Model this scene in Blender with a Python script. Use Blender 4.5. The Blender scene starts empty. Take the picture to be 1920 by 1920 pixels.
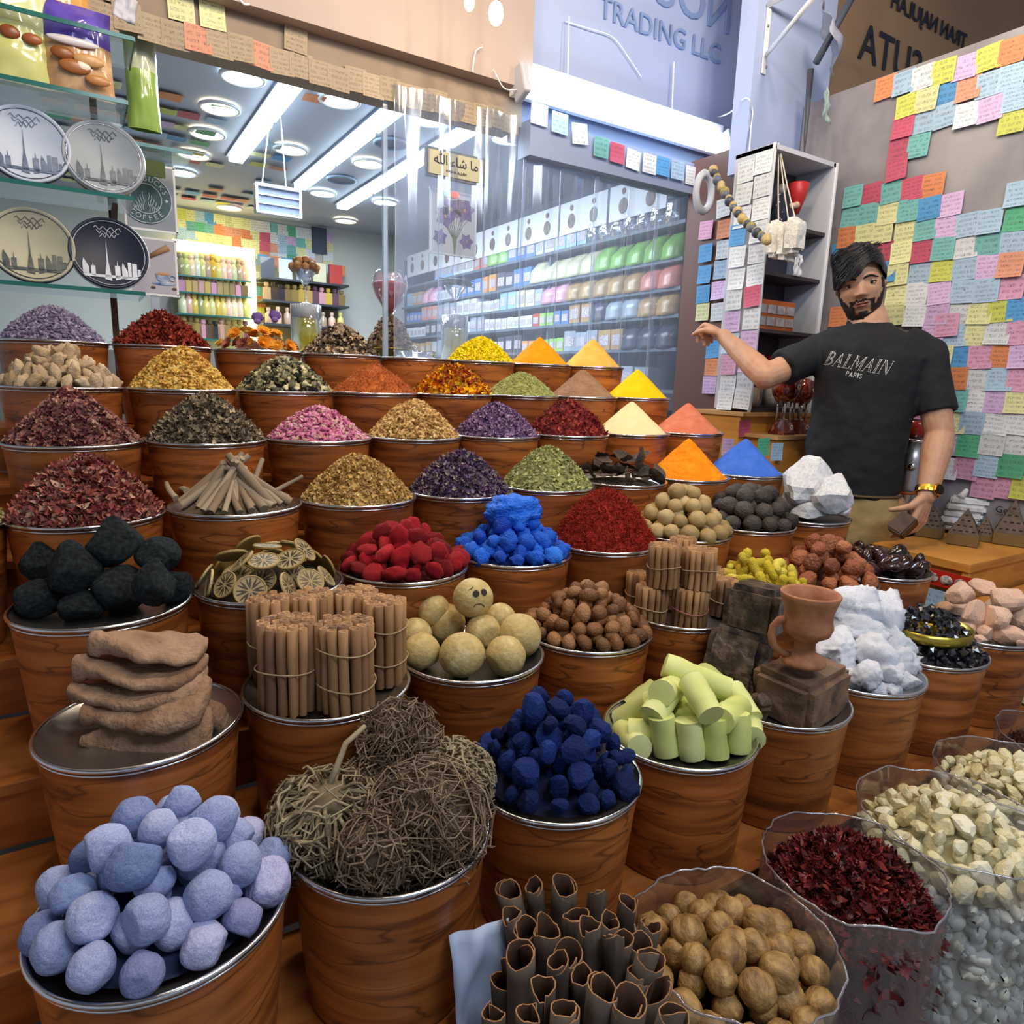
import bpy, bmesh, math, random
import numpy as np
from mathutils import Vector, Matrix, noise, Euler
PI = math.pi
random.seed(7)
S = bpy.context.scene
COL = S.collection
# ------------------------------------------------------------------ camera
CF = 1272.6
CR = np.array([[0.8479049960514722, -0.5291917943856307, 0.031830212469748556],
               [-0.074019837482414, -0.17762391818911272, -0.9813107598239328],
               [0.5249554088968224, 0.8297022287797374, -0.18977889826823807]])
CH = 1.32
cd = bpy.data.cameras.new('camera'); cam = bpy.data.objects.new('camera', cd); COL.objects.link(cam)
cd.sensor_fit = 'HORIZONTAL'; cd.sensor_width = 36.0; cd.lens = CF / 1920 * 36.0
cd.clip_start = 0.02; cd.clip_end = 60
r3 = Matrix((CR[0], -CR[1], -CR[2])).transposed()
cam.matrix_world = Matrix.Translation((0, 0, CH)) @ r3.to_4x4()
S.camera = cam
# ------------------------------------------------------------------ world, light, exposure
W = bpy.data.worlds.new('world'); S.world = W; W.use_nodes = True
W.node_tree.nodes['Background'].inputs[0].default_value = (0.62, 0.68, 0.80, 1)
W.node_tree.nodes['Background'].inputs[1].default_value = 0.36
S.view_settings.view_transform = 'Standard'; S.view_settings.look = 'None'
S.view_settings.exposure = 0.38; S.view_settings.gamma = 1.0; S.view_settings.use_curve_mapping = False
S.cycles.max_bounces = 7; S.cycles.diffuse_bounces = 3; S.cycles.glossy_bounces = 3
S.cycles.transmission_bounces = 5; S.cycles.transparent_max_bounces = 20
S.cycles.caustics_reflective = False; S.cycles.caustics_refractive = False
S.cycles.sample_clamp_indirect = 4.0

def lamp(name, kind, loc, energy, col, size=0.1, rot=None, sy=None, spot=None):
    l = bpy.data.lights.new(name, kind); l.energy = energy; l.color = col
    if kind == 'AREA':
        l.size = size
        if sy: l.shape = 'RECTANGLE'; l.size_y = sy
    elif kind != 'SUN': l.shadow_soft_size = size
    if spot: l.spot_size = spot; l.spot_blend = 0.6
    o = bpy.data.objects.new(name, l); COL.objects.link(o); o.location = loc
    if rot: o.rotation_euler = rot
    return o
# the bulbs of the stall hang in a row above the pots; two of them show at the top of the picture
WARM = (1.0, 0.82, 0.60)
for i, (x, y, z, e) in enumerate([(0.15, 1.05, 2.75, 13), (0.75, 0.9, 2.75, 18), (1.35, 0.75, 2.75, 22),
                                  (0.2, 1.55, 2.6, 5), (1.0, 1.55, 2.6, 5), (1.85, 1.3, 2.75, 11)]):
    lamp('stall_bulb_light', 'POINT', (x, y, z), e, WARM, 0.05)
# the alley's own cool tube lights behind the photographer
lamp('alley_light', 'AREA', (0.9, -0.7, 2.9), 26, (0.80, 0.88, 1.0), 1.6, (math.radians(38), 0, math.radians(-20)), 0.5)
# ------------------------------------------------------------------ helpers
def ray(u, v): return CR.T @ np.array([u - 960.0, v - 960.0, CF])
DM = 1.0
def at(u, v, x=None, y=None, z=None, d=None):
    q = ray(u, v)
    t = x / q[0] if x is not None else y / q[1] if y is not None else (z - CH) / q[2] if z is not None else d * DM / CF
    return Vector((q[0] * t, q[1] * t, q[2] * t + CH))
def px(p):
    q = CR @ (np.array(p, float) - np.array([0, 0, CH]))
    return q[0] / q[2] * CF + 960, q[1] / q[2] * CF + 960, q[2]
def hx(s):
    s = s.lstrip('#'); c = [int(s[i:i + 2], 16) / 255 for i in (0, 2, 4)]
    return tuple(((a + .055) / 1.055) ** 2.4 if a > .04045 else a / 12.92 for a in c) + (1,)

def sset(o, label=None, cat=None, group=None, kind=None):
    if label: o['label'] = label
    if cat: o['category'] = cat
    if group: o['group'] = group
    if kind: o['kind'] = kind
    return o
def link(name, me, mat=None, parent=None, loc=None, smooth=None):
    o = bpy.data.objects.new(name, me); COL.objects.link(o)
    if mat is not None and len(me.materials) == 0: me.materials.append(mat)
    if parent is not None: o.parent = parent
    if loc is not None: o.location = loc
    return o
def empty(name, loc=(0, 0, 0), rz=0):
    o = bpy.data.objects.new(name, None); COL.objects.link(o); o.location = loc; o.rotation_euler = (0, 0, rz); o.empty_display_size = .05
    return o
def dup(root, loc=None, rot=None):
    r = root.copy(); COL.objects.link(r)
    if loc is not None: r.location = loc
    if rot is not None: r.rotation_euler = rot
    for ch in list(root.children):
        c = ch.copy(); COL.objects.link(c); c.parent = r
        for g in list(ch.children):
            d = g.copy(); COL.objects.link(d); d.parent = c
    return r

class MB:
    def __init__(s): s.v = []; s.f = []; s.mi = []; s.uv = None
    def add(s, vs, fs, mi=0):
        b = len(s.v); s.v.extend([tuple(p) for p in vs]); s.f.extend([tuple(b + i for i in f) for f in fs]); s.mi.extend([mi] * len(fs)); return s
    def box(s, c, d, rz=0, M=None, mi=0):
        x, y, z = d[0] / 2, d[1] / 2, d[2] / 2
        vs = [Vector(p) for p in ((-x, -y, -z), (x, -y, -z), (x, y, -z), (-x, y, -z), (-x, -y, z), (x, -y, z), (x, y, z), (-x, y, z))]
        R = M if M is not None else Matrix.Rotation(rz, 3, 'Z')
        vs = [R @ p + Vector(c) for p in vs]
        return s.add(vs, [(0, 3, 2, 1), (4, 5, 6, 7), (0, 1, 5, 4), (1, 2, 6, 5), (2, 3, 7, 6), (3, 0, 4, 7)], mi)
    def span(s, a, b, mi=0):
        return s.box([(a[i] + b[i]) / 2 for i in range(3)], [abs(a[i] - b[i]) for i in range(3)], mi=mi)
    def lathe(s, prof, n=32, c=(0, 0, 0), close=True, mi=0, M=None):
        vs = []; c = Vector(c)
        for r, z in prof:
            for k in range(n):
                a = 2 * PI * k / n; p = Vector((r * math.cos(a), r * math.sin(a), z))
                vs.append((M @ p if M is not None else p) + c)
        fs = []
        for i in range(len(prof) - 1):
            for k in range(n):
                k2 = (k + 1) % n
                fs.append((i * n + k, i * n + k2, (i + 1) * n + k2, (i + 1) * n + k))
        if close:
            if prof[0][0] > 1e-6: fs.append(tuple(range(n - 1, -1, -1)))
            if prof[-1][0] > 1e-6: fs.append(tuple((len(prof) - 1) * n + k for k in range(n)))
        return s.add(vs, fs, mi)
    def tube(s, pts, r, n=8, mi=0, cap=True):
        pts = [Vector(p) for p in pts]; m = len(pts)
        rs = r if isinstance(r, (list, tuple)) else [r] * m
        vs = []; up = None
        for i, p in enumerate(pts):
            t = (pts[min(i + 1, m - 1)] - pts[max(i - 1, 0)])
            t = t.normalized() if t.length > 1e-9 else Vector((0, 0, 1))
            if up is None: up = t.orthogonal().normalized()
            up = (up - t * up.dot(t)); up = up.normalized() if up.length > 1e-6 else t.orthogonal().normalized()
            sd = t.cross(up)
            for k in range(n):
                a = 2 * PI * k / n; vs.append(p + (up * math.cos(a) + sd * math.sin(a)) * rs[i])
        fs = [(i * n + k, i * n + (k + 1) % n, (i + 1) * n + (k + 1) % n, (i + 1) * n + k) for i in range(m - 1) for k in range(n)]
        if cap: fs += [tuple(range(n - 1, -1, -1)), tuple((m - 1) * n + k for k in range(n))]
        return s.add(vs, fs, mi)
    def torus(s, c, R, r, n=64, m=8, mi=0):
        return s.add([(c[0] + (R + r * math.cos(b)) * math.cos(a), c[1] + (R + r * math.cos(b)) * math.sin(a), c[2] + r * math.sin(b))
                      for a in [2 * PI * i / n for i in range(n)] for b in [2 * PI * j / m for j in range(m)]],
                     [(i * m + j, ((i + 1) % n) * m + j, ((i + 1) % n) * m + (j + 1) % m, i * m + (j + 1) % m) for i in range(n) for j in range(m)], mi)
    def ell(s, c, r, n=16, m=10, M=None, mi=0):
        if not hasattr(r, '__len__'): r = (r, r, r)
        vs = []; c = Vector(c)
        for j in range(m + 1):
            t = PI * j / m
            for i in range(n):
                a = 2 * PI * i / n; p = Vector((r[0] * math.sin(t) * math.cos(a), r[1] * math.sin(t) * math.sin(a), r[2] * math.cos(t)))
                vs.append((M @ p if M is not None else p) + c)
        fs = [(j * n + i, (j + 1) * n + i, (j + 1) * n + (i + 1) % n, j * n + (i + 1) % n) for j in range(m) for i in range(n)]
        return s.add(vs, fs, mi)
    def prism(s, poly, h, M=None, mi=0):           # poly in XY, extruded 0..h in Z
        n = len(poly); vs = [Vector((p[0], p[1], 0)) for p in poly] + [Vector((p[0], p[1], h)) for p in poly]
        if M is not None: vs = [M @ p for p in vs]
        fs = [tuple(range(n - 1, -1, -1)), tuple(range(n, 2 * n))] + [(i, (i + 1) % n, n + (i + 1) % n, n + i) for i in range(n)]
        return s.add(vs, fs, mi)
    def mesh(s, name='m', smooth=False):
        me = bpy.data.meshes.new(name); me.from_pydata(s.v, [], s.f); 
        if any(s.mi): me.polygons.foreach_set('material_index', s.mi)
        if smooth: me.polygons.foreach_set('use_smooth', [True] * len(me.polygons))
        me.update(); return me
    def build(s, name, mat, parent=None, smooth=False, loc=None, bevel=0):
        me = s.mesh(name, smooth)
        for m in (mat if isinstance(mat, (list, tuple)) else [mat]): me.materials.append(m)
        o = link(name, me, None, parent, loc)
        if bevel:
            b = o.modifiers.new('b', 'BEVEL'); b.width = bevel; b.segments = 2; b.limit_method = 'ANGLE'
        return o

def np_mesh(name, V, F, smooth=False):
    """V (n,3), F (m,k) arrays"""
    me = bpy.data.meshes.new(name); n, (m, k) = len(V), F.shape
    me.vertices.add(n); me.vertices.foreach_set('co', np.asarray(V, np.float32).ravel())
    me.loops.add(m * k); me.loops.foreach_set('vertex_index', F.astype(np.int32).ravel())
    me.polygons.add(m); me.polygons.foreach_set('loop_start', np.arange(0, m * k, k, dtype=np.int32))
    me.polygons.foreach_set('loop_total', np.full(m, k, np.int32))
    if smooth: me.polygons.foreach_set('use_smooth', np.ones(m, bool))
    me.update(calc_edges=True); return me

# ------------------------------------------------------------------ materials
def mk(name, cols, mode='flat', rough=.6, metal=0, scale=8, bump=0, bscale=40, stretch=None, trans=0, emis=0, spec=.5, coat=0, alpha=1, detail=4, sharp=None, sub=0, bdist=.01, contrast=(.3, .7), ior=1.45):
    m = bpy.data.materials.new(name); m.use_nodes = True; nt = m.node_tree; N = nt.nodes; L = nt.links
    b = N['Principled BSDF']; b.inputs['Roughness'].default_value = rough; b.inputs['Metallic'].default_value = metal
    b.inputs['Specular IOR Level'].default_value = spec; b.inputs['Coat Weight'].default_value = coat; b.inputs['IOR'].default_value = ior
    if trans: b.inputs['Transmission Weight'].default_value = trans
    if alpha < 1: b.inputs['Alpha'].default_value = alpha
    if sub: b.inputs['Subsurface Weight'].default_value = sub; b.inputs['Subsurface Radius'].default_value = (.01, .006, .003)
    cols = [hx(c) if isinstance(c, str) else tuple(c) + (1,) for c in (cols if isinstance(cols, (list, tuple)) and not isinstance(cols[0], float) else [cols])]
    b.inputs['Base Color'].default_value = cols[0]
    tc = N.new('ShaderNodeTexCoord')
    vec = tc.outputs['Object']
    if stretch:
        mp = N.new('ShaderNodeMapping'); mp.inputs['Scale'].default_value = stretch; L.new(vec, mp.inputs[0]); vec = mp.outputs[0]
    if mode != 'flat' and len(cols) > 1:
        rp = N.new('ShaderNodeValToRGB'); e = rp.color_ramp.elements
        while len(e) < len(cols): e.new(.5)
        for i, c in enumerate(cols):
            e[i].position = (i / (len(cols) - 1)) if mode in ('island', 'object') else contrast[0] + (contrast[1] - contrast[0]) * i / (len(cols) - 1)
            e[i].color = c
        if mode == 'island': g = N.new('ShaderNodeNewGeometry'); L.new(g.outputs['Random Per Island'], rp.inputs[0])
        elif mode == 'object': g = N.new('ShaderNodeObjectInfo'); L.new(g.outputs['Random'], rp.inputs[0])
        else:
            t = N.new('ShaderNodeTexNoise'); t.inputs['Scale'].default_value = scale; t.inputs['Detail'].default_value = detail
            if mode == 'noiseobj':
                oi = N.new('ShaderNodeObjectInfo'); ad = N.new('ShaderNodeVectorMath'); ad.operation = 'MULTIPLY_ADD'
                L.new(oi.outputs['Random'], ad.inputs[0]); ad.inputs[1].default_value = (37, 19, 53); L.new(vec, ad.inputs[2]); L.new(ad.outputs[0], t.inputs[0])
            else: L.new(vec, t.inputs[0])
            L.new(t.outputs[0], rp.inputs[0])
        out = rp.outputs[0]
        if mode in ('island', 'object') and scale:      # gentle tonal noise on top
            t = N.new('ShaderNodeTexNoise'); t.inputs['Scale'].default_value = scale * 6; L.new(vec, t.inputs[0])
            mx = N.new('ShaderNodeMixRGB'); mx.blend_type = 'OVERLAY'; mx.inputs[0].default_value = .55
            L.new(out, mx.inputs[1]); L.new(t.outputs[0], mx.inputs[2]); out = mx.outputs[0]
        L.new(out, b.inputs['Base Color'])
        if emis: L.new(out, b.inputs['Emission Color'])
    if emis:
        if len(cols) == 1 or mode == 'flat': b.inputs['Emission Color'].default_value = cols[0]
        b.inputs['Emission Strength'].default_value = emis
    if bump:
        t = N.new('ShaderNodeTexNoise'); t.inputs['Scale'].default_value = bscale; t.inputs['Detail'].default_value = 5; L.new(vec, t.inputs[0])
        bp = N.new('ShaderNodeBump'); bp.inputs['Strength'].default_value = bump; bp.inputs['Distance'].default_value = bdist
        L.new(t.outputs[0], bp.inputs['Height']); L.new(bp.outputs[0], b.inputs['Normal'])
    return m
def clear_mat(name, tint, op=.12, gloss=.10, rough=.08, bump=0, bscale=12, stretch=(1, 1, .1)):
    """thin clear plastic / glass sheet: mostly see-through, a little milky, glossy"""
    m = bpy.data.materials.new(name); m.use_nodes = True; nt = m.node_tree; N = nt.nodes; L = nt.links
    for n in list(N): N.remove(n)
    out = N.new('ShaderNodeOutputMaterial'); tr = N.new('ShaderNodeBsdfTransparent'); tr.inputs[0].default_value = hx('#f4f8ff')
    df = N.new('ShaderNodeBsdfDiffuse'); df.inputs[0].default_value = hx(tint); tl = N.new('ShaderNodeBsdfTranslucent'); tl.inputs[0].default_value = hx(tint)
    gl = N.new('ShaderNodeBsdfGlossy'); gl.inputs['Roughness'].default_value = rough
    m0 = N.new('ShaderNodeMixShader'); m1 = N.new('ShaderNodeMixShader'); m2 = N.new('ShaderNodeMixShader')
    m0.inputs[0].default_value = .5; L.new(df.outputs[0], m0.inputs[1]); L.new(tl.outputs[0], m0.inputs[2])
    m1.inputs[0].default_value = op; L.new(tr.outputs[0], m1.inputs[1]); L.new(m0.outputs[0], m1.inputs[2])
    fr = N.new('ShaderNodeLayerWeight'); fr.inputs[0].default_value = .35
    mu = N.new('ShaderNodeMath'); mu.operation = 'MULTIPLY_ADD'; L.new(fr.outputs['Facing'], mu.inputs[0]); mu.inputs[1].default_value = gloss * 2.2; mu.inputs[2].default_value = gloss * .35
    L.new(mu.outputs[0], m2.inputs[0]); L.new(m1.outputs[0], m2.inputs[1]); L.new(gl.outputs[0], m2.inputs[2]); L.new(m2.outputs[0], out.inputs[0])
    if bump:
        tc = N.new('ShaderNodeTexCoord'); mp = N.new('ShaderNodeMapping'); mp.inputs['Scale'].default_value = stretch; L.new(tc.outputs['Object'], mp.inputs[0])
        t = N.new('ShaderNodeTexNoise'); t.inputs['Scale'].default_value = bscale; L.new(mp.outputs[0], t.inputs[0])
        bp = N.new('ShaderNodeBump'); bp.inputs['Strength'].default_value = bump; bp.inputs['Distance'].default_value = .03; L.new(t.outputs[0], bp.inputs['Height']); L.new(bp.outputs[0], gl.inputs['Normal'])
    return m
CHROME = mk('chrome', '#d9dade', rough=.18, metal=1)
STEEL = mk('brushed_steel', '#b9b9ba', rough=.32, metal=1)
WHITE = mk('white_paint', '#e6e8ec', rough=.5)
BLACK = mk('black_plastic', '#17181c', rough=.45)
DARKWOOD = mk('dark_wood', ['#3c1c0c', '#5a2c12'], 'noise', rough=.55, scale=4, stretch=(1, 1, 9))
WOOD = mk('stand_wood', ['#7d3f14', '#a85c22', '#b96c2c'], 'noise', rough=.5, scale=5, stretch=(1, 1, 8))
WOODY = mk('honey_wood', ['#b97a30', '#cf9140', '#c2843a'], 'noise', rough=.45, scale=4, stretch=(1.5, 1.5, 9))
GREYSHELF = mk('grey_shelf', '#5d6a78', rough=.5)
GLASS = clear_mat('shelf_glass', '#bfe3dc', .10, .18, .03)
GLASSEDGE = mk('green_glass_edge', '#2f7a76', rough=.15, trans=.3)
CLEAR = clear_mat('clear_glass', '#ffffff', .05, .35, .02)

def pot_wood():
    m = bpy.data.materials.new('pot_veneer'); m.use_nodes = True; nt = m.node_tree; N = nt.nodes; L = nt.links; b = N['Principled BSDF']
    tc = N.new('ShaderNodeTexCoord'); oi = N.new('ShaderNodeObjectInfo'); ad = N.new('ShaderNodeVectorMath'); ad.operation = 'MULTIPLY_ADD'
    L.new(oi.outputs['Random'], ad.inputs[0]); ad.inputs[1].default_value = (9, 17, 31); L.new(tc.outputs['Object'], ad.inputs[2])
    mp = N.new('ShaderNodeMapping'); mp.inputs['Scale'].default_value = (2.2, 2.2, 22); L.new(ad.outputs[0], mp.inputs[0])
    t = N.new('ShaderNodeTexNoise'); t.inputs['Scale'].default_value = 2.2; t.inputs['Detail'].default_value = 6; t.inputs['Distortion'].default_value = .6; L.new(mp.outputs[0], t.inputs[0])
    rp = N.new('ShaderNodeValToRGB'); e = rp.color_ramp.elements; e.new(.5); e.new(.42)
    for i, (p, c) in enumerate([(.26, '#5a2c12'), (.40, '#8a4a20'), (.55, '#b0642c'), (.72, '#bf763c')]): e[i].position = p; e[i].color = hx(c)
    L.new(t.outputs[0], rp.inputs[0]); hs = N.new('ShaderNodeHueSaturation')
    mr = N.new('ShaderNodeMapRange'); L.new(oi.outputs['Random'], mr.inputs[0]); mr.inputs[3].default_value = .85; mr.inputs[4].default_value = 1.2; L.new(mr.outputs[0], hs.inputs['Value'])
    m2 = N.new('ShaderNodeMapping'); m2.inputs['Scale'].default_value = (2.6, 2.6, 13); L.new(ad.outputs[0], m2.inputs[0]); t2 = N.new('ShaderNodeTexNoise'); t2.inputs['Scale'].default_value = 1.7; t2.inputs['Detail'].default_value = 2; L.new(m2.outputs[0], t2.inputs[0])
    s1 = N.new('ShaderNodeMath'); s1.operation = 'SUBTRACT'; L.new(t2.outputs[0], s1.inputs[0]); s1.inputs[1].default_value = .5; s2 = N.new('ShaderNodeMath'); s2.operation = 'ABSOLUTE'; L.new(s1.outputs[0], s2.inputs[0])
    s3 = N.new('ShaderNodeMapRange'); L.new(s2.outputs[0], s3.inputs[0]); s3.inputs[1].default_value = 0; s3.inputs[2].default_value = .014; s3.inputs[3].default_value = .75; s3.inputs[4].default_value = 0
    mxx = N.new('ShaderNodeMixRGB'); L.new(s3.outputs[0], mxx.inputs[0]); L.new(rp.outputs[0], mxx.inputs[1]); mxx.inputs[2].default_value = hx('#4a2410'); L.new(mxx.outputs[0], hs.inputs['Color']); L.new(hs.outputs[0], b.inputs['Base Color']); b.inputs['Roughness'].default_value = .42; b.inputs['Coat Weight'].default_value = .15
    return m
POTWOOD = pot_wood()

# ------------------------------------------------------------------ labels for the pieces of a heap
ORD = 'first second third fourth fifth sixth seventh eighth ninth tenth eleventh twelfth thirteenth fourteenth fifteenth sixteenth seventeenth eighteenth nineteenth twentieth'.split()
def ordi(i):
    if i < 20: return ORD[i]
    return ('twenty-' if i < 29 else 'thirty-' if i < 39 else 'forty-') + ORD[(i - 20) % 10] if i not in (29, 39) else {29: 'thirtieth', 39: 'fortieth'}[i]
def tag_heap(items, desc, where, cat, group, per=9, lay='layer'):
    """items: objects. Labelled by layer (from the top, as seen) and by place from the left"""
    P = [(px(o.matrix_world.translation if o.parent else o.location), o) for o in items]
    P.sort(key=lambda t: t[0][1]); n = len(P); k = max(1, round(n / per)); 
    if k == 1: bands = [P]
    else:
        vs = [p[0][1] for p in P]; lo, hi = vs[0], vs[-1] + 1e-6; bands = [[] for _ in range(k)]
        for p in P: bands[min(k - 1, int((p[0][1] - lo) / (hi - lo) * k))].append(p)
        bands = [b for b in bands if b]
    for bi, b in enumerate(bands):
        b.sort(key=lambda t: t[0][0])
        ln = 'top' if bi == 0 else 'bottom' if bi == len(bands) - 1 and len(bands) > 2 else ordi(bi)
        for i, (_, o) in enumerate(b):
            side = 'leftmost' if i == 0 and len(b) > 1 else 'rightmost' if i == len(b) - 1 and len(b) > 1 else (ordi(i) + ' from left') if len(b) > 1 else 'alone'
            sset(o, f"{desc}, {side} in {ln} {lay} {where}", cat, group)
# ================================================================== SETTING
FLOORM = mk('floor_tile', ['#8d8a86', '#6f6a64'], 'noise', rough=.35, scale=3)
WALLM = mk('grey_plaster', ['#97949a', '#85828a', '#a3a0a4'], 'noise', rough=.75, scale=3, bump=.4, bscale=9, detail=6)
PALEWALL = mk('pale_panel', ['#a3b4de', '#aebce0'], 'noise', rough=.6, scale=2)
TANW = mk('tan_fascia', ['#a1856a', '#8f7660'], 'noise', rough=.6, scale=2)
CEILM = mk('shop_ceiling', ['#a9b2c4', '#b9c0cf'], 'noise', rough=.6, scale=2)
def struct(name, mb, mat, parent=None, **k):
    o = mb.build(name, mat, parent, **k); 
    if parent is None: o['kind'] = 'structure'
    return o
struct('floor', MB().span((-3, -2.5, -.05), (5, 6.3, 0)), FLOORM)
struct('wall_right', MB().span((2.47, -1.5, 0), (2.57, 1.87, 2.41)), WALLM)
struct('wall_nook', MB().span((2.17, 1.88, 2.12), (2.62, 1.96, 3.2)), PALEWALL)
struct('wall_nook_lower', MB().span((2.275, 1.885, 0), (2.62, 1.96, 2.12)), mk('dark_nook', '#2e2a30', rough=.6))  # darkness of the gap beside the pillar, put into the wall colour
struct('wall_fascia', MB().span((1.43, 2.30, 2.33), (2.7, 2.38, 3.3)), PALEWALL)
struct('wall_neighbour', MB().span((2.62, 1.96, 1.8), (6, 2.04, 4.2)), TANW)
struct('ceiling_neighbour', MB().span((2.5, -1.5, 3.35), (6, 2.0, 3.4)), mk('brown_soffit', '#5d4636', rough=.7))
struct('trim_beam', MB().span((-1.8, 2.22, 2.33), (1.43, 2.42, 3.3)), mk('beam_paint', ['#b3a29c', '#a69690'], 'noise', rough=.55, scale=2))
struct('trim_beam_lower', MB().span((-1.8, 2.28, 2.225), (1.43, 2.42, 2.33)), mk('beam_lower', ['#9a8878', '#877666'], 'noise', rough=.6, scale=5))
struct('ceiling_alley', MB().span((-3, -2.5, 3.35), (2.5, 2.3, 3.4)), mk('alley_ceiling', '#77706a', rough=.8))
struct('ceiling_shop', MB().span((-1.8, 2.42, 2.5), (2.9, 5.9, 2.55)), CEILM)
struct('wall_shop_back', MB().span((-1.8, 5.8, 0), (2.9, 5.9, 2.5)), mk('shop_back', '#c4c8c4', rough=.6))
struct('wall_shop_right', MB().span((2.74, 2.38, 0), (2.82, 5.8, 2.5)), mk('shop_side', '#8a94a6', rough=.6))
struct('wall_shop_left', MB().span((-1.8, 2.42, 0), (-1.72, 5.8, 2.5)), mk('shop_left', '#a9b0b6', rough=.6))
struct('window_1', MB().span((.90, 2.285, 1.15), (.915, 2.30, 2.25)), clear_mat('pane_edge', '#e8f2ff', .35, .4))

# the tiered wooden stand: one thing, each step a part
GX0 = [None, -.048, -.034, -.018, -.006, .005, .036, .034]
GY = [None, 2.058, 1.818, 1.586, 1.355, 1.140, .928, .684]
GZ = [None, 1.3795, 1.277, 1.1765, 1.073, .977, .878, .795]
PR = .119; PITCH = .2406; PH = .20
STEPW = mk('step_wood', ['#8a4a1a', '#a35f26', '#b06c30'], 'noise', rough=.5, scale=5, stretch=(1, 8, 8))
stand = empty('tiered_stand', (.8, 1.2, 0)); sset(stand, 'stepped orange wooden stand carrying the rows of spice pots', 'stand')
sx0, sx1 = -.62, 1.86
for r in range(1, 8):
    zt = GZ[r] - PH - .002
    y0 = (GY[r] + GY[r + 1]) / 2 if r < 7 else .572
    y1 = (GY[r] + GY[r - 1]) / 2 if r > 1 else 2.19
    mb = MB(); mb.span((sx0 - .8, y0 - 1.2, zt - .018), (sx1 - .8 - (.0 if r > 1 else .0), y1 - 1.2 + .0, zt))
    tread = mb.build('step_board', STEPW, stand, bevel=.002)
    zb = (GZ[r + 1] - PH) if r < 7 else .22
    mb = MB(); mb.span((sx0 - .8, y0 - 1.2 + .008, zb), (sx1 - .8, y0 - 1.2 + .024, zt - .018)); mb.build('riser_board', WOOD, stand)
MB().span((sx0 - .8, .60 - 1.2, 0), (sx0 + .02 - .8, 2.19 - 1.2, .56)).build('side_board', WOOD, stand)
MB().span((sx1 - .02 - .8, .60 - 1.2, 0), (sx1 - .8, 2.19 - 1.2, .56)).build('side_board', WOOD, stand)

# ================================================================== POTS
BR = .098
body_m = MB().lathe([(BR, 0), (BR + .001, .004), (PR - .004, PH - .012), (PR - .003, PH - .006)], 64, close=False).lathe([(0,0),(BR,0)],64,close=False).mesh('pot_body', True); body_m.materials.append(POTWOOD)
rim_m = MB().torus((0, 0, PH - .002), PR - .0015, .0032, 72, 8).torus((0, 0, PH - .009), PR - .003, .0016, 72, 6).mesh('rim', True); rim_m.materials.append(CHROME)
dish_m = MB().lathe([(0, PH - .020), (.085, PH - .020), (.105, PH - .013), (PR - .003, PH - .002)], 64, close=False).mesh('dish', True); dish_m.materials.append(STEEL)
POTS = {}
def pot(r, k, desc, w=None):
    x = GX0[r] + PITCH * k + (.012 if k < 0 else 0); y = GY[r]; z = GZ[r]
    if not POTS:
        o = empty('spice_pot', (x, y, z - PH))
        link('pot_body', body_m, None, o); link('metal_rim', rim_m, None, o); link('metal_dish', dish_m, None, o)
        POTS['proto'] = o
    else: o = dup(POTS['proto'], (x, y, z - PH))
    sset(o, f"wood-veneered pot with bright metal rim, {desc}", 'pot', 'wood-veneered spice pots')
    POTS[(r, k)] = o
    return o
RW = {1: 'top row', 2: 'second row', 3: 'third row', 4: 'fourth row', 5: 'fifth row', 6: 'sixth row', 7: 'front row'}
CONT = {
 1: ['grey lavender buds', 'dark red dried roses', 'yellow and pink flower heads', 'black and beige shells', 'a glass dish', 'bright yellow blossoms', 'smooth orange powder', 'pale amber powder'],
 2: ['pale ginger roots', 'ochre dried flowers', 'black and cream shells', 'orange-brown shreds', 'yellow and red petals', 'green rosemary needles', 'grey-brown powder', 'bright yellow powder'],
 3: ['mauve-brown petals', 'grey-brown dried leaves', 'pink rosebuds', 'beige blossoms', 'lilac flowers', 'dark red hibiscus', 'cream powder', 'terracotta powder'],
 4: ['red-brown dried petals', 'grey wooden sticks', 'golden beige flakes', 'purple dried flowers', 'green dried leaves', 'dark curled leaves', 'orange turmeric powder', 'blue powder'],
 5: ['black pumice stones', 'dried lime slices', 'crimson cockscomb lumps', 'bright blue lumps', 'red saffron threads', 'small beige limes', 'black dried limes', 'white alum blocks'],
 6: ['rough brown dried slabs', 'tied cinnamon bundles', 'pale yellow balls', 'small brown nuts', 'stacked cinnamon bundles', 'yellow turmeric fingers', 'red-brown fruit husks', 'dark glossy seeds'],
 7: ['powdery grey-blue balls', 'tangled dried roots', 'deep indigo lumps', 'lime-yellow sulphur sticks', 'dark resin rocks', 'chalky white lumps', 'shiny black crystals', 'pale pink rock salt']}
for r in range(1, 8):
    for k in range(8): pot(r, k, 'filled with ' + CONT[r][k] + ', ' + RW[r] if not (r == 1 and k == 4) else 'topped by a glass dish, top row')
pot(4, -1, 'filled with yellow-green sprigs, cut by the left edge')

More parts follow.
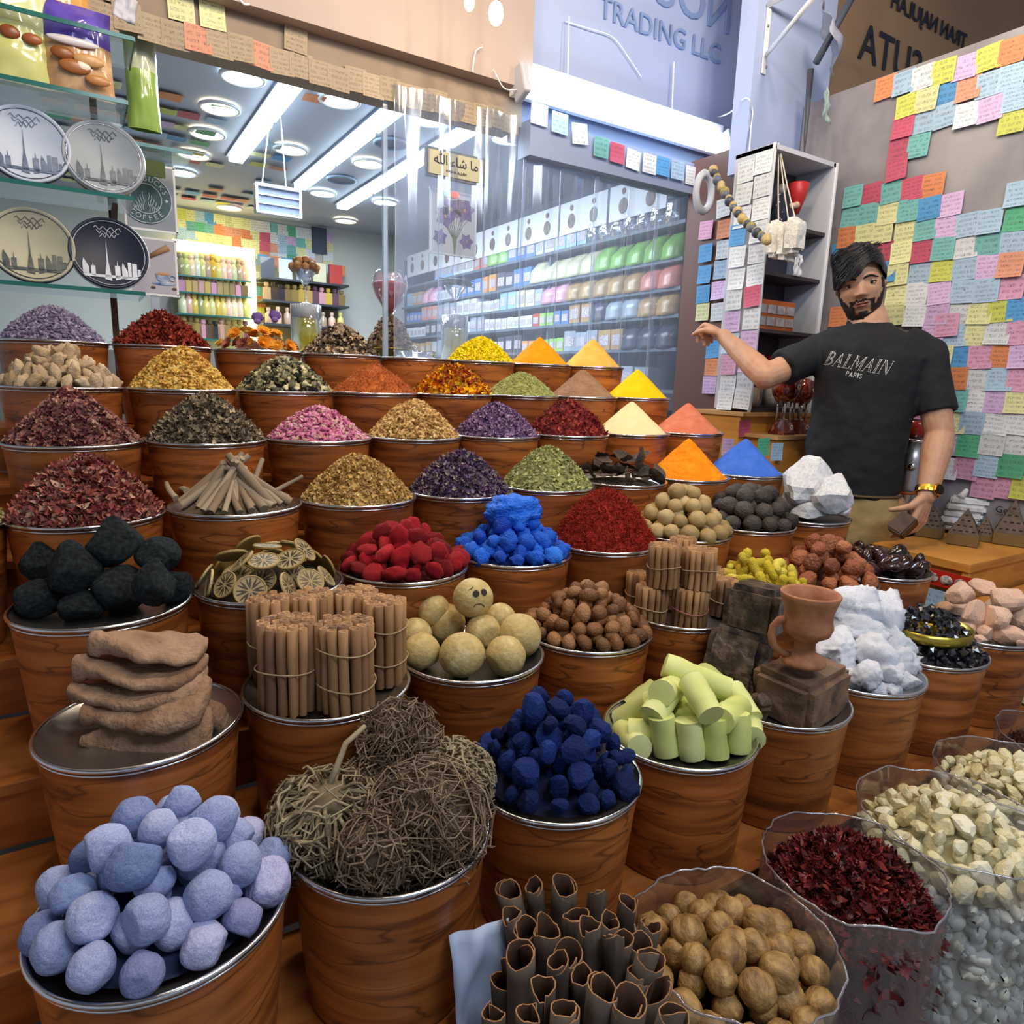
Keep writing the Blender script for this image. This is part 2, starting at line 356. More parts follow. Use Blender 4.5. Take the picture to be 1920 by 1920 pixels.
# ================================================================== LOOSE HEAPS (nobody could count these): one object each
def T_leaf(n=3, curl=.5):      # pointed leaf 1 x .5, bent
    V = []; F = []
    for i in range(n + 1):
        t = i / n; w = .28 * math.sin(PI * min(.97, max(.06, t))) ; z = curl * (t - .5) ** 2
        V += [(t - .5, -w, z + curl * .15), (t - .5, w, z + curl * .15)]
    for i in range(n): F.append((2 * i, 2 * i + 2, 2 * i + 3, 2 * i + 1))
    return np.array(V), np.array(F)
def T_petal():                 # cupped round petal 3x3
    V = []; F = []
    for i in range(4):
        for j in range(4):
            x, y = i / 3 - .5, j / 3 - .5; s = 1 - .35 * (abs(x) * 2) ** 2; V.append((x, y * s, .9 * (x * x + y * y) - .2))
    for i in range(3):
        for j in range(3): F.append((i * 4 + j, (i + 1) * 4 + j, (i + 1) * 4 + j + 1, i * 4 + j + 1))
    return np.array(V), np.array(F)
def T_needle(bend=.15):
    V = []; F = []
    for i in range(4):
        t = i / 3 - .5
        for a in range(3): V.append((t, .055 * math.cos(a * 2.094) * (1.2 - abs(t)), .055 * math.sin(a * 2.094) + bend * (t * t) * 2))
    for i in range(3):
        for a in range(3): F.append((i * 3 + a, i * 3 + (a + 1) % 3, (i + 1) * 3 + (a + 1) % 3, (i + 1) * 3 + a))
    return np.array(V), np.array(F)
def T_blob(nx=6, ny=4, sx=.5, sy=.35, sz=.35, jit=.0, seed=0):
    rg = np.random.RandomState(seed); V = []; F = []
    for j in range(ny + 1):
        t = PI * j / ny
        for i in range(nx):
            a = 2 * PI * i / nx; V.append((sx * math.cos(t), sy * math.sin(t) * math.cos(a), sz * math.sin(t) * math.sin(a)))
    V = np.array(V) + rg.uniform(-jit, jit, (len(V), 3))
    for j in range(ny):
        for i in range(nx): F.append((j * nx + i, j * nx + (i + 1) % nx, (j + 1) * nx + (i + 1) % nx, (j + 1) * nx + i))
    return V, np.array(F)
TPL = {'leaf': T_leaf(), 'petal': T_petal(), 'needle': T_needle(), 'thread': T_needle(.9), 'blob': T_blob(jit=.05), 'bud': T_blob(6, 4, .6, .28, .28), 'chunk': T_blob(5, 3, .5, .42, .35, .09, 3), 'curl': T_leaf(4, 1.6)}
def heap_fn(h, R, p, lump=0, seed=0):
    def f(x, y):
        r = math.hypot(x, y) / R
        if r >= 1: return 0.0
        z = h * (1 - r ** p) if p <= 1.0001 else h * (1 - r) ** (1 / p) if p < 0 else h * (1 - r ** p)
        if lump: z += lump * noise.noise(Vector((x * 28 + seed, y * 28, seed))) * (1 - r ** 4)
        return max(0, z)
    return f
def peak_h(c, vpk):           # height so that the peak shows at picture row vpk
    lo, hi = 0, .5
    for _ in range(30):
        m = (lo + hi) / 2
        if px((c[0], c[1], c[2] + m))[1] > vpk: lo = m
        else: hi = m
    return lo
def heap(name, label, cat, c, R, h, p, mat, n, size, shapes, seed=1, tilt=.6, lump=.004, parent=None, asp=1, mound=True, thick=1.0, jit=.35, cover=1.0):
    rg = np.random.RandomState(seed); f = heap_fn(h, R, p, lump, seed)
    Vs, Fs = [], []; off = 0
    if mound:
        nr, na = 22, 56; V = []
        for i in range(nr + 1):
            rr = R * i / nr
            for a in range(na):
                x, y = rr * math.cos(2 * PI * a / na), rr * math.sin(2 * PI * a / na); V.append((x, y, f(x, y) - size * .25 * min(1, i / 2 + .3)))
        F = [(i * na + a, i * na + (a + 1) % na, (i + 1) * na + (a + 1) % na, (i + 1) * na + a) for i in range(nr) for a in range(na)]
        Vs.append(np.array(V)); Fs.append(np.array(F)); off += len(V)
    per = n // len(shapes)
    for sh in shapes:
        TV, TF = TPL[sh]
        for _ in range(1):
            rr = R * np.sqrt(rg.uniform(0, 1, per)) * .985 * cover; aa = rg.uniform(0, 2 * PI, per); X = rr * np.cos(aa); Y = rr * np.sin(aa)
            Z = np.array([f(x, y) for x, y in zip(X, Y)])
            sl = np.arctan2(h * 1.0, R) * np.clip(rr / R * 1.6, 0, 1)
            sc = size * rg.uniform(1 - jit, 1 + jit, per)
            # frame: yaw random, then tilt outward along slope plus random
            R1 = np.zeros((per, 3, 3)); yaw = rg.uniform(0, 2 * PI, per)
            for i in range(per):
                e = Euler((rg.normal(0, tilt), rg.normal(0, tilt), yaw[i])).to_matrix()
                q = Matrix.Rotation(sl[i], 3, Vector((-math.sin(aa[i]), math.cos(aa[i]), 0)))
                R1[i] = np.array(q @ e)
            P = np.einsum('nij,vj->nvi', R1, TV) * sc[:, None, None]
            P[:, :, 0] += X[:, None]; P[:, :, 1] += Y[:, None]; P[:, :, 2] += Z[:, None] + size * .12
            k = len(TV); Vs.append(P.reshape(-1, 3)); Fs.append((TF[None] + (np.arange(per) * k)[:, None, None]).reshape(-1, 4) + off); off += per * k
    me = np_mesh(name, np.concatenate(Vs), np.concatenate(Fs), False); me.materials.append(mat)
    o = link(name, me, None, parent, c if parent is None else None)
    if parent is None: sset(o, label, cat, None, 'stuff')
    return o
def powder(name, label, c, R, h, cols, seed, rough=.9, streak=0):
    nr, na = 60, 96; V = []
    for i in range(nr + 1):
        rr = R * i / nr
        for a in range(na):
            x, y = rr * math.cos(2 * PI * a / na), rr * math.sin(2 * PI * a / na); r = i / nr
            z = h * (1 - (r * r + .003) ** .5 * 1.0) + .0015 * noise.noise(Vector((x * 40, y * 40, seed))) + .0007 * noise.noise(Vector((x * 150, y * 150, seed)))
            q = noise.noise(Vector((math.cos(2 * PI * a / na) * 3, math.sin(2 * PI * a / na) * 3, r * 1.5 + seed))); z += .0022 * q * math.sin(PI * r)
            if streak: 
                cr = noise.noise(Vector((x * 60 + 5, y * 60, seed + 9))); z -= streak * max(0, .10 - abs(cr)) * 10 * .0016
            V.append((x, y, max(z, 0)))
    F = [(i * na + a, i * na + (a + 1) % na, (i + 1) * na + (a + 1) % na, (i + 1) * na + a) for i in range(nr) for a in range(na)]
    me = np_mesh(name, np.array(V), np.array(F), True)
    me.materials.append(mk(name, cols, 'noise', rough=rough, scale=30, bump=.25, bscale=400, spec=.15, bdist=.002))
    o = link(name, me, None, None, c); sset(o, label, 'spice', None, 'stuff'); return o
def pc(r, k): return Vector((GX0[r] + PITCH * k + (.012 if k < 0 else 0), GY[r], GZ[r] - .006))
def HP(r, k, name, cols, vpk, p, n, size, shapes, desc, **kw):
    c = pc(r, k); h = peak_h(c, vpk); m = mk(name, cols, 'island', rough=kw.pop('rough', .75), scale=kw.pop('mscale', 10), spec=.3)
    heap(name, f"{desc} heaped in the {RW[r]}", kw.pop('cat', 'dried flowers'), c, PR - .006, h - size * .3, p, m, int(n), size, shapes, seed=r * 10 + k + 3, **kw)
HP(1, 0, 'lavender_buds', ['#8b7d99', '#5d5170', '#a99fb8', '#6f6482'], 574, 1.7, 2600, .011, ['needle', 'bud'], 'mound of grey-mauve lavender buds')
HP(1, 1, 'dried_roses', ['#6e231d', '#96362a', '#b5523a', '#521410', '#a8402f'], 586, 1.5, 1500, .015, ['petal', 'curl'], 'mound of dark red dried rose petals')
HP(1, 3, 'shell_pieces', ['#241f1d', '#3a302b', '#c4a686', '#4a3c34', '#e2c8a4', '#2b2422'], 606, 1.3, 1100, .017, ['chunk', 'petal'], 'mound of black and beige shell pieces', cat='dried shells')
HP(1, 5, 'yellow_blossoms', ['#f6e800', '#ffe000', '#f2d200', '#fff04a'], 632, 1.6, 2000, .011, ['petal', 'chunk'], 'mound of bright yellow dried blossoms')
HP(2, 1, 'ochre_flowers', ['#d6a748', '#e6c26a', '#bf8c34', '#efd38a'], 650, 1.5, 2200, .012, ['petal', 'bud'], 'mound of ochre-gold dried flowers')
HP(2, 2, 'shell_pieces', ['#1d1b1c', '#2c2a2b', '#cfc48e', '#3a3534', '#e6dcae', '#242021'], 670, 1.7, 1000, .017, ['chunk', 'petal'], 'mound of black and cream shell pieces', cat='dried shells')
HP(2, 3, 'orange_shreds', ['#c4632a', '#db8342', '#a84e1e', '#e89a5a'], 681, 1.25, 2600, .011, ['thread', 'needle'], 'mound of orange-brown shredded blossom')
HP(2, 4, 'calendula_petals', ['#f6bb00', '#ff9a10', '#8e2322', '#b23a2a', '#f2d020', '#6e1a20'], 686, 1.8, 1300, .014, ['petal', 'curl'], 'mound of yellow and dark red petals', lump=.01)
HP(2, 5, 'rosemary_needles', ['#b3b364', '#8e9850', '#d5d497', '#c9c880'], 697, 1.5, 2400, .013, ['needle'], 'mound of pale green rosemary needles', cat='dried herbs', tilt=.3)
HP(3, 0, 'mauve_petals', ['#6c3a42', '#9a6058', '#c39a80', '#482539', '#84474c', '#b07a68'], 727, 1.25, 2300, .014, ['petal', 'leaf'], 'tall mound of mauve-brown dried petals')
HP(3, 1, 'brown_leaves', ['#6a5a48', '#9b8a70', '#3b332c', '#b7a586', '#564a3e'], 741, 1.6, 1900, .014, ['petal', 'curl'], 'mound of grey-brown crumpled leaves', cat='dried leaves')
HP(3, 2, 'pink_rosebuds', ['#c2568a', '#e39ab6', '#a94d7c', '#d97aa2', '#b8a07a', '#e9b4c6'], 761, 1.5, 1500, .013, ['bud', 'leaf'], 'mound of pink dried rosebuds')
HP(3, 3, 'beige_blossoms', ['#d6ae6c', '#b98f52', '#e8cb92', '#c79e5c'], 751, 1.6, 2200, .011, ['petal', 'bud'], 'mound of beige dried blossoms')
HP(3, 4, 'lilac_flowers', ['#87688f', '#5a3c69', '#c2a5be', '#75547f', '#a98aa8'], 756, 1.6, 2100, .010, ['petal', 'curl'], 'mound of lilac dried flowers')
HP(3, 5, 'red_hibiscus', ['#781d21', '#a23a36', '#4b1215', '#8c2a2a', '#b9584c'], 753, 1.7, 1300, .014, ['curl', 'thread'], 'mound of dark red curled hibiscus')
HP(4, 0, 'rose_petals', ['#8a3b39', '#b86d5c', '#5e292b', '#caa28a', '#9c4a44', '#74302f'], 857, 1.7, 2500, .015, ['petal', 'curl'], 'broad mound of red-brown rose petals')
HP(4, 2, 'golden_flakes', ['#d0a862', '#b18849', '#e3c587', '#bf9653'], 851, 1.6, 2800, .0095, ['petal', 'leaf'], 'mound of golden beige flakes')
HP(4, 3, 'purple_flowers', ['#47304f', '#75587c', '#b2a184', '#5c3f66', '#35243c', '#8f7a92'], 845, 1.6, 2400, .010, ['petal', 'curl'], 'mound of deep purple dried flowers')
HP(4, 4, 'green_herb', ['#a6a466', '#7b7d42', '#cdce93', '#91934f', '#b9b87a'], 836, 1.6, 2800, .010, ['leaf', 'needle'], 'mound of olive green dried herb', cat='dried herbs')
HP(4, -1, 'yellow_sprigs', ['#b7a862', '#d4c88c', '#94884a', '#c9bb78'], 842, 2.0, 1600, .012, ['petal', 'bud'], 'mound of yellow-green sprigs at left edge', )
HP(5, 4, 'saffron_threads', ['#8c1c12', '#b4301f', '#6e120c', '#c8452c'], 919, 1.9, 4200, .012, ['thread', 'needle'], 'domed mound of red saffron threads', cat='saffron', jit=.5)
for r, k, nm, cols, v, st, ds in [(1, 6, 'turmeric_powder', ['#ff9200', '#ffa41c'], 631, 0, 'smooth bright orange powder cone'), (1, 7, 'amber_powder', ['#f3ae46', '#f8bf62'], 634, 1, 'pale amber powder cone'),
                              (2, 6, 'brown_powder', ['#8f6a50', '#a88265'], 691, 3, 'cracked grey-brown powder cone'), (2, 7, 'yellow_powder', ['#ffc400', '#ffd21e'], 692, 0, 'bright golden yellow powder cone'),
                              (3, 6, 'cream_powder', ['#f7dc9c', '#fbe7b6'], 752, 0, 'smooth cream powder cone'), (3, 7, 'terracotta_powder', ['#cf6f50', '#dd876a'], 755, 1, 'terracotta pink powder cone'),
                              (4, 6, 'orange_powder', ['#f18410', '#fb9a20'], 821, 5, 'cracked deep orange powder cone'), (4, 7, 'blue_powder', ['#3a68cc', '#4d7be0'], 821, 1, 'vivid blue powder cone')]:
    c = pc(r, k); powder(nm, f"{ds} in the {RW[r]}", c, PR - .006, peak_h(c, v) + .004, cols, r * 7 + k, streak=st)
# ================================================================== COUNTABLE PIECES
def ico(sub, fn, name='lump', smooth=True):
    bm = bmesh.new(); bmesh.ops.create_icosphere(bm, subdivisions=sub, radius=1)
    for v in bm.verts: v.co = fn(v.co.copy())
    me = bpy.data.meshes.new(name); bm.to_mesh(me); bm.free()
    if smooth: me.polygons.foreach_set('use_smooth', [True] * len(me.polygons))
    return me
def lump_mesh(seed, amp=.15, f=1.2, sc=(1, 1, 1), sub=3, facet=0, smooth=True, fine=0):
    rg = random.Random(seed); planes = [(Vector((rg.gauss(0, 1), rg.gauss(0, 1), rg.gauss(0, 1))).normalized(), rg.uniform(.62, .9)) for _ in range(facet)]
    def fn(p):
        q = p * (1 + amp * noise.noise(p * f + Vector((seed * 3.1, seed, 0))))
        for n_, d_ in planes:
            t = q.dot(n_)
            if t > d_: q -= n_ * (t - d_) * .93
        if fine: q *= 1 + fine * noise.noise(p * 9 + Vector((seed, 0, 0)))
        return Vector((q.x * sc[0], q.y * sc[1], q.z * sc[2]))
    return ico(sub, fn, 'lump', smooth)
def drop(R, hpk, rlo, rhi, seed, nmax=200, layer=1.7, pw=1.2, back=True):
    """rings of pieces laid up in layers under a domed outline; only the outer ones, the rest of the heap is filling"""
    rg = np.random.RandomState(seed); rm = (rlo + rhi) / 2; P = []; j = 0
    while True:
        z = rm * .85 + j * 1.42 * rm
        if z > hpk - rm * .6: break
        Rj = R * max(0, 1 - (z - rm * .85) / hpk) ** (1 / pw); rho = Rj - .75 * rm; ring = 0
        while rho > -.3 * rm and ring < (2 if layer > 1 else 1.5) + (1 if rho < 2.2 * rm else 0):
            n = max(1, int(2 * PI * max(rho, 0) / (1.93 * rm))); a0 = rg.uniform(0, 6.28)
            if rho < .8 * rm: n = 1; rho = max(rho, 0) * .3
            for i in range(n):
                a = a0 + 2 * PI * (i + rg.uniform(-.13, .13)) / n; q = rho + rg.uniform(-.22, .22) * rm; r = rg.uniform(rlo, rhi)
                P.append((q * math.cos(a), q * math.sin(a), z + rg.uniform(-.18, .22) * rm + (.25 * rm if ring else 0), r))
            if n == 1: break
            rho -= 1.75 * rm; ring += 1
            if rho < 0 and rho > -1.2 * rm: rho = 0
        j += 1
    P = np.array(P); 
    return P[:nmax] if len(P) > nmax else P
def snap(o, zf):
    C = Vector((0, 0, CH)); d = o.location - C; t = (zf - C.z) / (d.z - o.scale.z * .86)
    if .7 < t < 1.4: o.location = C + d * t; o.scale = o.scale * t
def place(name, meshes, mat, P, c, seed, rotfull=True, aspect=None, label=None, where='', cat='', group='', per=9, out=False, lay='layer'):
    rg = random.Random(seed); objs = []
    for me in meshes:
        if len(me.materials) == 0: me.materials.append(mat)
    for x, y, z, r in P:
        me = meshes[rg.randrange(len(meshes))]
        o = bpy.data.objects.new(name, me); COL.objects.link(o); o.location = (c[0] + x, c[1] + y, c[2] + z); o.scale = (r, r, r)
        if out:   # lie on the slope, flat side outward
            n = Vector((x, y, .055 + z * .4)).normalized(); n = (n + Vector((rg.gauss(0, .28), rg.gauss(0, .28), rg.gauss(0, .2)))).normalized()
            o.rotation_mode = 'QUATERNION'; o.rotation_quaternion = n.to_track_quat('Z', 'Y') @ Euler((0, 0, rg.uniform(0, 6.28))).to_quaternion()
        elif rotfull: o.rotation_euler = (rg.uniform(0, 6.28), rg.uniform(0, 6.28), rg.uniform(0, 6.28))
        else: o.rotation_euler = (rg.gauss(0, .6), rg.gauss(0, .6), rg.uniform(0, 6.28))
        objs.append(o)
    if label: tag_heap(objs, label, where, cat, group, per, lay)
    return objs
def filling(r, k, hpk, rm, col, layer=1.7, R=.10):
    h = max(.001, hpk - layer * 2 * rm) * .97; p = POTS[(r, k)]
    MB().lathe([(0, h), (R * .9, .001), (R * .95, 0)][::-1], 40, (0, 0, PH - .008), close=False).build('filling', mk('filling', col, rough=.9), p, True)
def pieces(r, k, name, meshes, mat, vpk, rlo, rhi, label, cat, group, layer=1.25, fillc='#222222', R=PR - .004, nmax=200, **kw):
    c = pc(r, k); h = peak_h(c, vpk); P = drop(R, h, rlo, rhi, r * 10 + k, nmax, layer)
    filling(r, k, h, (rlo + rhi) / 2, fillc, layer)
    kw.setdefault('where', 'of heap'); return place(name, meshes, mat, P, c, r * 10 + k, label=label, cat=cat, group=group, **kw)

# --- front row
balls = [lump_mesh(i, .10, 1.3, (1, 1, .93), 4, 2, True, .015) for i in range(5)]
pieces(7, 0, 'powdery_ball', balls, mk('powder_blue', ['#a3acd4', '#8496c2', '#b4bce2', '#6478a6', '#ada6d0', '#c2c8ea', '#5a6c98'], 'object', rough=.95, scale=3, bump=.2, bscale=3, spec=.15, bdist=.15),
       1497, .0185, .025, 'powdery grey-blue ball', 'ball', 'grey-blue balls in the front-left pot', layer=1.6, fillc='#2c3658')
ind = [lump_mesh(20 + i, .12, 1.1, (1, .85, .8), 2, 9, False) for i in range(7)]
pieces(7, 2, 'indigo_lump', ind, mk('indigo', ['#12204f', '#182c68', '#0f1a40', '#22397c'], 'object', rough=.85, scale=3, bump=.3, bscale=6, spec=.2, bdist=.1),
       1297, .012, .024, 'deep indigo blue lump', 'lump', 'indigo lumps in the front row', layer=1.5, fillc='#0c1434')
SUL = mk('sulphur', ['#d0d67c', '#e0e49a', '#c3cb70', '#dcde90'], 'object', rough=.75, scale=3, bump=.35, bscale=5, bdist=.02)
def rod_between(name, a, b, r, mat, seed=0, n=14, rough=.06, taper=1.0, segs=5, bend=0, smooth=True):
    a, b = Vector(a), Vector(b); L = (b - a).length; rg = random.Random(seed); m = MB(); pts = []; rs = []
    for i in range(segs + 1):
        t = i / segs; pts.append(Vector((bend * math.sin(PI * t), 0, L * (t - .5)))); rs.append(r * (1 + (taper - 1) * t) * (1 + rg.uniform(-rough, rough)))
    m.tube([pts[0] - Vector((0, 0, 0))] + pts[1:], rs, n)
    for i, v in enumerate(m.v):
        q = Vector(v); s = 1 + rough * 1.2 * noise.noise(q / r * .9 + Vector((seed, 0, 0))); m.v[i] = (q.x * s, q.y * s, q.z)
    o = m.build(name, mat, None, smooth)
    if smooth:
        e = o.modifiers.new('es', 'EDGE_SPLIT'); e.split_angle = .9
    o.location = (a + b) / 2; o.rotation_mode = 'QUATERNION'; o.rotation_quaternion = (b - a).to_track_quat('Z', 'Y'); return o
sul = [((1250, 1412, 1.13), (1252, 1352, 1.15)), ((1297, 1420, 1.12), (1297, 1358, 1.14)), ((1341, 1418, 1.13), (1337, 1360, 1.16)), ((1384, 1408, 1.16), (1376, 1362, 1.20)),
       ((1200, 1402, 1.16), (1168, 1372, 1.25)), ((1163, 1352, 1.28), (1222, 1318, 1.24)), ((1222, 1345, 1.17), (1262, 1288, 1.22)), ((1288, 1352, 1.18), (1290, 1318, 1.26)),
       ((1246, 1246, 1.28), (1366, 1294, 1.26)), ((1296, 1276, 1.19), (1334, 1342, 1.13)), ((1240, 1300, 1.17), (1262, 1290, 1.26)), ((1352, 1352, 1.16), (1386, 1324, 1.24)),
       ((1372, 1292, 1.30), (1408, 1350, 1.24)), ((1182, 1330, 1.32), (1232, 1290, 1.33)), ((1318, 1262, 1.32), (1352, 1292, 1.36)), ((1410, 1385, 1.2), (1395, 1330, 1.3)), ((1300, 1322, 1.24), (1338, 1318, 1.3)),
       ((1235, 1335, 1.26), (1300, 1330, 1.3)), ((1330, 1340, 1.25), (1375, 1335, 1.3)), ((1180, 1372, 1.2), (1232, 1372, 1.19))]
DM = 0.87
so = []
for i, (a, b) in enumerate(sul):
    pa = at(a[0], a[1], z=.7785) if i < 4 else at(a[0], a[1], d=a[2]); pb = pa + Vector((.003 * i - .005, .012, .056)) if i < 4 else at(b[0], b[1], d=b[2]); so.append(rod_between('sulphur_stick', pa, pb, .0202, SUL, i, 12, .05))
tag_heap(so, 'lime-yellow sulphur stick', 'of heap', 'sulphur stick', 'sulphur sticks in the front row', 5)
def blob_at(name, u, v, d, w, h, dep, mat, seed, facet=8, amp=.18, sub=4, fine=.05, rot=(0, 0, 0), smooth=False, f=1.2):
    me = lump_mesh(seed, amp, f, (1, 1, 1), sub, facet, smooth, fine); me.materials.append(mat)
    o = bpy.data.objects.new(name, me); COL.objects.link(o); o.location = at(u, v, d=d); k = d * DM / CF / 2
    o.scale = (w * k, dep / 2 * DM, h * k); o.rotation_euler = rot; return o
def slab_rock(name, loc, dims, mat, seed, rot=(0, 0, 0), amp=.012, cuts=10, rnd=.012):
    bm = bmesh.new(); bmesh.ops.create_cube(bm, size=1); 
    for v in bm.verts: v.co = Vector((v.co.x * dims[0], v.co.y * dims[1], v.co.z * dims[2]))
    bmesh.ops.bevel(bm, geom=list(bm.edges), offset=rnd, segments=2, affect='EDGES')
    bmesh.ops.subdivide_edges(bm, edges=list(bm.edges), cuts=cuts, use_grid_fill=True)
    for v in bm.verts:
        n = noise.noise(v.co * 14 + Vector((seed, 0, 0))) * amp * 1.2 + noise.noise(v.co * 28 + Vector((0, seed, 0))) * amp * .6 + noise.noise(v.co * 55 + Vector((seed, 3, 0))) * amp * .35
        v.co += v.co.normalized() * n
    me = bpy.data.meshes.new(name); bm.to_mesh(me); bm.free(); me.materials.append(mat)
    o = bpy.data.objects.new(name, me); COL.objects.link(o); o.location = loc; o.rotation_euler = rot; return o
ROCK = mk('resin_rock', ['#1e1712', '#3d3026', '#6b5848', '#2a211b'], 'noise', rough=.35, scale=26, bump=.8, bscale=70, detail=8, bdist=.006)
ROCKT = mk('resin_rock_pale', ['#2a201a', '#6a5240', '#8a6c55', '#3c2f27'], 'noise', rough=.5, scale=9, bump=.6, bscale=60, detail=8, bdist=.006)
DM = 0.88
rk = [slab_rock('resin_rock', at(1502, 1292, d=1.33), (.148, .11, .088), ROCKT, 1, (.05, -.04, .12), .0045, 10, .012),
      slab_rock('resin_rock', at(1385, 1228, d=1.43), (.135, .10, .095), ROCK, 2, (.1, .35, .5), .005, 10, .012),
      slab_rock('resin_rock', at(1422, 1140, d=1.42), (.112, .095, .088), ROCK, 3, (0, .12, .35), .005, 10, .012),
      slab_rock('resin_rock', at(1388, 1308, d=1.36), (.05, .05, .09), ROCK, 4, (0, .3, .2), rnd=.006), 
      slab_rock('resin_rock', at(1420, 1330, d=1.26), (.04, .03, .035), ROCK, 5, (.4, .3, .2), rnd=.006)]
for o, l in zip(rk, ['large brown resin rock under the clay cup', 'dark resin rock on the left, second from bottom', 'black resin rock topmost behind the clay cup', 'upright dark rock sliver beside the large rock', 'small dark rock chip on the metal rim']): sset(o, l, 'rock', 'dark resin rocks in one pot')
CLAY = mk('clay', ['#8f5a3c', '#a36b49', '#b47c58'], 'noise', rough=.7, scale=30, bump=.1, bscale=150)
cupp = at(1505, 1242, d=1.29); cup = empty('clay_cup', cupp); sset(cup, 'brown clay goblet with a side handle on the large rock', 'cup')
k_ = .00091
MB().lathe([(r * k_, z * k_) for r, z in [(0, 0), (38, 0), (40, 4), (37, 10), (26, 16), (19, 24), (18, 40), (24, 48), (40, 58), (45, 72), (42, 84), (42, 100), (49, 122), (52, 132), (50, 135), (46, 131), (40, 118), (36, 100), (36, 80), (28, 66), (0, 60)]], 48, close=False).build('goblet_bowl', CLAY, cup, True)
hv = Vector(CR[0]) * -1; hv.z = 0; hv.normalize()
MB().tube([hv * (a * k_) + Vector((0, 0, z * k_)) for a, z in [(40, 84), (52, 80), (61, 68), (63, 52), (58, 34), (44, 20), (28, 14)]], .0065, 10).build('handle', CLAY, cup, True)
ALUM = mk('chalk_white', ['#e9ecf6', '#f6f8ff', '#d5dbee'], 'noise', rough=.7, scale=14, bump=.6, bscale=45, detail=7, sub=.1, bdist=.006)
wl = [(1610, 1135, 1.50, 128, 88, .11), (1655, 1158, 1.52, 85, 110, .09), (1600, 1178, 1.47, 120, 60, .09), (1675, 1215, 1.50, 90, 90, .09), (1570, 1215, 1.44, 110, 70, .10), (1630, 1225, 1.43, 95, 80, .09),
      (1690, 1245, 1.46, 70, 60, .06), (1625, 1265, 1.36, 62, 62, .06), (1668, 1262, 1.38, 55, 48, .05), (1600, 1275, 1.40, 60, 50, .06), (1640, 1290, 1.36, 50, 36, .05), (1700, 1278, 1.42, 50, 46, .05), (1585, 1300, 1.38, 56, 34, .05), (1675, 1292, 1.37, 44, 30, .04), (1712, 1248, 1.50, 42, 40, .05), (1560, 1262, 1.46, 60, 50, .06)]
DM = 0.907
os_ = [blob_at('chalk_lump', u, v, d, w, h, dp, ALUM, 60 + i, 9, .4, 4, .16, (0, 0, i), True) for i, (u, v, d, w, h, dp) in enumerate(wl)]
for o in os_[9:11]: snap(o, .776)
tag_heap(os_, 'chalky white mineral lump', 'of heap', 'mineral lump', 'chalky white lumps in the front row', 4)
CRY = mk('black_crystal', ['#14151a', '#2b2d36', '#0b0b0e', '#3a3d48'], 'object', rough=.12, scale=0, spec=.8, coat=.5)
cm = [lump_mesh(90 + i, .1, 1, (1, .8, .7), 1, 6, False) for i in range(6)]
c = pc(7, 6); h = peak_h(c, 1143)
P = [p for p in drop(PR - .004, .10, .0085, .0135, 5, 130, 1.1) if p[2] < .034]
P2 = drop(.080, h - .030, .008, .0135, 6, 110, 1.6)
MB().lathe([(.0, .034), (.083, .034), (.085, .036), (.085, .056), (.083, .056), (.082, .037)], 48, (0, 0, 0), close=False).build('gold_band_tray', mk('gold_band', '#b8a344', rough=.25, metal=.9), None, True, loc=c)
sset(bpy.data.objects['gold_band_tray'], 'shallow gold-edged tray dividing the black crystals', 'tray')
place('black_crystal', cm, CRY, P, c, 3, label='shiny black crystal below the gold tray', where='', cat='crystal', group='black crystals below the gold tray', per=16, lay='row')
place('black_crystal', cm, CRY, P2, c + Vector((0, 0, .040)), 4, label='shiny black crystal above the gold tray', where='', cat='crystal', group='black crystals above the gold tray', per=12, lay='row')
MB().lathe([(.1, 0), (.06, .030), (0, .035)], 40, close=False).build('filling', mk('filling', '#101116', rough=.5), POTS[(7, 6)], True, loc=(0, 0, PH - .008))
SALT = mk('pink_salt', ['#d9a184', '#e8bda2', '#f0cfb8', '#c98a6c'], 'noiseobj', rough=.45, scale=12, bump=.4, bscale=40, sub=.15, bdist=.005)
sl = [(1800, 1115, 1.80, 60, 50, .07), (1845, 1100, 1.86, 75, 32, .06), (1885, 1125, 1.80, 62, 60, .07), (1826, 1150, 1.74, 50, 56, .05), (1868, 1160, 1.72, 58, 54, .06), (1920, 1160, 1.80, 60, 95, .08),
      (1790, 1140, 1.88, 70, 30, .07), (1850, 1185, 1.68, 44, 30, .05), (1893, 1190, 1.68, 62, 44, .05), (1838, 1200, 1.66, 24, 20, .03), (1915, 1205, 1.64, 34, 24, .04), (1812, 1180, 1.74, 34, 30, .04), (1880, 1150, 1.9, 90, 70, .09)]
DM = 0.897
so = [blob_at('salt_rock', u, v, d, w, h, dp, SALT, 130 + i, 9, .2, 3, .04, (0, .1 * (i % 3), i), False) for i, (u, v, d, w, h, dp) in enumerate(sl)]
for o in so[7:11]: snap(o, .776)
tag_heap(so, 'pale pink rock salt piece', 'of heap', 'rock salt', 'pink rock salt at the right', 5)

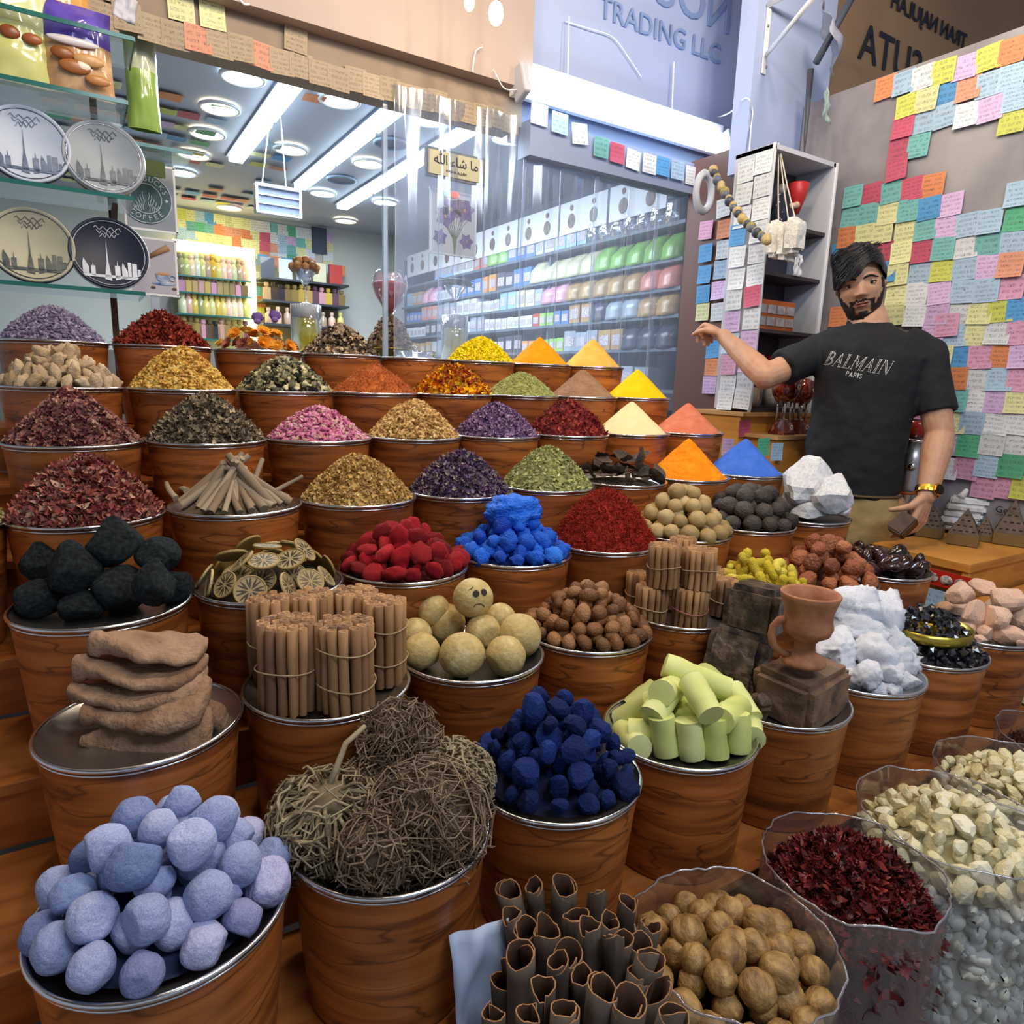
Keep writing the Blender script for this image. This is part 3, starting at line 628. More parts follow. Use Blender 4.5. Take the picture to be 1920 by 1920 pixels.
# tangled dried roots
ROOT = mk('dry_root', ['#5b4633', '#7b6450', '#97826a', '#463426'], 'island', rough=.85, scale=6)
ROOTP = mk('pale_root', ['#8a7a60', '#a59678', '#74644c'], 'island', rough=.85, scale=6)
def root_ball(name, c, r, mat, seed, n=130, down=0, wob=.45, core=True, thick=.00105, stalk=None):
    rg = random.Random(seed); m = MB(); n = int(n * 2.1); m.ell((0, 0, r * (.05 if not down else .35)), r * (.72 if not down else .5), 20, 14)
    for i in range(n):
        d = Vector((rg.gauss(0, 1), rg.gauss(0, 1), rg.gauss(0, 1))).normalized()
        if down: d = (d + Vector((0, 0, -down))).normalized()
        sw = Vector((rg.gauss(0, 1), rg.gauss(0, 1), rg.gauss(0, 1))) * wob; pts = []; p0 = Vector((0, 0, 0 if not down else r * .6)); L = r * rg.uniform(.85, 1.08) * (1.5 if down else 1)
        for j in range(6):
            t = j / 5; q = p0 + (d + sw * t * t * .5).normalized() * L * t
            q += Vector((noise.noise(q * 60 + Vector((i, 0, 0))), noise.noise(q * 60 + Vector((0, i, 0))), noise.noise(q * 60 + Vector((0, 0, i))))) * r * .22 * t
            if q.length > r * 1.12: q = q.normalized() * r * 1.12
            pts.append(q)
        th = thick * rg.uniform(.7, 1.5); m.tube(pts, [th * 1.5, th * 1.4, th * 1.2, th, th * .8, th * .5], 5, cap=False)
        if rg.random() < .55:      # loops curling over the surface
            q = pts[-1]; t1 = d.orthogonal().normalized(); t1 = (Matrix.Rotation(rg.uniform(0, 6.28), 3, d) @ t1); pp = []
            for j in range(6):
                a = j / 5 * 1.3; w = (q.normalized() * math.cos(a) + t1 * math.sin(a)); w += Vector((rg.gauss(0, 1), rg.gauss(0, 1), rg.gauss(0, 1))) * .09
                pp.append(w.normalized() * q.length * rg.uniform(.86, .98))
            m.tube(pp, th * .8, 5, cap=False)
    if stalk:
        m.tube([Vector(q) for q in stalk], [.0045, .004, .0035, .003, .0025][:len(stalk)] , 7)
    o = m.build(name, mat, None, True); o.location = c; return o
DM = 0.92
rb = [root_ball('root_ball', at(752, 1392, d=.96), .056, ROOT, 1, 240), root_ball('root_ball', at(800, 1545, d=.86), .075, ROOT, 2, 330, wob=.5),
      root_ball('root_ball', at(612, 1545, d=.86), .062, ROOTP, 3, 170, down=.9, thick=.0015, stalk=[(0, 0, .04), (.012, 0, .065), (.028, .01, .09), (.055, .02, .10)]),
      root_ball('root_ball', at(560, 1510, d=.90), .035, ROOT, 4, 110), root_ball('root_ball', at(700, 1600, d=.80), .045, ROOT, 5, 160), root_ball('root_ball', at(850, 1465, d=.95), .05, ROOTP, 6, 150, down=.5, thick=.0013),
      root_ball('root_ball', at(590, 1590, d=.84), .042, ROOT, 8, 130), root_ball('root_ball', at(700, 1490, d=.92), .05, ROOT, 9, 150)]
for o, l in zip(rb, ['round brown root ball topmost of its pot', 'large tangled root ball at front right of its pot', 'pale branching root clump with an upright stalk', 'small brown root knot overhanging the left rim', 'dark root knot at the front of the pot', 'pale stringy root clump at right back', 'brown root knot under the pale branching clump', 'brown root ball in the middle of the heap']): sset(o, l, 'dried root', 'tangled roots in the front row')

# --- sixth row
SLB = mk('rough_slab', ['#6b4a34', '#8d6a50', '#a8866a', '#7d5a42'], 'noiseobj', rough=.85, scale=9, bump=.9, bscale=110, bdist=.006)
def slab(name, u, v, d, L, wd, th, rot, seed):
    nu, nv = 40, 16; m = MB(); V = []
    for i in range(nu + 1):
        t = i / nu; e = math.sin(PI * min(1, max(.0, t))) ** .35
        w = wd * (.30 + .70 * min(1, max(0, (t - .12) * 2.2))) * (1 - max(0, t - .85) * 2.2) * (1 if t > .1 else .8 + t * 2); h = th * (.85 + .25 * math.sin(t * 5 + seed)) * (1 + (.35 if t < .12 else 0))
        if i in (0, nu): w *= .35; h *= .4
        for j in range(nv):
            a = 2 * PI * j / nv; y = math.copysign(abs(math.cos(a)) ** .7, math.cos(a)) * w / 2; z = math.copysign(abs(math.sin(a)) ** .7, math.sin(a)) * h / 2
            p = Vector(((t - .5) * L, y, z + .006 * math.sin(t * 4 + seed))); p += Vector((0, 1, 1)) * noise.noise(p * 40 + Vector((seed * 7, 0, 0))) * .004; V.append(p)
    F = [(i * nv + j, i * nv + (j + 1) % nv, (i + 1) * nv + (j + 1) % nv, (i + 1) * nv + j) for i in range(nu) for j in range(nv)] + [tuple(range(nv - 1, -1, -1)), tuple(nu * nv + j for j in range(nv))]
    m.add(V, F); o = m.build(name, SLB, None, True); o.location = at(u, v, d=d); o.rotation_euler = rot; return o
DM = 0.856
sb = [slab('dried_slab', 278, 1212, 1.05, .142, .09, .023, (.05, .02, -.35), 1), slab('dried_slab', 262, 1254, 1.04, .16, .095, .024, (0, .0, -.42), 2), slab('dried_slab', 258, 1290, 1.03, .165, .095, .024, (.02, -.03, -.38), 3),
      slab('dried_slab', 272, 1326, 1.01, .155, .10, .028, (.3, -.04, -.42), 4), slab('dried_slab', 275, 1380, 1.0, .16, .085, .026, (.95, -.05, -.42), 5), slab('dried_slab', 395, 1345, 1.05, .085, .045, .026, (.3, .95, -.1), 6)]
for o, l in zip(sb, ['rough brown dried slab lying topmost of the stack', 'rough brown dried slab, second from top of stack', 'rough brown dried slab, third from top of stack', 'rough brown dried slab, fourth from top of stack', 'wide brown dried slab leaning at the front bottom', 'short brown dried piece propped right of stack']): sset(o, l, 'dried slab', 'brown slabs stacked in one pot')
CIN = mk('cinnamon', ['#8a6240', '#a67c50', '#ba8c5e', '#77533a'], 'object', rough=.75, scale=3, bump=.3, bscale=60, stretch=(1, 1, .15), bdist=.004)
STR = mk('tie_string', '#b59a74', rough=.8)
stick_ms = []
def quill(r, L, seed, n=9):
    rg = random.Random(seed); m = MB(); pts = [Vector((rg.gauss(0, .0006), rg.gauss(0, .0006), L * i / 3)) for i in range(4)]; m.tube(pts, [r * rg.uniform(.92, 1.05) for _ in pts], n, cap=False)
    top = [m.v[3 * n + k] for k in range(n)]; cx = sum(p[0] for p in top) / n; cy = sum(p[1] for p in top) / n
    b = len(m.v); m.v += [(cx + (p[0] - cx) * .6, cy + (p[1] - cy) * .6, L) for p in top] + [(cx + (p[0] - cx) * .55, cy + (p[1] - cy) * .55, L - .006) for p in top]; 
    for k in range(n):
        k2 = (k + 1) % n; m.f += [(3 * n + k, 3 * n + k2, b + k2, b + k), (b + k, b + k2, b + n + k2, b + n + k)]; m.mi += [0, 0]
    m.f.append(tuple(b + n + k for k in range(n))); m.mi.append(0); return m.mesh('stick', True)
def bundle(name, base, R, L, r, seed, label, tie=(.5,), tiemat=STR, group='tied cinnamon bundles', lean=(0, 0)):
    rg = random.Random(seed); ms = [quill(r * s, L * q, seed * 5 + i) for i, (s, q) in enumerate([(1, 1), (.85, .985), (1.08, .99), (.95, 1.01)])]
    for me in ms: me.materials.append(CIN)
    e = empty(name, base); e.rotation_euler = (lean[0], lean[1], 0); pts = []
    for ring, rr in enumerate([0, .36, .70, .93]):
        n = 1 if ring == 0 else max(3, int(2 * PI * rr * R / (2.05 * r)))
        if rr * R < r * .9 and ring: continue
        for i in range(n): a = 2 * PI * i / n + ring; pts.append((rr * R * math.cos(a), rr * R * math.sin(a)))
    for x, y in pts:
        o = bpy.data.objects.new('stick', ms[rg.randrange(4)]); COL.objects.link(o); o.parent = e; o.location = (x, y, rg.uniform(0, .0015)); o.rotation_euler = (rg.gauss(0, .012), rg.gauss(0, .012), rg.uniform(0, 6))
    for t in tie:
        MB().tube([(math.cos(a) * (R + r * .75), math.sin(a) * (R + r * .75), L * t + .003 * math.sin(a * 2 + seed)) for a in [2 * PI * i / 40 for i in range(41)]], .0011, 6, cap=False).build('tie', tiemat, e, True)
    return sset(e, label, 'cinnamon bundle', group)
DM = 1.0
zb6 = GZ[6] - .016
def on(u, v, z): return at(u, v, z=z)
for i, (u, v, R, L, tie, l) in enumerate([(540, 1325, .042, .145, (.5,), 'front left'), (650, 1322, .041, .143, (.3, .72), 'front right'), (722, 1275, .034, .148, (.3, .7), 'far right'), (508, 1275, .030, .150, (.5,), 'far left'), (590, 1262, .036, .150, (.5,), 'back left'), (668, 1255, .036, .150, (.5,), 'back right')]):
    bundle('cinnamon_bundle', on(u, v, zb6), R * .87, L * .87, .0068, i, f'upright tied cinnamon bundle, {l} of the large pot', tie, group='cinnamon bundles in the large pot')
b4 = [(1218, 1168, .030, .085), (1290, 1172, .034, .085), (1352, 1152, .026, .085), (1195, 1140, .025, .085), (1265, 1138, .026, .085), (1325, 1128, .028, .085)]
for i, (u, v, R, L) in enumerate(b4):
    bundle('cinnamon_bundle', on(u, v, zb6), R * .92, L * .9, .0057, 20 + i, f"short cinnamon bundle in the lower tier, {ordi([1, 3, 5, 0, 2, 4][i])} from the left", (.45,), mk('rubber_band', '#b56a6a', rough=.6) if i == 1 else STR, 'short cinnamon bundles in two tiers')
for i, (u, v, R, L, l) in enumerate([(1242, 1098, .030, .088, 'left'), (1308, 1100, .033, .082, 'right'), (1275, 1082, .024, .090, 'middle back')]):
    bundle('cinnamon_bundle', on(u, v, zb6 + .0775), R * .92, L * .92, .0057, 30 + i, f'short cinnamon bundle in the upper tier, {l}', (.5,), STR, 'short cinnamon bundles in two tiers')
BALL = mk('yellow_ball', ['#cdb87c', '#c0a568', '#dac890'], 'noiseobj', rough=.6, scale=1.6, bump=.15, bscale=5, bdist=.1)
bms = [lump_mesh(200 + i, .05, 1.4, (1, 1, .97), 4, i % 3, True, .01) for i in range(4)]
bl = [(866, 1228, 43, 1.14), (790, 1222, 36, 1.15), (948, 1230, 38, 1.17), (778, 1190, 32, 1.24), (836, 1170, 38, 1.20), (812, 1145, 32, 1.27), (905, 1184, 33, 1.22), (974, 1192, 42, 1.24), (938, 1160, 30, 1.30)]
DM = 0.94
bo = []
for i, (u, v, r, d) in enumerate(bl):
    o = link('pale_ball', bms[i % 4], BALL, None, at(u, v, d=d)); s = r * d * DM / CF; o.scale = (s, s, s); o.rotation_euler = (i, i * 2, 0); bo.append(o)
for o in bo[:3]: snap(o, .861)
for o in bo[3:5] + bo[7:8]: snap(o, .862)
tag_heap(bo, 'pale yellow smooth ball', 'of heap', 'ball', 'pale yellow balls', 4)
me = lump_mesh(205, .02, 1.2, (1, 1, .98), 4, 0, True)
DM = .94
fb = link('painted_ball', me, BALL, None, at(887, 1121, d=1.23)); s = 38 * 1.23 * DM / CF; fb.scale = (s, s, s); sset(fb, 'pale yellow ball with a drawn sad face, topmost', 'ball')
INK = mk('dark_ink', '#2b2320', rough=.7)
vw = (Vector((0, 0, CH)) - fb.location).normalized(); rt = vw.cross(Vector((0, 0, 1))).normalized() * -1; upv = rt.cross(vw) * -1
if upv.z < 0: upv = -upv
def onball(a, b, k=1.01): 
    w = math.sqrt(max(0, 1 - a * a - b * b)); return (rt * a + upv * b + vw * w) * k
mi = MB()
for a, b in [(.14, .20), (.52, .28)]:
    cc = onball(a, b, .985); n = cc.normalized(); M_ = n.to_track_quat('Z', 'Y').to_matrix(); mi.lathe([(.165, 0), (.165, .03), (.14, .04), (0, .045)], 24, cc, M=M_)
mi.build('eye_spots', INK, fb); 
mi = MB(); mi.tube([onball(.30 + .24 * math.cos(t), -.44 + .16 * math.sin(t)) for t in [PI * .05 + i * .9 * PI / 10 for i in range(11)]], .022, 6); mi.tube([onball(-.22, .36), onball(-.10, .42), onball(-.02, .52)], .02, 6)
mi.build('frown', INK, fb)
DM = 1.0
DM = 1.0
NUT = mk('brown_nut', ['#6f4524', '#8c5d34', '#a5754a', '#5a371c'], 'object', rough=.5, scale=3, bump=.3, bscale=4, bdist=.08)
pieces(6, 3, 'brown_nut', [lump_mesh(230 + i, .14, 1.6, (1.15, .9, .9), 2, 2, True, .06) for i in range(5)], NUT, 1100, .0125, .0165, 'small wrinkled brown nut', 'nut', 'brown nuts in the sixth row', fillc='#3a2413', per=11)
TUR = mk('turmeric_root', ['#d2b824', '#e2cc40', '#b89c1c', '#ead858'], 'object', rough=.8, scale=3, bump=.4, bscale=6, bdist=.08)
def finger_mesh(seed, L=2.3, r=.52):
    rg = random.Random(seed); m = MB(); n = 8; pts = [Vector((L * (t - .5) * 2 / 1.0 * .55, .45 * math.sin(t * 3 + seed), .2 * math.sin(t * 5 + seed))) for t in [i / n for i in range(n + 1)]]
    m.tube(pts, [r * (.45 if i in (0, n) else 1) * rg.uniform(.85, 1.15) for i in range(n + 1)], 8); return m.mesh('finger', True)
pieces(6, 5, 'turmeric_root', [finger_mesh(i) for i in range(5)], TUR, 1036, .016, .021, 'knobbly yellow turmeric finger', 'turmeric', 'turmeric fingers in the sixth row', fillc='#6e5f12', per=7, layer=1.3)
HUSK = mk('red_husk', ['#8c4a2c', '#a8603c', '#b9744e', '#6e3620'], 'object', rough=.45, scale=3, bump=.4, bscale=4, bdist=.08)
pieces(6, 6, 'fruit_husk', [lump_mesh(250 + i, .22, 1.8, (1, .9, .8), 3, 3, True, .04) for i in range(5)], HUSK, 1012, .020, .026, 'red-brown dried fruit husk', 'fruit husk', 'fruit husks in the sixth row', fillc='#3c1c10', per=5)
SEED = mk('glossy_seed', ['#2a1614', '#3d201c', '#1c0f0e'], 'object', rough=.15, scale=0, coat=.6)
pieces(6, 7, 'glossy_seed', [lump_mesh(270 + i, .08, 1.2, (1.2, .8, .55), 3, 0, True) for i in range(4)], SEED, 1030, .023, .029, 'dark glossy flat seed', 'seed', 'glossy seeds in the sixth row', fillc='#160b0a', per=5)
# --- fifth row
PUM = mk('pumice', ['#1f2427', '#363d40', '#4b5356'], 'noiseobj', rough=.95, scale=6, bump=1.0, bscale=60, spec=.2, bdist=.008)
pm = [(75, 1050, 1.20, 66, 66, .08), (165, 1010, 1.26, 90, 60, .08), (136, 1062, 1.13, 94, 92, .09), (216, 1018, 1.17, 96, 90, .09), (297, 1040, 1.18, 78, 66, .08), (80, 1124, 1.07, 92, 72, .08), (155, 1135, 1.03, 86, 56, .07), (228, 1108, 1.06, 100, 96, .09), (290, 1092, 1.10, 76, 80, .07), (328, 1100, 1.15, 52, 76, .06)]
DM = 0.905
po = []
for i, (u, v, d, w, h, dp) in enumerate(pm):
    o = blob_at('pumice_stone', u, v, d, w, h, dp, PUM, 300 + i, 5, .16, 4, .05, (0, 0, i * .8), True)
    if i in (2, 3, 8):
        for vv in o.data.vertices: t = vv.co.z; vv.co.x *= 1 - .45 * max(0, t); vv.co.y *= 1 - .45 * max(0, t); vv.co.z *= 1.1
    po.append(o)
for o in po[5:8] + po[9:]: snap(o, .957)
for i, o in enumerate(po[:5] + po[8:9]): o.location += (o.location - Vector((0, 0, CH))) * -.02
tag_heap(po, 'black porous pumice stone', 'of heap', 'stone', 'pumice stones in the fifth row', 4)
DM = 1.0
def slice_mesh():
    m = MB(); m.lathe([(0, -.07), (.95, -.09), (1, -.05), (1, .05), (.95, .09), (.9, .06)], 24, close=False, mi=0)
    for k in range(8):
        a0, a1 = 2 * PI * k / 8 + .07, 2 * PI * (k + 1) / 8 - .07; V = [(.12 * math.cos((a0 + a1) / 2), .12 * math.sin((a0 + a1) / 2), .05)] + [(.83 * math.cos(a0 + (a1 - a0) * j / 4), .83 * math.sin(a0 + (a1 - a0) * j / 4), .02 + .02 * (j % 2)) for j in range(5)]
        m.add(V, [(0, j + 1, j + 2) for j in range(4)], 1)
    m.lathe([(0, .035), (.92, .035)], 24, close=False, mi=2); return m.mesh('slice', False)
sm = slice_mesh()
for mm in (mk('lime_peel', ['#b49a62', '#94793f', '#c9b27c'], 'object', rough=.7, scale=2), mk('lime_flesh', ['#4c3f2c', '#2f271c', '#6a5a3e'], 'object', rough=.5, scale=2), mk('lime_pith', '#a9946a', rough=.7)): sm.materials.append(mm)
pieces(5, 1, 'lime_slice', [sm], None, 996, .021, .027, 'dried dark lime slice', 'lime slice', 'dried lime slices in the fifth row', fillc='#2a2418', per=7, out=True, layer=.9, nmax=52)
RED = mk('crimson_velvet', ['#a30f1c', '#c41626', '#7c0a14', '#d82a34'], 'object', rough=.9, scale=3, bump=.6, bscale=14, bdist=.1)
pieces(5, 2, 'crimson_lump', [lump_mesh(320 + i, .2, 2.2, (1.15, 1, .6), 3, 0, True, .08) for i in range(5)], RED, 984, .015, .021, 'crimson cockscomb lump', 'flower lump', 'crimson lumps in the fifth row', fillc='#4a060c', per=9)
BLU = mk('bright_blue', ['#0f5ee6', '#1a74f5', '#0a48c4', '#2a86ff'], 'object', rough=.6, scale=3, bump=.5, bscale=8, bdist=.08)
P = pieces(5, 3, 'blue_lump', [lump_mesh(340 + i, .3, 2.4, (1, .9, .8), 3, 0, True, .1) for i in range(5)], BLU, 968, .013, .022, 'bright blue crumbly lump', 'blue lump', 'bright blue lumps in the fifth row', fillc='#06286e', per=9)
DM = 0.89
o = blob_at('blue_lump', 962, 958, 1.56, 108, 64, .12, BLU, 355, 0, .28, 4, .1, (0, 0, 0), True, 2.6); sset(o, 'large bright blue lump crowning the heap', 'blue lump', 'bright blue lumps in the fifth row')
DM = 1.0
def lime_mesh(seed, ribs=9, wr=.05):
    return ico(3, lambda p: p * (1 + wr * math.sin(math.atan2(p.y, p.x) * ribs + 2 * noise.noise(p * 1.5 + Vector((seed, 0, 0)))) * (1 - p.z ** 4) + .05 * noise.noise(p * 2 + Vector((seed, 0, 0)))) * (1 if abs(p.z) < .93 else 1.04), 'lime')
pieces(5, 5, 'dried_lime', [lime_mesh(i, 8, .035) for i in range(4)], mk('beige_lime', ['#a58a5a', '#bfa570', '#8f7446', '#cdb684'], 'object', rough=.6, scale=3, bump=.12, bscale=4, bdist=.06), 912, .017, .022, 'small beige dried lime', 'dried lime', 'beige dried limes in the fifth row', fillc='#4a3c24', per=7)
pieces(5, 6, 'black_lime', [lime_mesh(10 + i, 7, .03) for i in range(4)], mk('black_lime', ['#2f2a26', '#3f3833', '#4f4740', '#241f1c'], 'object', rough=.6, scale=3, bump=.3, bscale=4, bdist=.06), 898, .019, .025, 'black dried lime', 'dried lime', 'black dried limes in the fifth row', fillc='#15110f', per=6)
al = [(1518, 908, 1.98, 118, 118, .13), (1560, 932, 1.92, 84, 92, .10), (1488, 943, 1.94, 70, 56, .08), (1522, 958, 1.86, 74, 42, .08), (1575, 960, 1.90, 50, 28, .06)]
DM = 0.985
ao = []; ALUMB = mk('alum', ['#cfd2d8', '#e6e8ec', '#f2f3f5'], 'noise', rough=.35, scale=10, bump=.5, bscale=30, sub=.3, bdist=.006)
for i, (u, v, d, w, h, dp) in enumerate(al):
    o = blob_at('alum_block', u, v, d, w, h, dp, ALUMB, 380 + i, 13, .35, 3, .06, (0, .25 if i == 1 else 0, i), False, 1.6)
    if i == 0:
        for vv in o.data.vertices: vv.co.x = vv.co.x * (1 - .45 * max(-.3, vv.co.z)) + .0
    ao.append(o)
for o in ao[2:]: snap(o, .958)
for o, l in zip(ao, ['largest white alum block, peaked, in the fifth row', 'tall white alum block right of the largest', 'white alum block at the left of the pot', 'flat white alum block at the front rim', 'small white alum block on the right rim']): sset(o, l, 'alum block', 'white alum blocks')
# --- fourth row sticks and curled leaves
TW = mk('grey_twig', ['#85705a', '#9d8970', '#ae9c82', '#6c5a47'], 'object', rough=.85, scale=3, bump=.4, bscale=60, stretch=(1, 1, .2), bdist=.004)
c = pc(4, 1); rg = random.Random(4); tw = []
for i in range(44):
    a = rg.uniform(0, 2 * PI); lo = c + Vector((math.cos(a) * rg.uniform(.06, .105), math.sin(a) * rg.uniform(.06, .105), .008)); b = a + PI + rg.gauss(0, .7)
    hi = c + Vector((math.cos(b) * rg.uniform(0, .03), math.sin(b) * rg.uniform(0, .03), rg.uniform(.055, .105)))
    L = (hi - lo).length; hi = lo + (hi - lo) * rg.uniform(.6, 1.05); tw.append(rod_between('wood_stick', lo, hi, rg.uniform(.005, .0095), TW, i, 8, .10, rg.uniform(.6, .9), 4, rg.uniform(-.004, .004)))
DM = 0.91
for a, b, r in [((330, 935, 1.45), (312, 905, 1.5), .006), ((500, 930, 1.42), (568, 893, 1.46), .0045), ((350, 920, 1.5), (325, 905, 1.55), .007), ((435, 945, 1.36), (436, 872, 1.42), .010), ((360, 950, 1.40), (455, 850, 1.5), .007), ((470, 940, 1.38), (492, 862, 1.52), .006)]:
    tw.append(rod_between('wood_stick', at(a[0], a[1], d=a[2]), at(b[0], b[1], d=b[2]), r, TW, int(a[0]), 8, .1, .8, 4, .003))
DM = 1.0
tag_heap(tw, 'grey dried wood stick', 'of heap', 'wood stick', 'grey wood sticks in the fourth row', 9)
filling(4, 1, .07, .004, '#5c4d3c', .5)
m = MB(); V = []
for i in range(9):
    t = i / 8; w = .42 * math.sin(PI * min(.96, t + .03)) ** .7
    for j in range(5): s = j / 4 - .5; V.append((3.0 * (t - .5), w * 3.4 * s, 1.2 * (t - .5) ** 2 + .5 * (abs(s) * 2) ** 1.5 * w + .06 * math.sin(t * 14 + j)))
m.add(V, [(i * 5 + j, (i + 1) * 5 + j, (i + 1) * 5 + j + 1, i * 5 + j + 1) for i in range(8) for j in range(4)]); lm = m.mesh('leaf', True)
pieces(4, 5, 'curled_leaf', [lm], mk('dark_leaf', ['#4a3b32', '#66544a', '#382c26', '#7a675a'], 'object', rough=.6, scale=3, bump=.4, bscale=5, bdist=.05), 846, .020, .030, 'dark curled dried leaf', 'dried leaf', 'dark curled leaves in the fourth row', fillc='#2f2620', per=7, rotfull=False, layer=1.4)
# --- second row ginger, top row flower heads
GIN = mk('ginger', ['#b89c78', '#cdb391', '#a68a66', '#d9c2a2'], 'object', rough=.85, scale=3, bump=.3, bscale=4, bdist=.06)
pieces(2, 0, 'ginger_root', [lump_mesh(400 + i, .35, 1.6, (1.5, .8, .7), 3, 0, True, .05) for i in range(6)], GIN, 656, .011, .018, 'pale dried ginger piece', 'ginger', 'ginger pieces in the second row', fillc='#6a563c', per=11)
def flower_mesh(n=16, layers=4, open_=.5):
    m = MB()
    for l in range(layers):
        for k in range(n):
            a = 2 * PI * (k + .5 * l) / n; el = open_ * (1 - l / layers) * 1.2 + l * .32; L = 1 - .15 * l; w = .16
            d = Vector((math.cos(a) * math.cos(el), math.sin(a) * math.cos(el), math.sin(el))); s = Vector((-math.sin(a), math.cos(a), 0)) * w
            m.add([d * .15 - s * .5, d * .15 + s * .5, d * L * .7 + s, d * L, d * L * .7 - s], [(0, 1, 2, 3, 4)])
    m.ell((0, 0, .2), (.3, .3, .25), 10, 6); return m.mesh('flower', False)
fm = [flower_mesh(), flower_mesh(12, 5, .3)]; c = pc(1, 2); h = peak_h(c, 606)
P = drop(PR - .004, h, .019, .026, 12, 60, 1.2); filling(1, 2, h, .022, '#6e3c1c', 1.1)
place('flower_head', fm, mk('strawflower', ['#f4a81a', '#e88a18', '#f6cc50', '#b4604e', '#c98a7a', '#8e4636', '#eec04a'], 'object', rough=.8, scale=2), P, c, 8, label='dried strawflower head', where='of heap', cat='flower', group='strawflower heads in the top row', per=6, out=True)
for u, v, l in ((515, 603, 'right'), (482, 606, 'left')):
    o = link('purple_daisy', flower_mesh(18, 2, .9), mk('purple_petal', '#8468b4', rough=.7), None, at(u, v, d=px(c)[2] + .04)); o.scale = (.034,) * 3; o.rotation_euler = (-.5, .2, 0); sset(o, f'purple daisy standing behind the strawflowers, {l} one', 'flower', 'purple daisies')
# ================================================================== SACKS at the front
SACK = clear_mat('sack_plastic', '#e4e2ee', .10, .22, .12, .6, 9, (1, 1, .5))
def sack(x, y, z, R, H, label, seed, fold=.008, op=SACK):
    rg = random.Random(seed); m = MB(); n = 72; V = []; L = [(-H, .98), (-H * .75, 1.0), (-H * .5, 1.02), (-H * .3, 1.0), (-H * .15, 1.01), (-.03, 1.0), (.0, 1.02), (.012, 1.03)]
    for i, (dz, s) in enumerate(L):
        for k in range(n):
            a = 2 * PI * k / n; w = fold * noise.noise(Vector((math.cos(a) * 3, math.sin(a) * 3, dz * 8 + seed))) + fold * .5 * noise.noise(Vector((math.cos(a) * 9, math.sin(a) * 9, dz * 5 + seed)))
            zz = dz + (fold * 1.2 * noise.noise(Vector((math.cos(a) * 2, math.sin(a) * 2, seed))) if i > 4 else 0)
            V.append(((R * s + w) * math.cos(a), (R * s + w) * math.sin(a), zz))
    m.add(V, [(i * n + k, i * n + (k + 1) % n, (i + 1) * n + (k + 1) % n, (i + 1) * n + k) for i in range(len(L) - 1) for k in range(n)])
    e = empty('clear_sack', (x, y, z)); m.build('plastic_film', op, e, True)
    m = MB(); q = V[-n:]; m.tube([Vector(p) for p in q] + [Vector(q[0])], .0016, 6, cap=False); m.build('rolled_edge', clear_mat('sack_edge', '#e9e4f2', .35, .5, .1), e, True)
    MB().lathe([(0, -H), (R * .97, -H)], 40, close=False).build('sack_bottom', op, e)
    return sset(e, label, 'sack', 'clear plastic sacks at the front')
struct('trim_ledge', MB().span((.12, .17, .16), (2.0, .56, .20)), FLOORM)
LM = [lime_mesh(30 + i, 8, .055) for i in range(5)]
def hollow(me):
    return me
LIMEB = mk('brown_lime', ['#6b4e2c', '#8e6c3e', '#a88450', '#c09c64'], 'noiseobj', rough=.5, scale=1.5, stretch=(1, 1, .5), bump=.2, bscale=5, bdist=.05)
def fill_core(sc, R, z0, z1, mat, name='packed_contents', n=0, size=.02, shapes=('chunk',), seed=0, top=None):
    """what lies packed behind the film: one object, nobody could count it"""
    rg = np.random.RandomState(seed); Vs, Fs = [], []; m = MB(); 
    prof = [(R * .90, z0), (R * .90, z1 - .01), (R * .5, z1 + (top or 0) * .6), (0, z1 + (top or 0))]; m.lathe(prof, 40, close=False)
    Vs = [np.array([tuple(v) for v in m.v])]; F4 = [f if len(f) == 4 else f for f in m.f]; Fs = [np.array(F4)]; off = len(m.v)
    for sh in shapes:
        TV, TF = TPL[sh]; k = n // len(shapes); a = rg.uniform(0, 2 * PI, k); z = rg.uniform(z0, z1, k); rr = R * .93
        P = np.zeros((k, len(TV), 3))
        for i in range(k): P[i] = (np.array(Euler(tuple(rg.uniform(0, 6.28, 3))).to_matrix()) @ TV.T).T * size * rg.uniform(.6, 1.3) + np.array([rr * math.cos(a[i]), rr * math.sin(a[i]), z[i]])
        Vs.append(P.reshape(-1, 3)); Fs.append((TF[None] + (np.arange(k) * len(TV))[:, None, None]).reshape(-1, 4) + off); off += k * len(TV)
    me = np_mesh(name, np.concatenate(Vs), np.concatenate(Fs)); me.materials.append(mat); o = link(name, me, None, sc); o['kind'] = 'stuff'; return o
# sack of brown limes
sx, sy, sz, sR = .622, .448, .655, .116
s1 = sack(sx, sy, sz, sR, .40, 'clear plastic sack full of brown dried limes', 1)
MB().lathe([(sR * .78, -.39), (sR * .80, -.09), (sR * .4, -.05), (0, -.04)], 40, close=False).build('filling', mk('filling', '#2a1d10', rough=.9), s1, True)
Pm = [p for p in drop(sR * .97, .062, .0165, .0220, 44, 140, 1.6)]
Pw = []; rg = random.Random(5)
for lv in range(5):
    for i in range(15):
        a = 2 * PI * (i + .5 * (lv % 2)) / 15
        if math.sin(a) < .45: Pw.append((math.cos(a) * sR * .80, math.sin(a) * sR * .80, -.075 - lv * .042, rg.uniform(.019, .0235)))
Pm = [(x, y, z - .045, r) for x, y, z, r in Pm]
lo = place('dried_lime', LM, LIMEB, Pm, (sx, sy, sz), 6, label='brown dried lime', where='heaped in the clear sack', cat='dried lime', group='brown limes in the clear sack', per=8)
lo = place('dried_lime', LM, LIMEB, Pw, (sx, sy, sz), 7, label='brown dried lime', where='pressed behind the film', cat='dried lime', group='brown limes pressed against the sack film', per=9)
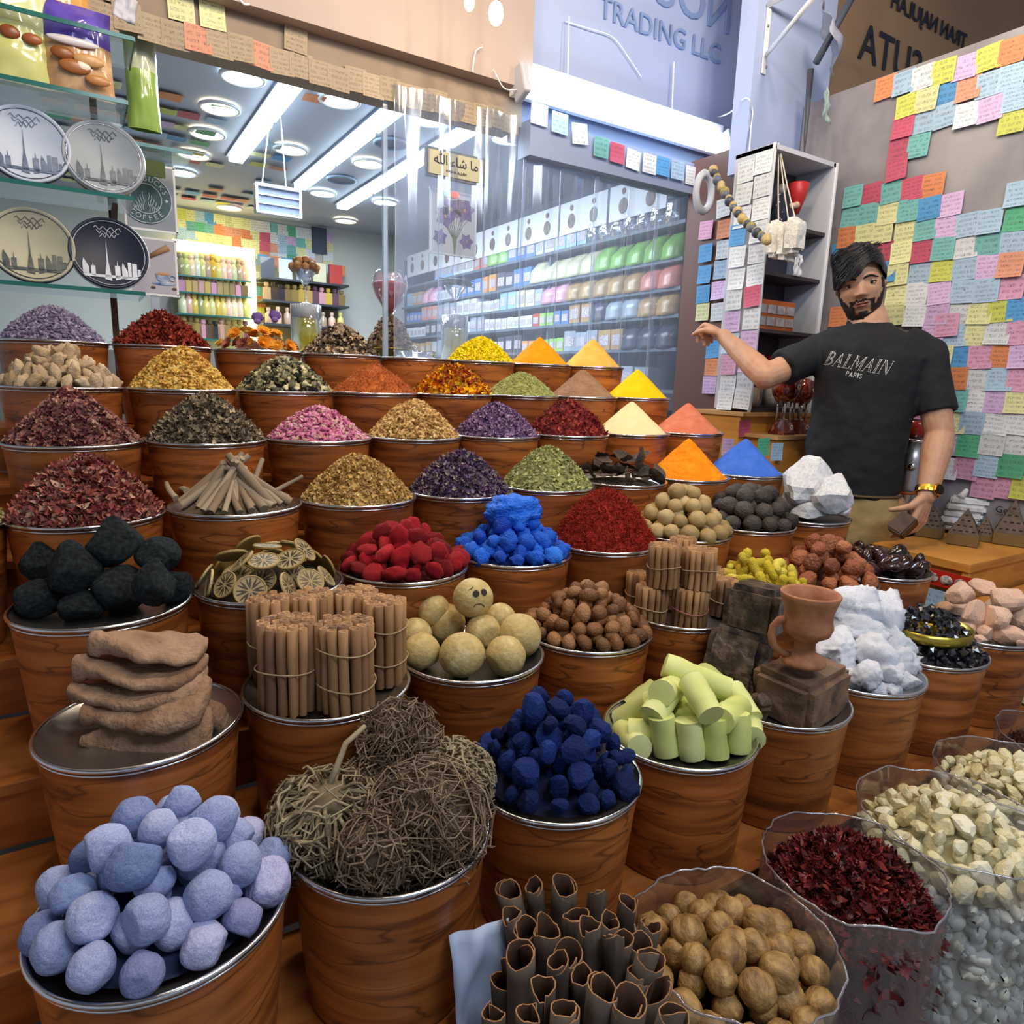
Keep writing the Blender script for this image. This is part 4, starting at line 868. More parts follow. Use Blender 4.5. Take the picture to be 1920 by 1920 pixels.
# sack of hibiscus
hx_, hy, hz, hR = .855, .443, .667, .114
s2 = sack(hx_, hy, hz, hR, .44, 'clear plastic sack full of dark red hibiscus', 2)
HIB = mk('hibiscus', ['#5a1418', '#7e2426', '#330a0e', '#98382f', '#471015', '#2a080b'], 'island', rough=.45, scale=8, spec=.5)
fill_core(s2, hR, -.43, -.035, HIB, n=1500, size=.022, shapes=('curl', 'thread'), seed=2)
heap('hibiscus_petals', 'mound of dark red hibiscus calyces filling the clear sack', 'dried flowers', (hx_, hy, hz - .05), hR * .97, .088, 1.8, HIB, 3600, .016, ['curl', 'thread', 'curl'], 77, tilt=1.0, lump=.012)
# sack of pale resin
rx, ry, rz, rR = 1.105, .430, .663, .132
s3 = sack(rx, ry, rz, rR, .46, 'clear plastic sack full of pale cream resin', 3)
RES = mk('cream_resin', ['#dfd5a6', '#ece3bc', '#d2c48e', '#f3edd2'], 'object', rough=.4, scale=3, sub=.25, bump=.2, bscale=5, bdist=.05)
RESI = mk('cream_resin_packed', ['#d6d4c2', '#e8e6d6', '#c4c2ae'], 'island', rough=.5, scale=6)
fill_core(s3, rR, -.45, -.05, RESI, n=1100, size=.030, shapes=('chunk', 'blob'), seed=3)
rm = [lump_mesh(500 + i, .35, 1.7, (1.25, .95, .7), 2, 8, False) for i in range(7)]
Pr = [(x, y, z - .045, r) for x, y, z, r in drop(rR * .96, .098, .011, .018, 51, 260, 1.2)]
MB().lathe([(rR * .9, -.05), (rR * .4, .01), (0, .025)], 40, close=False).build('filling', mk('filling', '#9c9470', rough=.9), s3, True)
place('resin_lump', rm, RES, Pr, (rx, ry, rz), 8, label='pale cream resin lump', where='in clear sack', cat='resin', group='cream resin lumps in the sack', per=14, lay='row')
# second resin sack and the dark one at the right edge
r2 = (1.37, .446, .648, .126); s4 = sack(*r2, .44, 'clear plastic sack of small yellowish resin, second from the right edge', 4)
fill_core(s4, r2[3], -.43, -.05, RESI, n=900, size=.022, shapes=('chunk', 'blob'), seed=4)
Pr = [(x, y, z - .04, r) for x, y, z, r in drop(r2[3] * .96, .075, .009, .0155, 52, 210, .8)]
MB().lathe([(r2[3] * .9, -.05), (r2[3] * .4, -.01), (0, .01)], 40, close=False).build('filling', mk('filling', '#8c8058', rough=.9), s4, True)
place('resin_lump', rm, mk('yellow_resin', ['#cdb983', '#e2d3a2', '#b89f62', '#d9c68e', '#ece0ba'], 'object', rough=.5, scale=3), Pr, r2[:3], 9, label='small yellowish resin lump', where='of far sack', cat='resin', group='small resin lumps in the far sack', per=16, lay='row')
r5 = (1.615, .458, .642, .116); s5 = sack(*r5, .43, 'clear plastic sack of dark brown threads at the right edge', 5)
heap('dark_threads', 'dark brown threads heaped in the sack at the right edge', 'dried herbs', (r5[0], r5[1], r5[2] - .05), r5[3] * .97, .05, 1.8, mk('dark_threads', ['#2c1410', '#4a2218', '#6b3422', '#1c0d0a'], 'island', rough=.5, scale=5), 1500, .02, ['thread', 'needle'], 78, tilt=.9)
fill_core(s5, r5[3], -.42, -.05, mk('dark_packed', ['#2c1410', '#40201a'], 'island', rough=.7, scale=4), n=500, size=.02, shapes=('thread',), seed=5)
# basket of curled bark
BARK = mk('bark', ['#4f4238', '#6b5d50', '#3c312a', '#5c5046'], 'object', rough=.85, scale=4, bump=.5, bscale=90, stretch=(1, 1, .25), bdist=.004)
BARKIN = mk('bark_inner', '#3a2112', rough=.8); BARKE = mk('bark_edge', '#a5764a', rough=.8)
def bark_mesh(seed):
    rg = random.Random(seed); n = 22; H = 14; V = []; r0 = rg.uniform(.011, .0175); turns = rg.uniform(1.0, 1.45); L = .30
    for i in range(H + 1):
        t = i / H
        for k in range(n + 1):
            s = k / n; a = turns * 2 * PI * s + .4 * t; r = r0 * (1 - .35 * max(0, s - .75) * 3) * (1 + .10 * noise.noise(Vector((s * 6, t * 5, seed)))) * (1 - .1 * t)
            zt = L * t + (.022 * noise.noise(Vector((s * 2.6, 3, seed * 1.7))) + .003 * rg.random() if i == H else 0)
            V.append((r * math.cos(a), r * math.sin(a), zt))
    me = bpy.data.meshes.new('bark'); F = [(i * (n + 1) + k, i * (n + 1) + k + 1, (i + 1) * (n + 1) + k + 1, (i + 1) * (n + 1) + k) for i in range(H) for k in range(n)]
    me.from_pydata(V, [], F); me.polygons.foreach_set('use_smooth', [True] * len(F)); 
    for q in (BARK, BARKIN, BARKE): me.materials.append(q)
    return me
bkm = [bark_mesh(i) for i in range(8)]
bk = [(952, 1668, .80, -.28), (1000, 1660, .80, -.16), (1058, 1665, .80, .02), (1120, 1680, .78, .05), (1178, 1690, .77, .08), (985, 1742, .72, -.20), (1025, 1740, .71, -.03), (1105, 1740, .70, .02), (975, 1788, .68, -.06), (1045, 1800, .66, -.04), (1065, 1795, .69, -.05),
      (1150, 1762, .69, -.08), (1168, 1760, .71, .12), (1200, 1770, .72, .05), (1222, 1792, .68, .22), (1018, 1855, .62, .0), (1130, 1852, .62, .03), (1090, 1828, .66, -.08), (1180, 1885, .61, .08), (1235, 1860, .66, .2), (925, 1900, .62, -.05), (1200, 1830, .68, .1), (1265, 1900, .62, .2), (960, 1720, .76, -.2), (1080, 1715, .75, 0), (1145, 1725, .74, .08), (1010, 1790, .74, -.1), (1110, 1790, .74, .05), (990, 1900, .60, -.05), (1060, 1895, .60, 0), (945, 1830, .7, -.12), (1218, 1740, .76, .18)]
bo = []
rg = random.Random(9)
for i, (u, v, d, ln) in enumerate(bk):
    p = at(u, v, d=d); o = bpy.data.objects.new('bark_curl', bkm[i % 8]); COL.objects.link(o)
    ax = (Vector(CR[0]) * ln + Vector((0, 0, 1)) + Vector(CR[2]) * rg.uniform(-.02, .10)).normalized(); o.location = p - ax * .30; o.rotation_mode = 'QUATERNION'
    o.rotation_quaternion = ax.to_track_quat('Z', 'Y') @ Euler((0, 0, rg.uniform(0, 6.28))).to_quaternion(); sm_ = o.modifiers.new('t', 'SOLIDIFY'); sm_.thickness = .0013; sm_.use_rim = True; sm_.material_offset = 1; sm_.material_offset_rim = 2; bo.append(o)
for i, o in enumerate(bo):      # label by the seen top
    o['_k'] = 0
tops = sorted(range(len(bo)), key=lambda i: bk[i][1])
bands = [tops[i::1] for i in range(1)]
per = 8; rows_ = [tops[i:i + per] for i in range(0, len(tops), per)]
for ri, row in enumerate(rows_):
    row.sort(key=lambda i: bk[i][0])
    for j, i in enumerate(row):
        del bo[i]['_k']; sset(bo[i], f"upright grey-brown curl of cinnamon bark, {ordi(j)} from left in the {['tallest', 'second', 'third', 'lowest'][min(ri, 3)]} rank", 'bark', 'upright bark curls in the front basket')
bs = empty('bark_basket', tuple(at(1090, 1850, d=.66))); bs.location.z = .36
MB().lathe([(0, 0), (.085, 0), (.10, .08), (.098, .08), (.082, .004), (0, .004)], 48, close=False).build('basket_wall', mk('dark_basket', '#2b1c12', rough=.8), bs, True)
sset(bs, 'low dark basket holding the upright bark curls', 'basket')
# crumpled paper on the ledge behind the bark
def paper(name, c, w, h, mat, seed, rot, label, cat):
    n = 10; V = [((i / n - .5) * w, (j / n - .5) * h, .012 * noise.noise(Vector((i * .35, j * .35, seed)))) for i in range(n + 1) for j in range(n + 1)]
    m = MB(); m.add(V, [(i * (n + 1) + j, (i + 1) * (n + 1) + j, (i + 1) * (n + 1) + j + 1, i * (n + 1) + j + 1) for i in range(n) for j in range(n)]); o = m.build(name, mat, None, True); o.location = c; o.rotation_euler = rot
    o.modifiers.new('s', 'SOLIDIFY').thickness = .0012; return sset(o, label, cat)
paper('wrapping_paper', at(908, 1850, y=.548), .07, .13, mk('blue_white_paper', '#b9c8e4', rough=.6), 3, (1.35, 0, -.1), 'pale blue crumpled paper beside the bark curls', 'paper')
# ================================================================== NOTES
NC = {'o': ('orange', '#dd8c5e'), 'b': ('pale blue', '#a9c8e4'), 'B': ('bright blue', '#559edb'), 'w': ('white', '#dfe6ee'), 'y': ('lime-yellow', '#cfd768'), 'v': ('lilac', '#d6b8e6'), 'p': ('crimson', '#c25672'),
      'k': ('pink', '#dba3c6'), 't': ('turquoise', '#76babb'), 'g': ('green', '#5ab58e'), 'l': ('cream', '#e2e4ae'), 'n': ('tan', '#a8967e'), 's': ('salmon', '#dc9a80')}  # tan: the haze of the backlit beam notes, put into the paper colour
def note_mat(key):
    nm, c = NC[key]; m = bpy.data.materials.new('note_' + nm); m.use_nodes = True; nt = m.node_tree; N = nt.nodes; L = nt.links; b = N['Principled BSDF']; b.inputs['Roughness'].default_value = .6
    uv = N.new('ShaderNodeTexCoord'); oi = N.new('ShaderNodeObjectInfo'); sp = N.new('ShaderNodeSeparateXYZ'); L.new(uv.outputs['Generated'], sp.inputs[0])
    def math_(op, a, bb=None, c_=None):
        n = N.new('ShaderNodeMath'); n.operation = op
        for i, q in enumerate((a, bb, c_)):
            if q is None: continue
            if hasattr(q, 'links'): L.new(q, n.inputs[i])
            else: n.inputs[i].default_value = q
        return n.outputs[0]
    rows = math_('MULTIPLY_ADD', oi.outputs['Random'], 2.5, 3.6)
    yy = math_('MULTIPLY', sp.outputs[1], rows); fr = math_('FRACT', yy); band = math_('LESS_THAN', math_('ABSOLUTE', math_('SUBTRACT', fr, .5)), .27)
    off = math_('MULTIPLY', oi.outputs['Random'], 91.0)
    cb = N.new('ShaderNodeCombineXYZ'); L.new(math_('MULTIPLY_ADD', sp.outputs[0], 15.0, off), cb.inputs[0]); L.new(math_('MULTIPLY', yy, 2.1), cb.inputs[1]); L.new(off, cb.inputs[2])
    t = N.new('ShaderNodeTexNoise'); t.inputs['Scale'].default_value = 1.35; t.inputs['Detail'].default_value = 1.5; t.inputs['Distortion'].default_value = 1.2; L.new(cb.outputs[0], t.inputs[0])
    line = math_('LESS_THAN', math_('ABSOLUTE', math_('SUBTRACT', t.outputs[0], .5)), .030)
    cb2 = N.new('ShaderNodeCombineXYZ'); L.new(math_('MULTIPLY_ADD', sp.outputs[0], 2.2, off), cb2.inputs[0]); L.new(math_('FLOOR', yy), cb2.inputs[1])
    t2 = N.new('ShaderNodeTexNoise'); t2.inputs['Scale'].default_value = 2.0; L.new(cb2.outputs[0], t2.inputs[0]); gap = math_('GREATER_THAN', t2.outputs[0], .44)
    mx_ = math_('LESS_THAN', math_('ABSOLUTE', math_('SUBTRACT', sp.outputs[0], .5)), .42); my_ = math_('LESS_THAN', math_('ABSOLUTE', math_('SUBTRACT', sp.outputs[1], .5)), .43)
    ink = math_('MULTIPLY', math_('MULTIPLY', math_('MULTIPLY', line, band), gap), math_('MULTIPLY', mx_, my_))
    mix = N.new('ShaderNodeMixRGB'); L.new(math_('MULTIPLY', ink, .85), mix.inputs[0]); mix.inputs[2].default_value = hx('#252a3c')
    hs = N.new('ShaderNodeHueSaturation'); hs.inputs['Color'].default_value = hx(c); mr = N.new('ShaderNodeMapRange'); L.new(oi.outputs['Random'], mr.inputs[0]); mr.inputs[3].default_value = .84; mr.inputs[4].default_value = 1.08; L.new(mr.outputs[0], hs.inputs['Value'])
    L.new(hs.outputs[0], mix.inputs[1]); L.new(mix.outputs[0], b.inputs['Base Color']); return m
NM = {k: note_mat(k) for k in NC}
def note_geo(seed):
    n = 5; V = []; cu = [.10, .02, .16, .06, .0, .22][seed % 6]
    for j in range(n + 1):
        for i in range(n + 1):
            x, y = i / n - .5, j / n - .5; V.append((x, y, .055 + cu * max(0, -y) ** 2 * 1.2 + .02 * noise.noise(Vector((x * 3, y * 3, seed * 5))) + (.10 * max(0, x + .0 - .25 + y * -.6 - .2) if seed % 2 else 0)))
    top = [(j * (n + 1) + i, j * (n + 1) + i + 1, (j + 1) * (n + 1) + i + 1, (j + 1) * (n + 1) + i) for j in range(n) for i in range(n)]
    m = MB(); m.add(V, top); q = (n + 1) ** 2; m.add([(x, y, z - .012) for x, y, z in V], [tuple(reversed(f)) for f in top]); return m
NG = [note_geo(i) for i in range(6)]; NGM = {}
def note(loc, Rm, key, seed, size=.076, name='sticky_note'):
    g = seed % 6
    if (g, key) not in NGM: me = NG[g].mesh('note', True); me.materials.append(NM[key]); NGM[(g, key)] = me
    o = bpy.data.objects.new(name, NGM[(g, key)]); COL.objects.link(o); rg = random.Random(seed * 7 + 1); size *= .965; loc = Vector(loc) + Rm @ Vector((0, 0, .0011 * (seed % 5)))
    o.matrix_world = Matrix.Translation(loc) @ Rm.to_4x4() @ Matrix.Rotation(rg.gauss(0, .035), 4, 'Z') @ Matrix.Diagonal((size, size, size, 1)); return o
RX = Matrix(((0, 0, -1), (-1, 0, 0), (0, 1, 0)))          # faces -X: local x -> -y, local y -> z
RY = Matrix(((1, 0, 0), (0, 0, -1), (0, 1, 0)))           # faces -Y
RDOWN = Matrix(((1, 0, 0), (0, -1, 0), (0, 0, -1)))        # faces down
def notes_px(rows, plane, val, Rm, where, group, seed, size=.076, lift=0):
    k = seed
    for ri, row in enumerate(rows):
        row = sorted(row, key=lambda q: q[0]); cnt = {}
        tot = {}
        for q in row: tot[q[2]] = tot.get(q[2], 0) + 1
        for u, v, key in row:
            cnt[key] = cnt.get(key, 0) + 1; k += 1
            p = at(u, v, **{plane: val}); o = note(p, Rm, key, k, size)
            w = (ordi(cnt[key] - 1) + ' such from left') if tot[key] > 1 else 'only such'
            sset(o, f"{NC[key][0]} handwritten note {where}, {w} in {ordi(ri)} row", 'note', group)
rowsR = [
 [(1661,165,'o'),(1696,156,'b'),(1732,146,'w'),(1771,135,'y'),(1812,126,'v'),(1855,109,'y'),(1899,96,'o')],
 [(1702,199,'y'),(1739,188,'l'),(1778,174,'B'),(1817,166,'s'),(1856,159,'b'),(1898,146,'b')],
 [(1695,238,'p'),(1732,228,'b'),(1773,217,'b'),(1814,216,'w'),(1859,205,'v'),(1907,184,'b')],
 [(1687,277,'p'),(1723,274,'t'),(1899,226,'y')], [(1683,318,'p')],
 [(1601,369,'t'),(1635,364,'p'),(1672,361,'t'),(1712,354,'p'),(1751,348,'o'),(1912,364,'b')],
 [(1596,406,'t'),(1629,402,'t'),(1666,401,'l'),(1704,395,'t'),(1744,391,'B'),(1784,384,'v'),(1909,410,'g')],
 [(1589,445,'o'),(1623,441,'l'),(1657,436,'l'),(1698,432,'l'),(1736,430,'t'),(1776,425,'v'),(1816,422,'b'),(1857,416,'b')],
 [(1577,474,'B'),(1656,474,'p'),(1691,474,'l'),(1731,472,'p'),(1770,467,'t'),(1813,462,'w'),(1853,457,'t'),(1901,453,'b')],
 [(1662,511,'B'),(1685,515,'l'),(1725,511,'b'),(1767,507,'y'),(1810,503,'b'),(1855,500,'v'),(1897,497,'s')],
 [(1681,552,'l'),(1720,551,'w'),(1762,550,'v'),(1806,547,'b'),(1851,545,'b'),(1897,539,'k')],
 [(1573,594,'o'),(1678,590,'l'),(1717,592,'w'),(1759,588,'v'),(1801,588,'w'),(1839,586,'l'),(1878,582,'y'),(1914,580,'B')],
 [(1750,629,'v'),(1791,629,'b'),(1833,627,'l'),(1872,624,'w'),(1914,624,'k')],
 [(1766,668,'l'),(1796,671,'B'),(1839,670,'k'),(1883,667,'o'),(1918,668,'v')],
 [(1793,710,'o'),(1833,710,'w'),(1876,711,'b'),(1914,712,'k')],
 [(1712,765,'k'),(1793,751,'t'),(1828,753,'w'),(1871,753,'v'),(1910,753,'l')],
 [(1790,792,'l'),(1824,793,'b'),(1868,793,'w'),(1908,793,'w')],
 [(1786,833,'v'),(1817,836,'g'),(1862,832,'w'),(1903,830,'w')],
 [(1775,878,'w'),(1813,878,'k'),(1852,874,'b'),(1898,874,'g')],
 [(1845,913,'k'),(1889,914,'k'),(1922,915,'y')]]
notes_px(rowsR, 'x', 2.466, RX, 'on plaster wall', 'sticky notes on the grey plaster wall', 0)
o = note(at(1777, 610, x=2.462), RX, 'k', 777); sset(o, 'pink handwritten note stuck over two others', 'note', 'sticky notes on the grey plaster wall')
TXT = {}
def text_obj(name, s, mat, loc, Rm, size, parent=None, shear=0, ext=.0004, align='CENTER', bevel=0, flip=False):
    c = bpy.data.curves.new(name, 'FONT'); c.body = s; c.size = size; c.align_x = align; c.align_y = 'CENTER'; c.shear = shear; c.extrude = ext; c.resolution_u = 3
    if bevel: c.fill_mode = 'NONE'; c.bevel_depth = bevel; c.extrude = 0
    t = bpy.data.objects.new(name, c); COL.objects.link(t); dg = bpy.context.evaluated_depsgraph_get(); dg.update(); me = bpy.data.meshes.new_from_object(t.evaluated_get(dg)); bpy.data.objects.remove(t)
    me.materials.clear(); me.materials.append(mat); o = bpy.data.objects.new(name, me); COL.objects.link(o)
    M = Matrix.Translation(loc) @ Rm.to_4x4() @ (Matrix.Diagonal((-1, 1, 1, 1)) if flip else Matrix.Identity(4))
    if parent is not None: bpy.context.view_layer.update(); o.parent = parent; o.matrix_parent_inverse = parent.matrix_world.inverted()
    o.matrix_world = M; return o
def ink_on(u, v, s, size=.016):      # words that can be read on a few notes
    best = min((o for o in COL.objects if o.name.startswith('sticky_note') and o.parent is None), key=lambda o: (px(o.location)[0] - u) ** 2 + (px(o.location)[1] - v) ** 2)
    text_obj('handwriting', s, INKB, best.matrix_world.translation + Vector((-.0032, 0, 0)), RX, size, best, .15)
INKB = mk('ink_blue_black', '#1d2436', rough=.6)
for u, v, s in ((1899, 96, 'ESM\nDLA'), (1696, 156, 'DUBAI'), (1855, 500, 'MILENO\nDUBAI'), (1681, 552, 'DUBAI'), (1828, 753, 'FORZA\nLORKA'), (1824, 793, 'DEN\nBALI'), (1773, 217, 'Egypt'), (1744, 391, 'DUBAI'), (1685, 515, 'HOLA\nDUBAI'), (1876, 711, 'CIAO'), (1806, 547, 'DUBAI')):
    ink_on(u, v, s)
# cabinet with open shelves beside the plaster wall
cab = empty('display_cabinet', (2.2, 1.74, 1.245)); sset(cab, 'narrow open display cabinet with sticky notes on its side', 'cabinet')
LG = mk('cabinet_white', '#c4c9d6', rough=.5); DG = mk('cabinet_dark', '#3a3038', rough=.5)
def sub(mb, name, mat, par, off, **k):
    for i, v in enumerate(mb.v): mb.v[i] = (v[0] - off[0], v[1] - off[1], v[2] - off[2])
    return mb.build(name, mat, par, **k)
cl = cab.location
sub(MB().span((2.03, 1.64, 1.245), (2.045, 1.80, 2.128)), 'side_panel', LG, cab, cl); sub(MB().span((2.365, 1.64, 1.245), (2.38, 1.80, 2.128)), 'side_panel', LG, cab, cl)
sub(MB().span((2.03, 1.64, 2.115), (2.38, 1.80, 2.13)), 'top_panel', LG, cab, cl); sub(MB().span((2.045, 1.795, 1.245), (2.365, 1.80, 2.115)), 'back_panel', mk('cabinet_back', '#4d4650', rough=.6), cab, cl)
SHZ = [1.89, 1.725, 1.53, 1.40]
for z in SHZ[:3] + [1.25]: sub(MB().span((2.045, 1.645, z - .012), (2.365, 1.795, z)), 'shelf', DG, cab, cl)
sub(MB().span((2.026, 1.634, 1.235), (2.034, 1.642, 2.13)).span((2.376, 1.634, 1.235), (2.384, 1.642, 2.13)), 'edge_trim', WHITE, cab, cl)
cabn = [[(1400,322,'w'),(1434,305,'w')],[(1397,365,'w'),(1432,349,'w')],[(1393,408,'w'),(1428,392,'w')],[(1385,441,'B'),(1424,435,'w')],[(1385,482,'w'),(1420,474,'w')],[(1382,524,'w'),(1418,516,'w')],[(1378,562,'w'),(1413,556,'p')],
        [(1374,604,'v'),(1410,598,'w')],[(1371,644,'b'),(1406,640,'v')],[(1368,684,'k'),(1402,680,'v')],[(1366,722,'w'),(1398,718,'w')],[(1362,750,'w'),(1394,748,'w')]]
notes_px(cabn, 'x', 2.026, RX, 'on cabinet side', 'sticky notes on the cabinet side', 300, .074)
# things inside the cabinet
ib = cl
def toy():
    p = Vector((2.17, 1.70, 1.892)); e = empty('cloth_doll', p); sset(e, 'small dark blue patterned doll holding a red cloth on the top shelf', 'doll')
    MB().lathe([(.035, 0), (.038, .03), (.028, .08), (.016, .11), (.0, .115)], 20).build('dress', mk('navy_pattern', ['#161c33', '#1b2340', '#c9cde0'], 'noise', rough=.8, scale=70, contrast=(.55, .72)), e, True)
    MB().ell((0, 0, .128), (.016, .016, .019), 12, 8).build('head', mk('doll_grey', '#8f8a90', rough=.6), e, True)
    MB().tube([(.02, -.02, .07), (.045, -.03, .075)], [.009, .011], 8).ell((.048, -.03, .077), .012, 8, 6).build('arm', mk('doll_hand', '#cfae9c', rough=.6), e, True)
    MB().lathe([(.010, 0), (.03, .06), (.036, .10), (.032, .104), (.0, .06)], 16, (.062, -.02, .05)).build('red_cloth', mk('red_cloth', '#b62a2e', rough=.4), e, True)
toy()
m = MB(); m.span((2.05, 1.72, 1.892), (2.13, 1.735, 2.06)); o = m.build('yellow_bag', mk('dull_yellow_bag', '#b9bd6a', rough=.4)); sset(o, 'dull yellow packet behind the doll on the top shelf', 'packet')
def tray(x0, x1, z, label):
    e = empty('ring_tray', ((x0 + x1) / 2, 1.70, z)); sset(e, label, 'tray'); w = x1 - x0
    MB().box((0, 0, .05), (w, .05, .11)).build('tray_box', mk('orange_box', '#b85f2a', rough=.5), e, bevel=.003)
    for r_ in range(2):
        for c_ in range(4): MB().box((-w * .36 + c_ * w * .24, -.027, .03 + r_ * .042), (w * .2, .004, .03)).build('compartment', mk('grey_pane', ['#8c8790', '#b9b4bd'], 'noise', rough=.3, scale=40), e)
tray(2.06, 2.28, 1.60, 'orange display box with small grey compartments in the cabinet'); bpy.data.objects['ring_tray'].location.z = 1.532
o = paper('white_card', (2.22, 1.638, 1.76), .045, .075, mk('white_card', '#d8dae0', rough=.5), 12, (1.57, 0, 0), 'white card with a dark stroke hanging at the cabinet middle', 'card')
MB().box((0, -.0, 0), (.003, .05, .003)).build('stroke', INKB, o).rotation_euler = (0, 0, -.2)
for x, l, c in ((2.10, 'left', '#c98a3c'), (2.24, 'right', '#a89a94')):
    e = empty('glass_jar', (x, 1.70, 1.252 + .0)); e.location.z = 1.252; sset(e, f'clear storage jar with red lid, {l} one in the cabinet', 'jar', 'storage jars in the cabinet')
    MB().lathe([(0, 0), (.042, 0), (.045, .02), (.045, .13), (.036, .15), (.036, .165)], 28, close=False).build('jar_body', CLEAR, e, True)
    MB().lathe([(0, .004), (.04, .004), (.04, .07), (0, .075)], 24).build('jar_contents', mk('jar_fill', [c, '#e0d6c8'], 'noise', rough=.7, scale=40), e, True)
    MB().lathe([(0, .165), (.040, .165), (.040, .19), (0, .19)], 28).build('lid', mk('red_lid', '#9c2430', rough=.4), e, True)
# wooden unit below
WU = empty('wooden_counter', (2.2, 1.7, 0)); sset(WU, 'honey-coloured wooden counter unit under the cabinet', 'counter')
sub(MB().span((1.99, 1.64, 0), (2.44, 1.87, 1.232)), 'carcass', WOODY, WU, (2.2, 1.7, 0), bevel=.003)
sub(MB().span((2.02, 1.50, 0), (2.40, 1.64, 1.15)), 'lower_step', WOODY, WU, (2.2, 1.7, 0), bevel=.003)
sub(MB().span((2.01, 1.49, 1.15), (2.41, 1.64, 1.162)).span((1.985, 1.625, 1.222), (2.445, 1.88, 1.236)), 'edging', mk('pale_edge', '#c99a62', rough=.5), WU, (2.2, 1.7, 0))
for u, v, k, y, l in ((1395, 803, 'p', 1.636, 'crimson handwritten note on the wooden counter front'), (1362, 838, 'v', 1.636, 'lilac handwritten note low on the wooden counter'), (1430, 838, 'g', 1.486, 'green handwritten note half behind the blue powder'), (1455, 847, 'b', 1.486, 'pale blue handwritten note right of the blue powder')):
    sset(note(at(u, v, y=y), RY, k, int(u), .062), l, 'note', 'sticky notes on the wooden counter')
# burners
BRN = mk('burner_glaze', ['#5a1a12', '#7a2c1c', '#c9a08a'], 'noise', rough=.12, scale=60, contrast=(.4, .75), coat=.8)
def burner(x, y, z, l, s=1):
    e = empty('incense_burner', (x, y, z)); e.scale = (s, s, s); sset(e, l, 'incense burner', 'glazed incense burners')
    MB().lathe([(.0, 0), (.040, 0), (.040, .006), (.022, .045), (0, .05)][::1], 4).build('foot', BRN, e).rotation_euler = (0, 0, PI / 4)
    for k in range(4): a = PI / 4 + k * PI / 2; MB().tube([(.019 * math.cos(a), .019 * math.sin(a), .04), (.019 * math.cos(a), .019 * math.sin(a), .105)], .0035, 8).build('leg', mk('silver_leg', '#c9c4c4', rough=.2, metal=.9), e, True)
    m = MB(); m.lathe([(0, .10), (.026, .10), (.040, .125), (.046, .165), (.042, .165), (.034, .125), (0, .115)], 32)
    for i, v in enumerate(m.v):
        if v[2] > .16: m.v[i] = (v[0], v[1], v[2] + .016 * abs(math.sin(2 * math.atan2(v[1], v[0]))))
    m.build('bowl', BRN, e, True)
    q = mk('white_motif', '#e8dcd8', rough=.4)
    for zz, rr in ((.145, .0455), (.022, .034)):
        m = MB()
        for k in range(6): a = k * PI / 3; m.ell((.006 * math.cos(a) - .0, -rr, zz + .006 * math.sin(a)), (.0032, .0012, .0032), 8, 5)
        m.build('flower_motif', q, e, True)
burner(2.12, 1.56, 1.163, 'tall red-brown glazed incense burner on silver legs', 1.15); burner(2.24, 1.58, 1.163, 'red-brown glazed incense burner half behind the shopkeeper', 1.1)
# silver and clear machine behind the arm
e = empty('drink_dispenser', (2.32, 1.36, .95)); sset(e, 'silver dispenser with a red bowl top behind the shopkeeper', 'dispenser')
MB().lathe([(0, -.95), (.05, -.95), (.05, .12), (.048, .20), (0, .2)], 28).build('body', STEEL, e, True); MB().lathe([(0, .2), (.055, .2), (.055, .21), (0, .21)], 28).build('collar', CHROME, e, True)
MB().lathe([(0, .21), (.03, .215), (.045, .25), (.05, .27), (0, .26)], 28).build('red_bowl', mk('red_bowl', '#c4382c', rough=.15), e, True); MB().ell((-.045, -.03, .12), .017, 14, 8).build('knob', CHROME, e, True)
MB().torus((-.045, -.02, .03), .03, .005, 24, 6).build('orange_ring', mk('orange_ring', '#c65a26', rough=.3), e, True)
# ------------------------------------------------------------------ pillar with notes, plastic ring, beads, hanging pouches
struct('trim_pillar', MB().span((2.255, 1.965, 0), (2.5, 2.24, 2.25)), mk('pillar', '#6a4a44', rough=.5))
pil = [[(1358,390,'w')],[(1325,432,'k'),(1360,430,'o')],[(1325,475,'B'),(1357,468,'w')],[(1322,515,'B'),(1353,506,'b')],[(1320,552,'B'),(1349,545,'v')],[(1318,585,'l'),(1347,585,'w')],[(1338,655,'B')],[(1336,688,'o')],[(1332,722,'v')]]
notes_px(pil, 'x', 2.250, RX, 'on dark pillar', 'sticky notes on the dark pillar', 500, .074)
c = at(1321, 345, y=1.952); m = MB(); R_ = .065
m.add([(c[0] + math.cos(a) * (R_ + .016 * math.cos(b)) * .62, c[1] + .016 * math.sin(b), c[2] - .03 + math.sin(a) * (R_ + .016 * math.cos(b))) for a in [2 * PI * i / 40 for i in range(40)] for b in [2 * PI * j / 8 for j in range(8)]],
      [(i * 8 + j, ((i + 1) % 40) * 8 + j, ((i + 1) % 40) * 8 + (j + 1) % 8, i * 8 + (j + 1) % 8) for i in range(40) for j in range(8)])
o = m.build('hanging_ring', mk('grey_ring', '#b9bfcc', rough=.4), None, True); sset(o, 'pale grey oval ring hanging beside the bead string', 'ring')
bd0 = at(1336, 318, d=2.42); bd1 = at(1440, 452, d=2.12)
tone = [mk('bead_' + n, c_, rough=.45) for n, c_ in (('sand', '#b9a26c'), ('grey', '#5a6474'), ('olive', '#94884a'), ('dark', '#3f4654'))]
e = empty('bead_string', bd0); sset(e, 'long string of sand and grey wooden beads hanging diagonally', 'bead string'); bd = []
